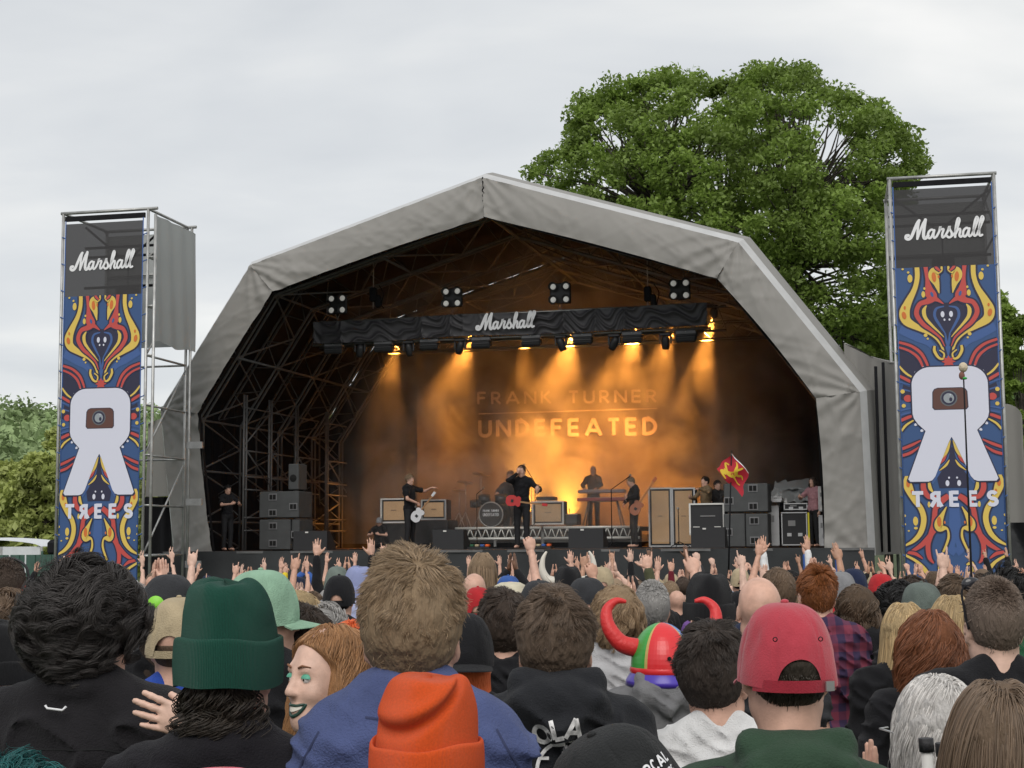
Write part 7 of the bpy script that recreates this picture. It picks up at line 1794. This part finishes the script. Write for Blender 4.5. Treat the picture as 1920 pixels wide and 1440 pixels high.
for dirn, sc_, c0, c1 in (('X', 4.2, (.035, .012, .05, 1), (.20, .03, .06, 1)), ('Z', 4.2, (.03, .025, .07, 1), (.17, .03, .055, 1))):
    wv_ = nt.nodes.new('ShaderNodeTexWave'); wv_.bands_direction = dirn; wv_.inputs['Scale'].default_value = sc_; wv_.inputs['Distortion'].default_value = .6; wv_.inputs['Detail'].default_value = 1; nt.links.new(tcp.outputs['Object'], wv_.inputs['Vector'])
    rp_ = nt.nodes.new('ShaderNodeValToRGB'); rp_.color_ramp.elements[0].position = .45; rp_.color_ramp.elements[1].position = .55; rp_.color_ramp.elements[0].color = c0; rp_.color_ramp.elements[1].color = c1; nt.links.new(wv_.outputs['Fac'], rp_.inputs[0])
    if prev is None: prev = rp_.outputs[0]
    else:
        mxp = nt.nodes.new('ShaderNodeMix'); mxp.data_type = 'RGBA'; mxp.inputs['Factor'].default_value = .5; nt.links.new(prev, mxp.inputs['A']); nt.links.new(rp_.outputs[0], mxp.inputs['B']); nt.links.new(mxp.outputs['Result'], b.inputs['Base Color'])
pt_.data.materials[0] = plm
pm_(1422, 1082, 5.9, ('bald', 'grey'), ('tee', 'charcoal'), 'bald man directly behind the red cap')
pm_(1328, 1075, 6.3, ('short', 'dark brown'), ('tee', 'black'), 'broad man in black knitted beanie with bare nape above the dark haired man', hat='beanie', hatcol='black', wide=1.15)
pm_(1222, 1088, 7.2, ('crop', 'grey'), ('jacket', 'charcoal'), 'balding grey man in dark jacket right of the wavy hair')
pm_(1178, 1119, 10.5, ('short', 'brown'), ('shirt', 'olive'), 'person making the thumb and little finger sign high above the wavy hair', pose=('down', 'shaka'))
pm_(1236, 1135, 8.0, ('short', 'black'), ('tee', 'black'), 'person punching a bare arm up right of the shaka hand', pose=('down', 'point'))
pm_(1458, 1063, 7.9, ('thick', 'brown'), ('tee', 'navy'), 'brown haired person right of the bald man, above the red cap')
pm_(1605, 1090, 7.4, ('shaggy', 'brown'), ('hoodie', 'black'), 'long straight haired person in black coat with grey hood beside the plaid shirt')
pm_(1727, 1094, 6.8, ('short', 'brown'), ('tee', 'black'), 'person in grey green cap above the auburn hair', hat='cap', hatcol=(.12, .145, .13))
pm_(1682, 1088, 7.6, ('curly', 'black'), ('tee', 'black'), 'person with black curls in a black shirt left of the grey green cap')
pm_(1783, 1112, 6.0, ('long', 'blond'), ('tee', 'black'), 'blond long haired woman right of the auburn hair')
pm_(1694, 1126, 5.9, ('long', 'blond'), ('shirt', 'black'), 'blond long haired woman left of the auburn hair')
pm_(1787, 1076, 8.2, ('short', 'brown'), ('tee', 'black'), 'man with a bald patch left of the sunglasses')
pm_(1893, 1068, 6.6, ('curly', 'black'), ('shirt', 'green'), 'person with black curls in a bright green shirt at the right edge')
pm_(1576, 1073, 9.6, ('short', 'brown'), ('hoodie', 'red'), 'person in grey cap with red hood right of the ginger man', hat='cap', hatcol='grey')
pm_(1600, 1067, 11.0, ('short', 'brown'), ('tee', 'navy'), 'person in dark navy cap behind the grey cap and red hood', hat='cap', hatcol='navy')
pm_(1652, 1077, 10.5, ('short', 'brown'), ('tee', 'white'), 'person in red cap behind the black curls at the right', hat='cap', hatcol='red')
pm_(896, 1102, 9.0, ('short', 'brown'), ('tee', 'grey'), 'person in red and white cap left of the white line top', hat='cap', hatcol='red')
pm_(889, 1075, 10.5, ('bald', 'grey'), ('tee', 'tan'), 'bald person directly behind the red and white cap')
pm_(957, 1086, 8.0, ('short', 'brown'), ('tee', 'cream'), 'person in pale camouflage sun hat above the white line top', hat='sunhat', hatcol='cream')
pm_(905, 1034, 12.0, ('long', 'light brown'), ('vest', 'black'), 'woman with long fair hair over a black top, raised above the rest')
HB = pm_(1065, 1062, 10.5, ('short', 'black'), ('tee', 'black'), 'person in black helmet with two white horns below the riser cabinet', hat='beanie', hatcol='black')
for s_ in (-1, 1):
    hn = horn_mesh([(s_ * .09, 0, .07), (s_ * .14, 0, .09), (s_ * .17, 0, .15), (s_ * .165, 0, .22), (s_ * .14, 0, .27)], .034); o = link('horn', hn, mat('ivory_horn', (.66, .62, .54), .45), HB); o.matrix_local = T1
pm_(1128, 1064, 12, ('short', 'brown'), ('tee', 'black'), 'person in beige cap right of the white horned helmet', hat='cap', hatcol='tan')
pm_(1010, 1090, 7.0, ('short', 'black'), ('tee', 'black'), 'person in black cap behind the printed hoodie', hat='cap', hatcol='charcoal')
pm_(1100, 1085, 6.6, ('short', 'black'), ('tee', 'black'), 'person in dark grey cap between printed hoodie and wavy hair', hat='cap', hatcol='charcoal')
pm_(870, 1152, 4.6, ('long', 'orange'), ('tee', 'black'), 'person in backwards black cap with bright orange hair right of the blue fleece', hat='cap_back', hatcol='black', hero=140, hairn=6000, hairr=.0012)
pm_(835, 1120, 6.2, ('longwavy', 'brown'), ('jacket', 'maroon'), 'brown haired person in dark maroon jacket behind the orange hair')
pm_(704, 1165, 5.0, ('bob', 'dark brown'), ('tee', 'black'), 'woman with glasses turned toward the camera between laughing woman and blue fleece', face=math.pi * .9)
pm_(572, 1132, 4.9, ('thick', 'dark brown'), ('tee', 'black'), 'dark haired head directly behind the laughing woman', hero=141, hairn=6000, hairr=.0012)
pm_(560, 1100, 7.0, ('shaggy', 'blond'), ('tee', 'black'), 'shaggy blond head right of the green beanie')
pm_(490, 1072, 4.7, ('nape', 'light brown'), ('tee', 'black'), 'person in washed pale green cap behind the green beanie', hat='cap', hatcol='pale green', hatyaw=0, hy=-1.1, hatted=-.01, hero=142, hairn=3000)
pm_(657, 1163, 6.0, ('short', 'orange'), ('tee', 'black'), 'person with short bright orange hair above the laughing woman')
pm_(604, 1130, 7.0, ('curly', 'grey'), ('tee', 'grey'), 'frizzy grey haired person above the laughing woman')
pm_(636, 1080, 9.0, ('short', 'black'), ('tee', 'black'), 'person in black cap in line with the dark gap on stage', hat='cap', hatcol='black')
pm_(632, 1063, 12, ('short', 'black'), ('tee', 'grey'), 'person in grey green cap behind the black cap', hat='cap', hatcol=(.14, .17, .15))
pm_(674, 1062, 10, ('long', 'blond'), ('hoodie', (.35, .38, .55)), 'person in pale violet hood and top left of the blue fleece man', hat='beanie', hatcol=(.32, .36, .6))
pm_(318, 1080, 5.0, ('long', 'dark brown'), ('tee', 'black'), 'long haired person in black cap with green badge between curls and green beanie', hat='cap_back', hatcol='charcoal', hero=143, hairn=5000, hairr=.0012)
q = MB(); q.lathe([(0, .002), (.026, .001), (.027, -.001)], 20, 0, (0, 0, 0), RX); CB = [o for o in bpy.data.objects if o.get('label', '').startswith('long haired person in black cap with green')][0]
o = q.build('green_badge', mat('lime_badge', (.25, .65, .05), .5), CB); o.matrix_local = T1 @ Matrix.Translation((-.01, -.13, .07))
pm_(336, 1123, 4.6, ('short', 'brown'), ('tee', (.03, .08, .4)), 'person in tan cap and sunglasses in blue top left of the green beanie', hat='cap', hatcol='tan', hero=144, hairn=2500)
pm_(283, 1110, 7.0, ('short', 'black'), ('tee', 'black'), 'person in black beanie right of the big curls', hat='beanie', hatcol='black')
pm_(48, 1172, 4.7, ('long', 'dark brown'), ('tee', 'black'), 'long dark haired woman at the far left', hero=145, hairn=8000, hairr=.0012)
pm_(-4, 1165, 4.4, ('short', 'dark brown'), ('tee', 'navy'), 'person in navy beanie cut by the left edge', hat='beanie', hatcol='black', yaw=-1.2)
pm_(14, 1048, 7.2, ('crop', 'dark brown'), ('jacket', (.05, .16, .40)), 'man in blue denim jacket with red ear defenders at the far left')
DF = bpy.data.objects[[o.name for o in bpy.data.objects if o.get('label', '').startswith('man in blue denim')][0]]
for s_ in (-1, 1): q = MB(); q.ball((s_ * .095, -.01, 0), (.028, .035, .042), 0, 12, 8); o = q.build('ear_cup', mat('ear_red', (.7, .06, .03), .35), DF); o.matrix_local = T1
q = MB(); q.tube(catmull([(-.1, -.01, .03), (-.085, -.01, .12), (0, -.01, .16), (.085, -.01, .12), (.1, -.01, .03)], 5), .006, n=6); o = q.build('headband', cabm, DF); o.matrix_local = T1
pm_(-6, 1102, 5.6, ('curly', 'brown'), ('tee', 'black'), 'curly brown haired person cut by the left edge')
pm_(72, 1090, 6.8, ('longwavy', 'light brown'), ('tee', 'black'), 'wavy light brown haired person left of the big curls')
pm_(95, 1140, 5.6, ('shaggy', 'brown'), ('shirt', 'charcoal'), 'brown haired person just behind the big curls on the left')
pm_(250, 1095, 6.6, ('short', 'grey'), ('tee', 'grey'), 'grey haired person just right of the big curls')

# ================================================================== the rest of the crowd
CR = 'people in the crowd before the stage'
COLS = [(110, 'left of the left tower'), (190, "left under the left tower"), (275, "right under the left tower"), (400, "below the stage's left leg"), (480, 'below the left wing scaffold'), (565, 'below the left bass stack'), (690, 'below the dark stage gap'),
        (790, 'below the left guitarist'), (860, 'below the small cabinet'), (950, 'below the drum kit'), (1010, 'below the singer'), (1085, 'below the riser cabinet'), (1175, 'below the keyboards'), (1225, 'below the bassist'), (1300, 'below the tall cabinets'),
        (1360, 'below the white edged case'), (1440, 'below the right bass stack'), (1540, 'below the flight cases'), (1640, "below the stage's right leg"), (1690, 'below the grey wing'), (1780, "left under the right tower"), (1880, "right under the right tower"), (9999, 'at the right edge')]
POSED = {('down', 'down'): 'arms down', ('clap_high', 'clap_high'): 'clapping overhead', ('up', 'up'): 'both arms up', ('down', 'horns'): 'right horn sign', ('horns', 'down'): 'left horn sign', ('down', 'fist'): 'right fist up', ('up_in', 'down'): 'left hand high',
         ('down', 'point'): 'pointing up', ('phone', 'phone'): 'hands before face', ('clap_chest', 'clap_chest'): 'clapping low', ('horns', 'up'): 'arms raised unevenly'}
rr = random.Random(99); used = set(o.get('label') for o in bpy.data.objects if o.get('label'))
placed = [(o.location.x, o.location.y) for o in bpy.data.objects if o.get('category') == 'person' and o.location.y < 27]
cnt = 0; rows = [8.3, 9.2, 10.1, 11.0, 11.9, 12.8, 13.7, 14.6, 15.5, 16.4, 17.3, 18.3, 19.3, 20.3, 21.4, 22.5, 23.6, 24.8]
HAIRW = [('short', 8), ('thick', 7), ('crop', 3), ('shaggy', 4), ('curly', 3), ('long', 5), ('longwavy', 4), ('bob', 2), ('bald', 2), ('pony', 1)]
HCOL = [('dark brown', 8), ('brown', 8), ('black', 5), ('light brown', 4), ('blond', 3), ('grey', 2), ('ginger', 1), ('auburn', 1), ('orange', .5), ('purple', .3), ('pink', .3)]
TOPC = [('black', 14), ('charcoal', 5), ('navy', 3), ('grey', 3), ('white', 1.5), ('red', 1), ('blue', 1.2), ('olive', 1), ('green', .8), ('maroon', .8), ('yellow', .5), ('light blue', .6), ('tan', .6), ('purple', .4)]
def pick(t): 
    x = rr.uniform(0, sum(w_ for _, w_ in t))
    for k, w_ in t:
        x -= w_
        if x <= 0: return k
    return t[-1][0]
for ri, D in enumerate(rows):
    half = D * (960 / FPX) + .25; n_ = int(2 * half / (.80 if D > 12 else .85)); 
    for i in range(n_ + 1):
        if cnt >= 238: break
        x = -half + (2 * half) * (i + .5 * (ri % 2)) / n_ + rr.uniform(-.16, .16); y = D + rr.uniform(-.25, .25)
        if any(abs(x - a_) < .42 and abs(y - b_) < .5 for a_, b_ in placed): continue
        tall = rr.gauss(1.70, .075); p = Vector((x, y, ground_z(y) + tall)); rel_ = p - CAM; dz = rel_.dot(_f); u = 960 + rel_.dot(_r) / dz * FPX; v = 720 - rel_.dot(_u) / dz * FPX
        for att in range(12):
            hs = pick(HAIRW); hc = pick(HCOL); hat = pick([(None, 12), ('cap', 3.4), ('cap_back', .8), ('beanie', 1.2), ('sunhat', .9)]); hcl = pick([('black', 5), ('grey', 2), ('tan', 2), ('red', 1), ('navy', 2), ('green', 1), ('blue', .7), ('white', .8), ('orange', .4), ('yellow', .3), ('pink', .4)])
            tp = (pick([('tee', 6), ('hoodie', 1.6), ('shirt', 2)]), pick(TOPC)); far = D > 13
            po = pick([(('down', 'down'), 15 if far else 17), (('clap_high', 'clap_high'), 6 if far else 1.2), (('up', 'up'), 1.3 if far else .2), (('down', 'horns'), 1.6), (('horns', 'down'), 1.2), (('down', 'fist'), .9), (('up_in', 'down'), 1.4 if far else .5), (('down', 'point'), .9), (('phone', 'phone'), .8), (('horns', 'up'), .6)])
            col = [t for lim, t in COLS if u < lim][0]
            hd = {'sunhat': f'{hcl} sun hat', 'cap': f'{hcl} cap', 'cap_back': f'backwards {hcl} cap', 'beanie': f'{hcl} beanie'}.get(hat) or ('bald head' if hs == 'bald' else {'short': 'short', 'thick': 'thick', 'crop': 'cropped', 'shaggy': 'shaggy', 'curly': 'curly', 'long': 'long', 'longwavy': 'long wavy', 'bob': 'bobbed', 'pony': 'tied back'}[hs] + f' {hc} hair')
            row = 'near' if D < 11 else ('mid-crowd' if D < 15 else ('far back' if D < 20 else 'front rows'))
            lb = f"{hd}, {tp[1]} {dict(tee='t-shirt').get(tp[0], tp[0])}, {POSED[po]}, {col}, {row}"
            if lb not in used and len(lb.split()) <= 16: break
        used.add(lb)
        person_at(u, v, y, (hs, hc), hat, hcl, tp, legs=rr.choice(['navy', 'black', 'blue', 'charcoal']), pose=po, yaw=rr.gauss(0, .22), skin=rr.choice([0, 0, 1, 1, 2, 2, 3, 0, 1, 4]), label=lb, group=CR)
        placed.append((x, y)); cnt += 1
# the rest, too many to single out, as one packed mass between the others
VV, FF, CC = [], [], []; off = 0
low = []
for pl_, pr_, gm in (('down', 'down', 'tee'), ('clap_high', 'clap_high', 'tee'), ('down', 'up_in', 'tee'), ('up', 'down', 'hoodie'), ('down', 'down', 'hoodie')):
    r = person_meshes(pl_, pr_, gm, .042, .014); cp = cap_mesh_data(.014, 'short', .022); n_ = len(cp.vertices); cv = np.zeros(n_ * 3, np.float32); cp.vertices.foreach_get('co', cv); cv = cv.reshape(-1, 3)
    Tm_ = np.array(r['T'], np.float32); cv = cv @ Tm_[:3, :3].T + Tm_[:3, 3]; cf = np.zeros(len(cp.polygons) * 4, np.int32); cp.polygons.foreach_get('vertices', cf); low.append([(r['body'], 0), (r['top'], 1), (r['trousers'], 2), ((cv, cf.reshape(-1, 4)), 3)])
for D in np.arange(13.2, 25.4, .95):
    half = D * (960 / FPX) + .3; n_ = int(2 * half / .66)
    for i in range(n_):
        x = -half + 2 * half * (i + .5) / n_ + rr.uniform(-.15, .15); y = D + rr.uniform(-.2, .2)
        if any(abs(x - a_) < .36 and abs(y - b_) < .36 for a_, b_ in placed): continue
        placed.append((x, y)); sc = rr.gauss(1.66, .07) / 1.731; an = math.atan2(-(SW(0, 1, 0).x - x), SW(0, 1, 0).y - y) + rr.gauss(0, .3); c_, s__ = math.cos(an), math.sin(an); Rz = np.array([[c_, -s__, 0], [s__, c_, 0], [0, 0, 1]], np.float32)
        cols = [SKIN[rr.choice([0, 0, 1, 2, 3])], CN[pick(TOPC)], CN['navy'], HN[pick(HCOL)]] 
        for (v_, f_), ci_ in low[rr.choice([0, 0, 0, 0, 1, 2, 4, 4])]:
            VV.append((v_ * sc) @ Rz.T + np.array([x, y, ground_z(y)], np.float32)); FF.append(f_ + off); off += len(v_); CC.append(np.tile(np.array([*cols[ci_], 1], np.float32), (len(v_), 1)))
me = np_mesh('crowd', np.concatenate(VV), np.concatenate(FF)); at = me.color_attributes.new('Col', 'FLOAT_COLOR', 'POINT'); at.data.foreach_set('color', np.concatenate(CC).ravel())
cm = mat('packed_crowd', (.5, .5, .5), .8, bump=.5, bscale=30); an_ = cm.node_tree.nodes.new('ShaderNodeVertexColor'); an_.layer_name = 'Col'; cm.node_tree.links.new(an_.outputs[0], cm.node_tree.nodes['Principled BSDF'].inputs['Base Color'])
tag(link('crowd', me, cm), 'dense mass of far spectators packed between the others up to the stage skirt', 'crowd', kind='stuff')
print('stuff tris', sum(len(f) for f in FF) * 2, 'crowd', cnt, 'templates', len(TEMPL))
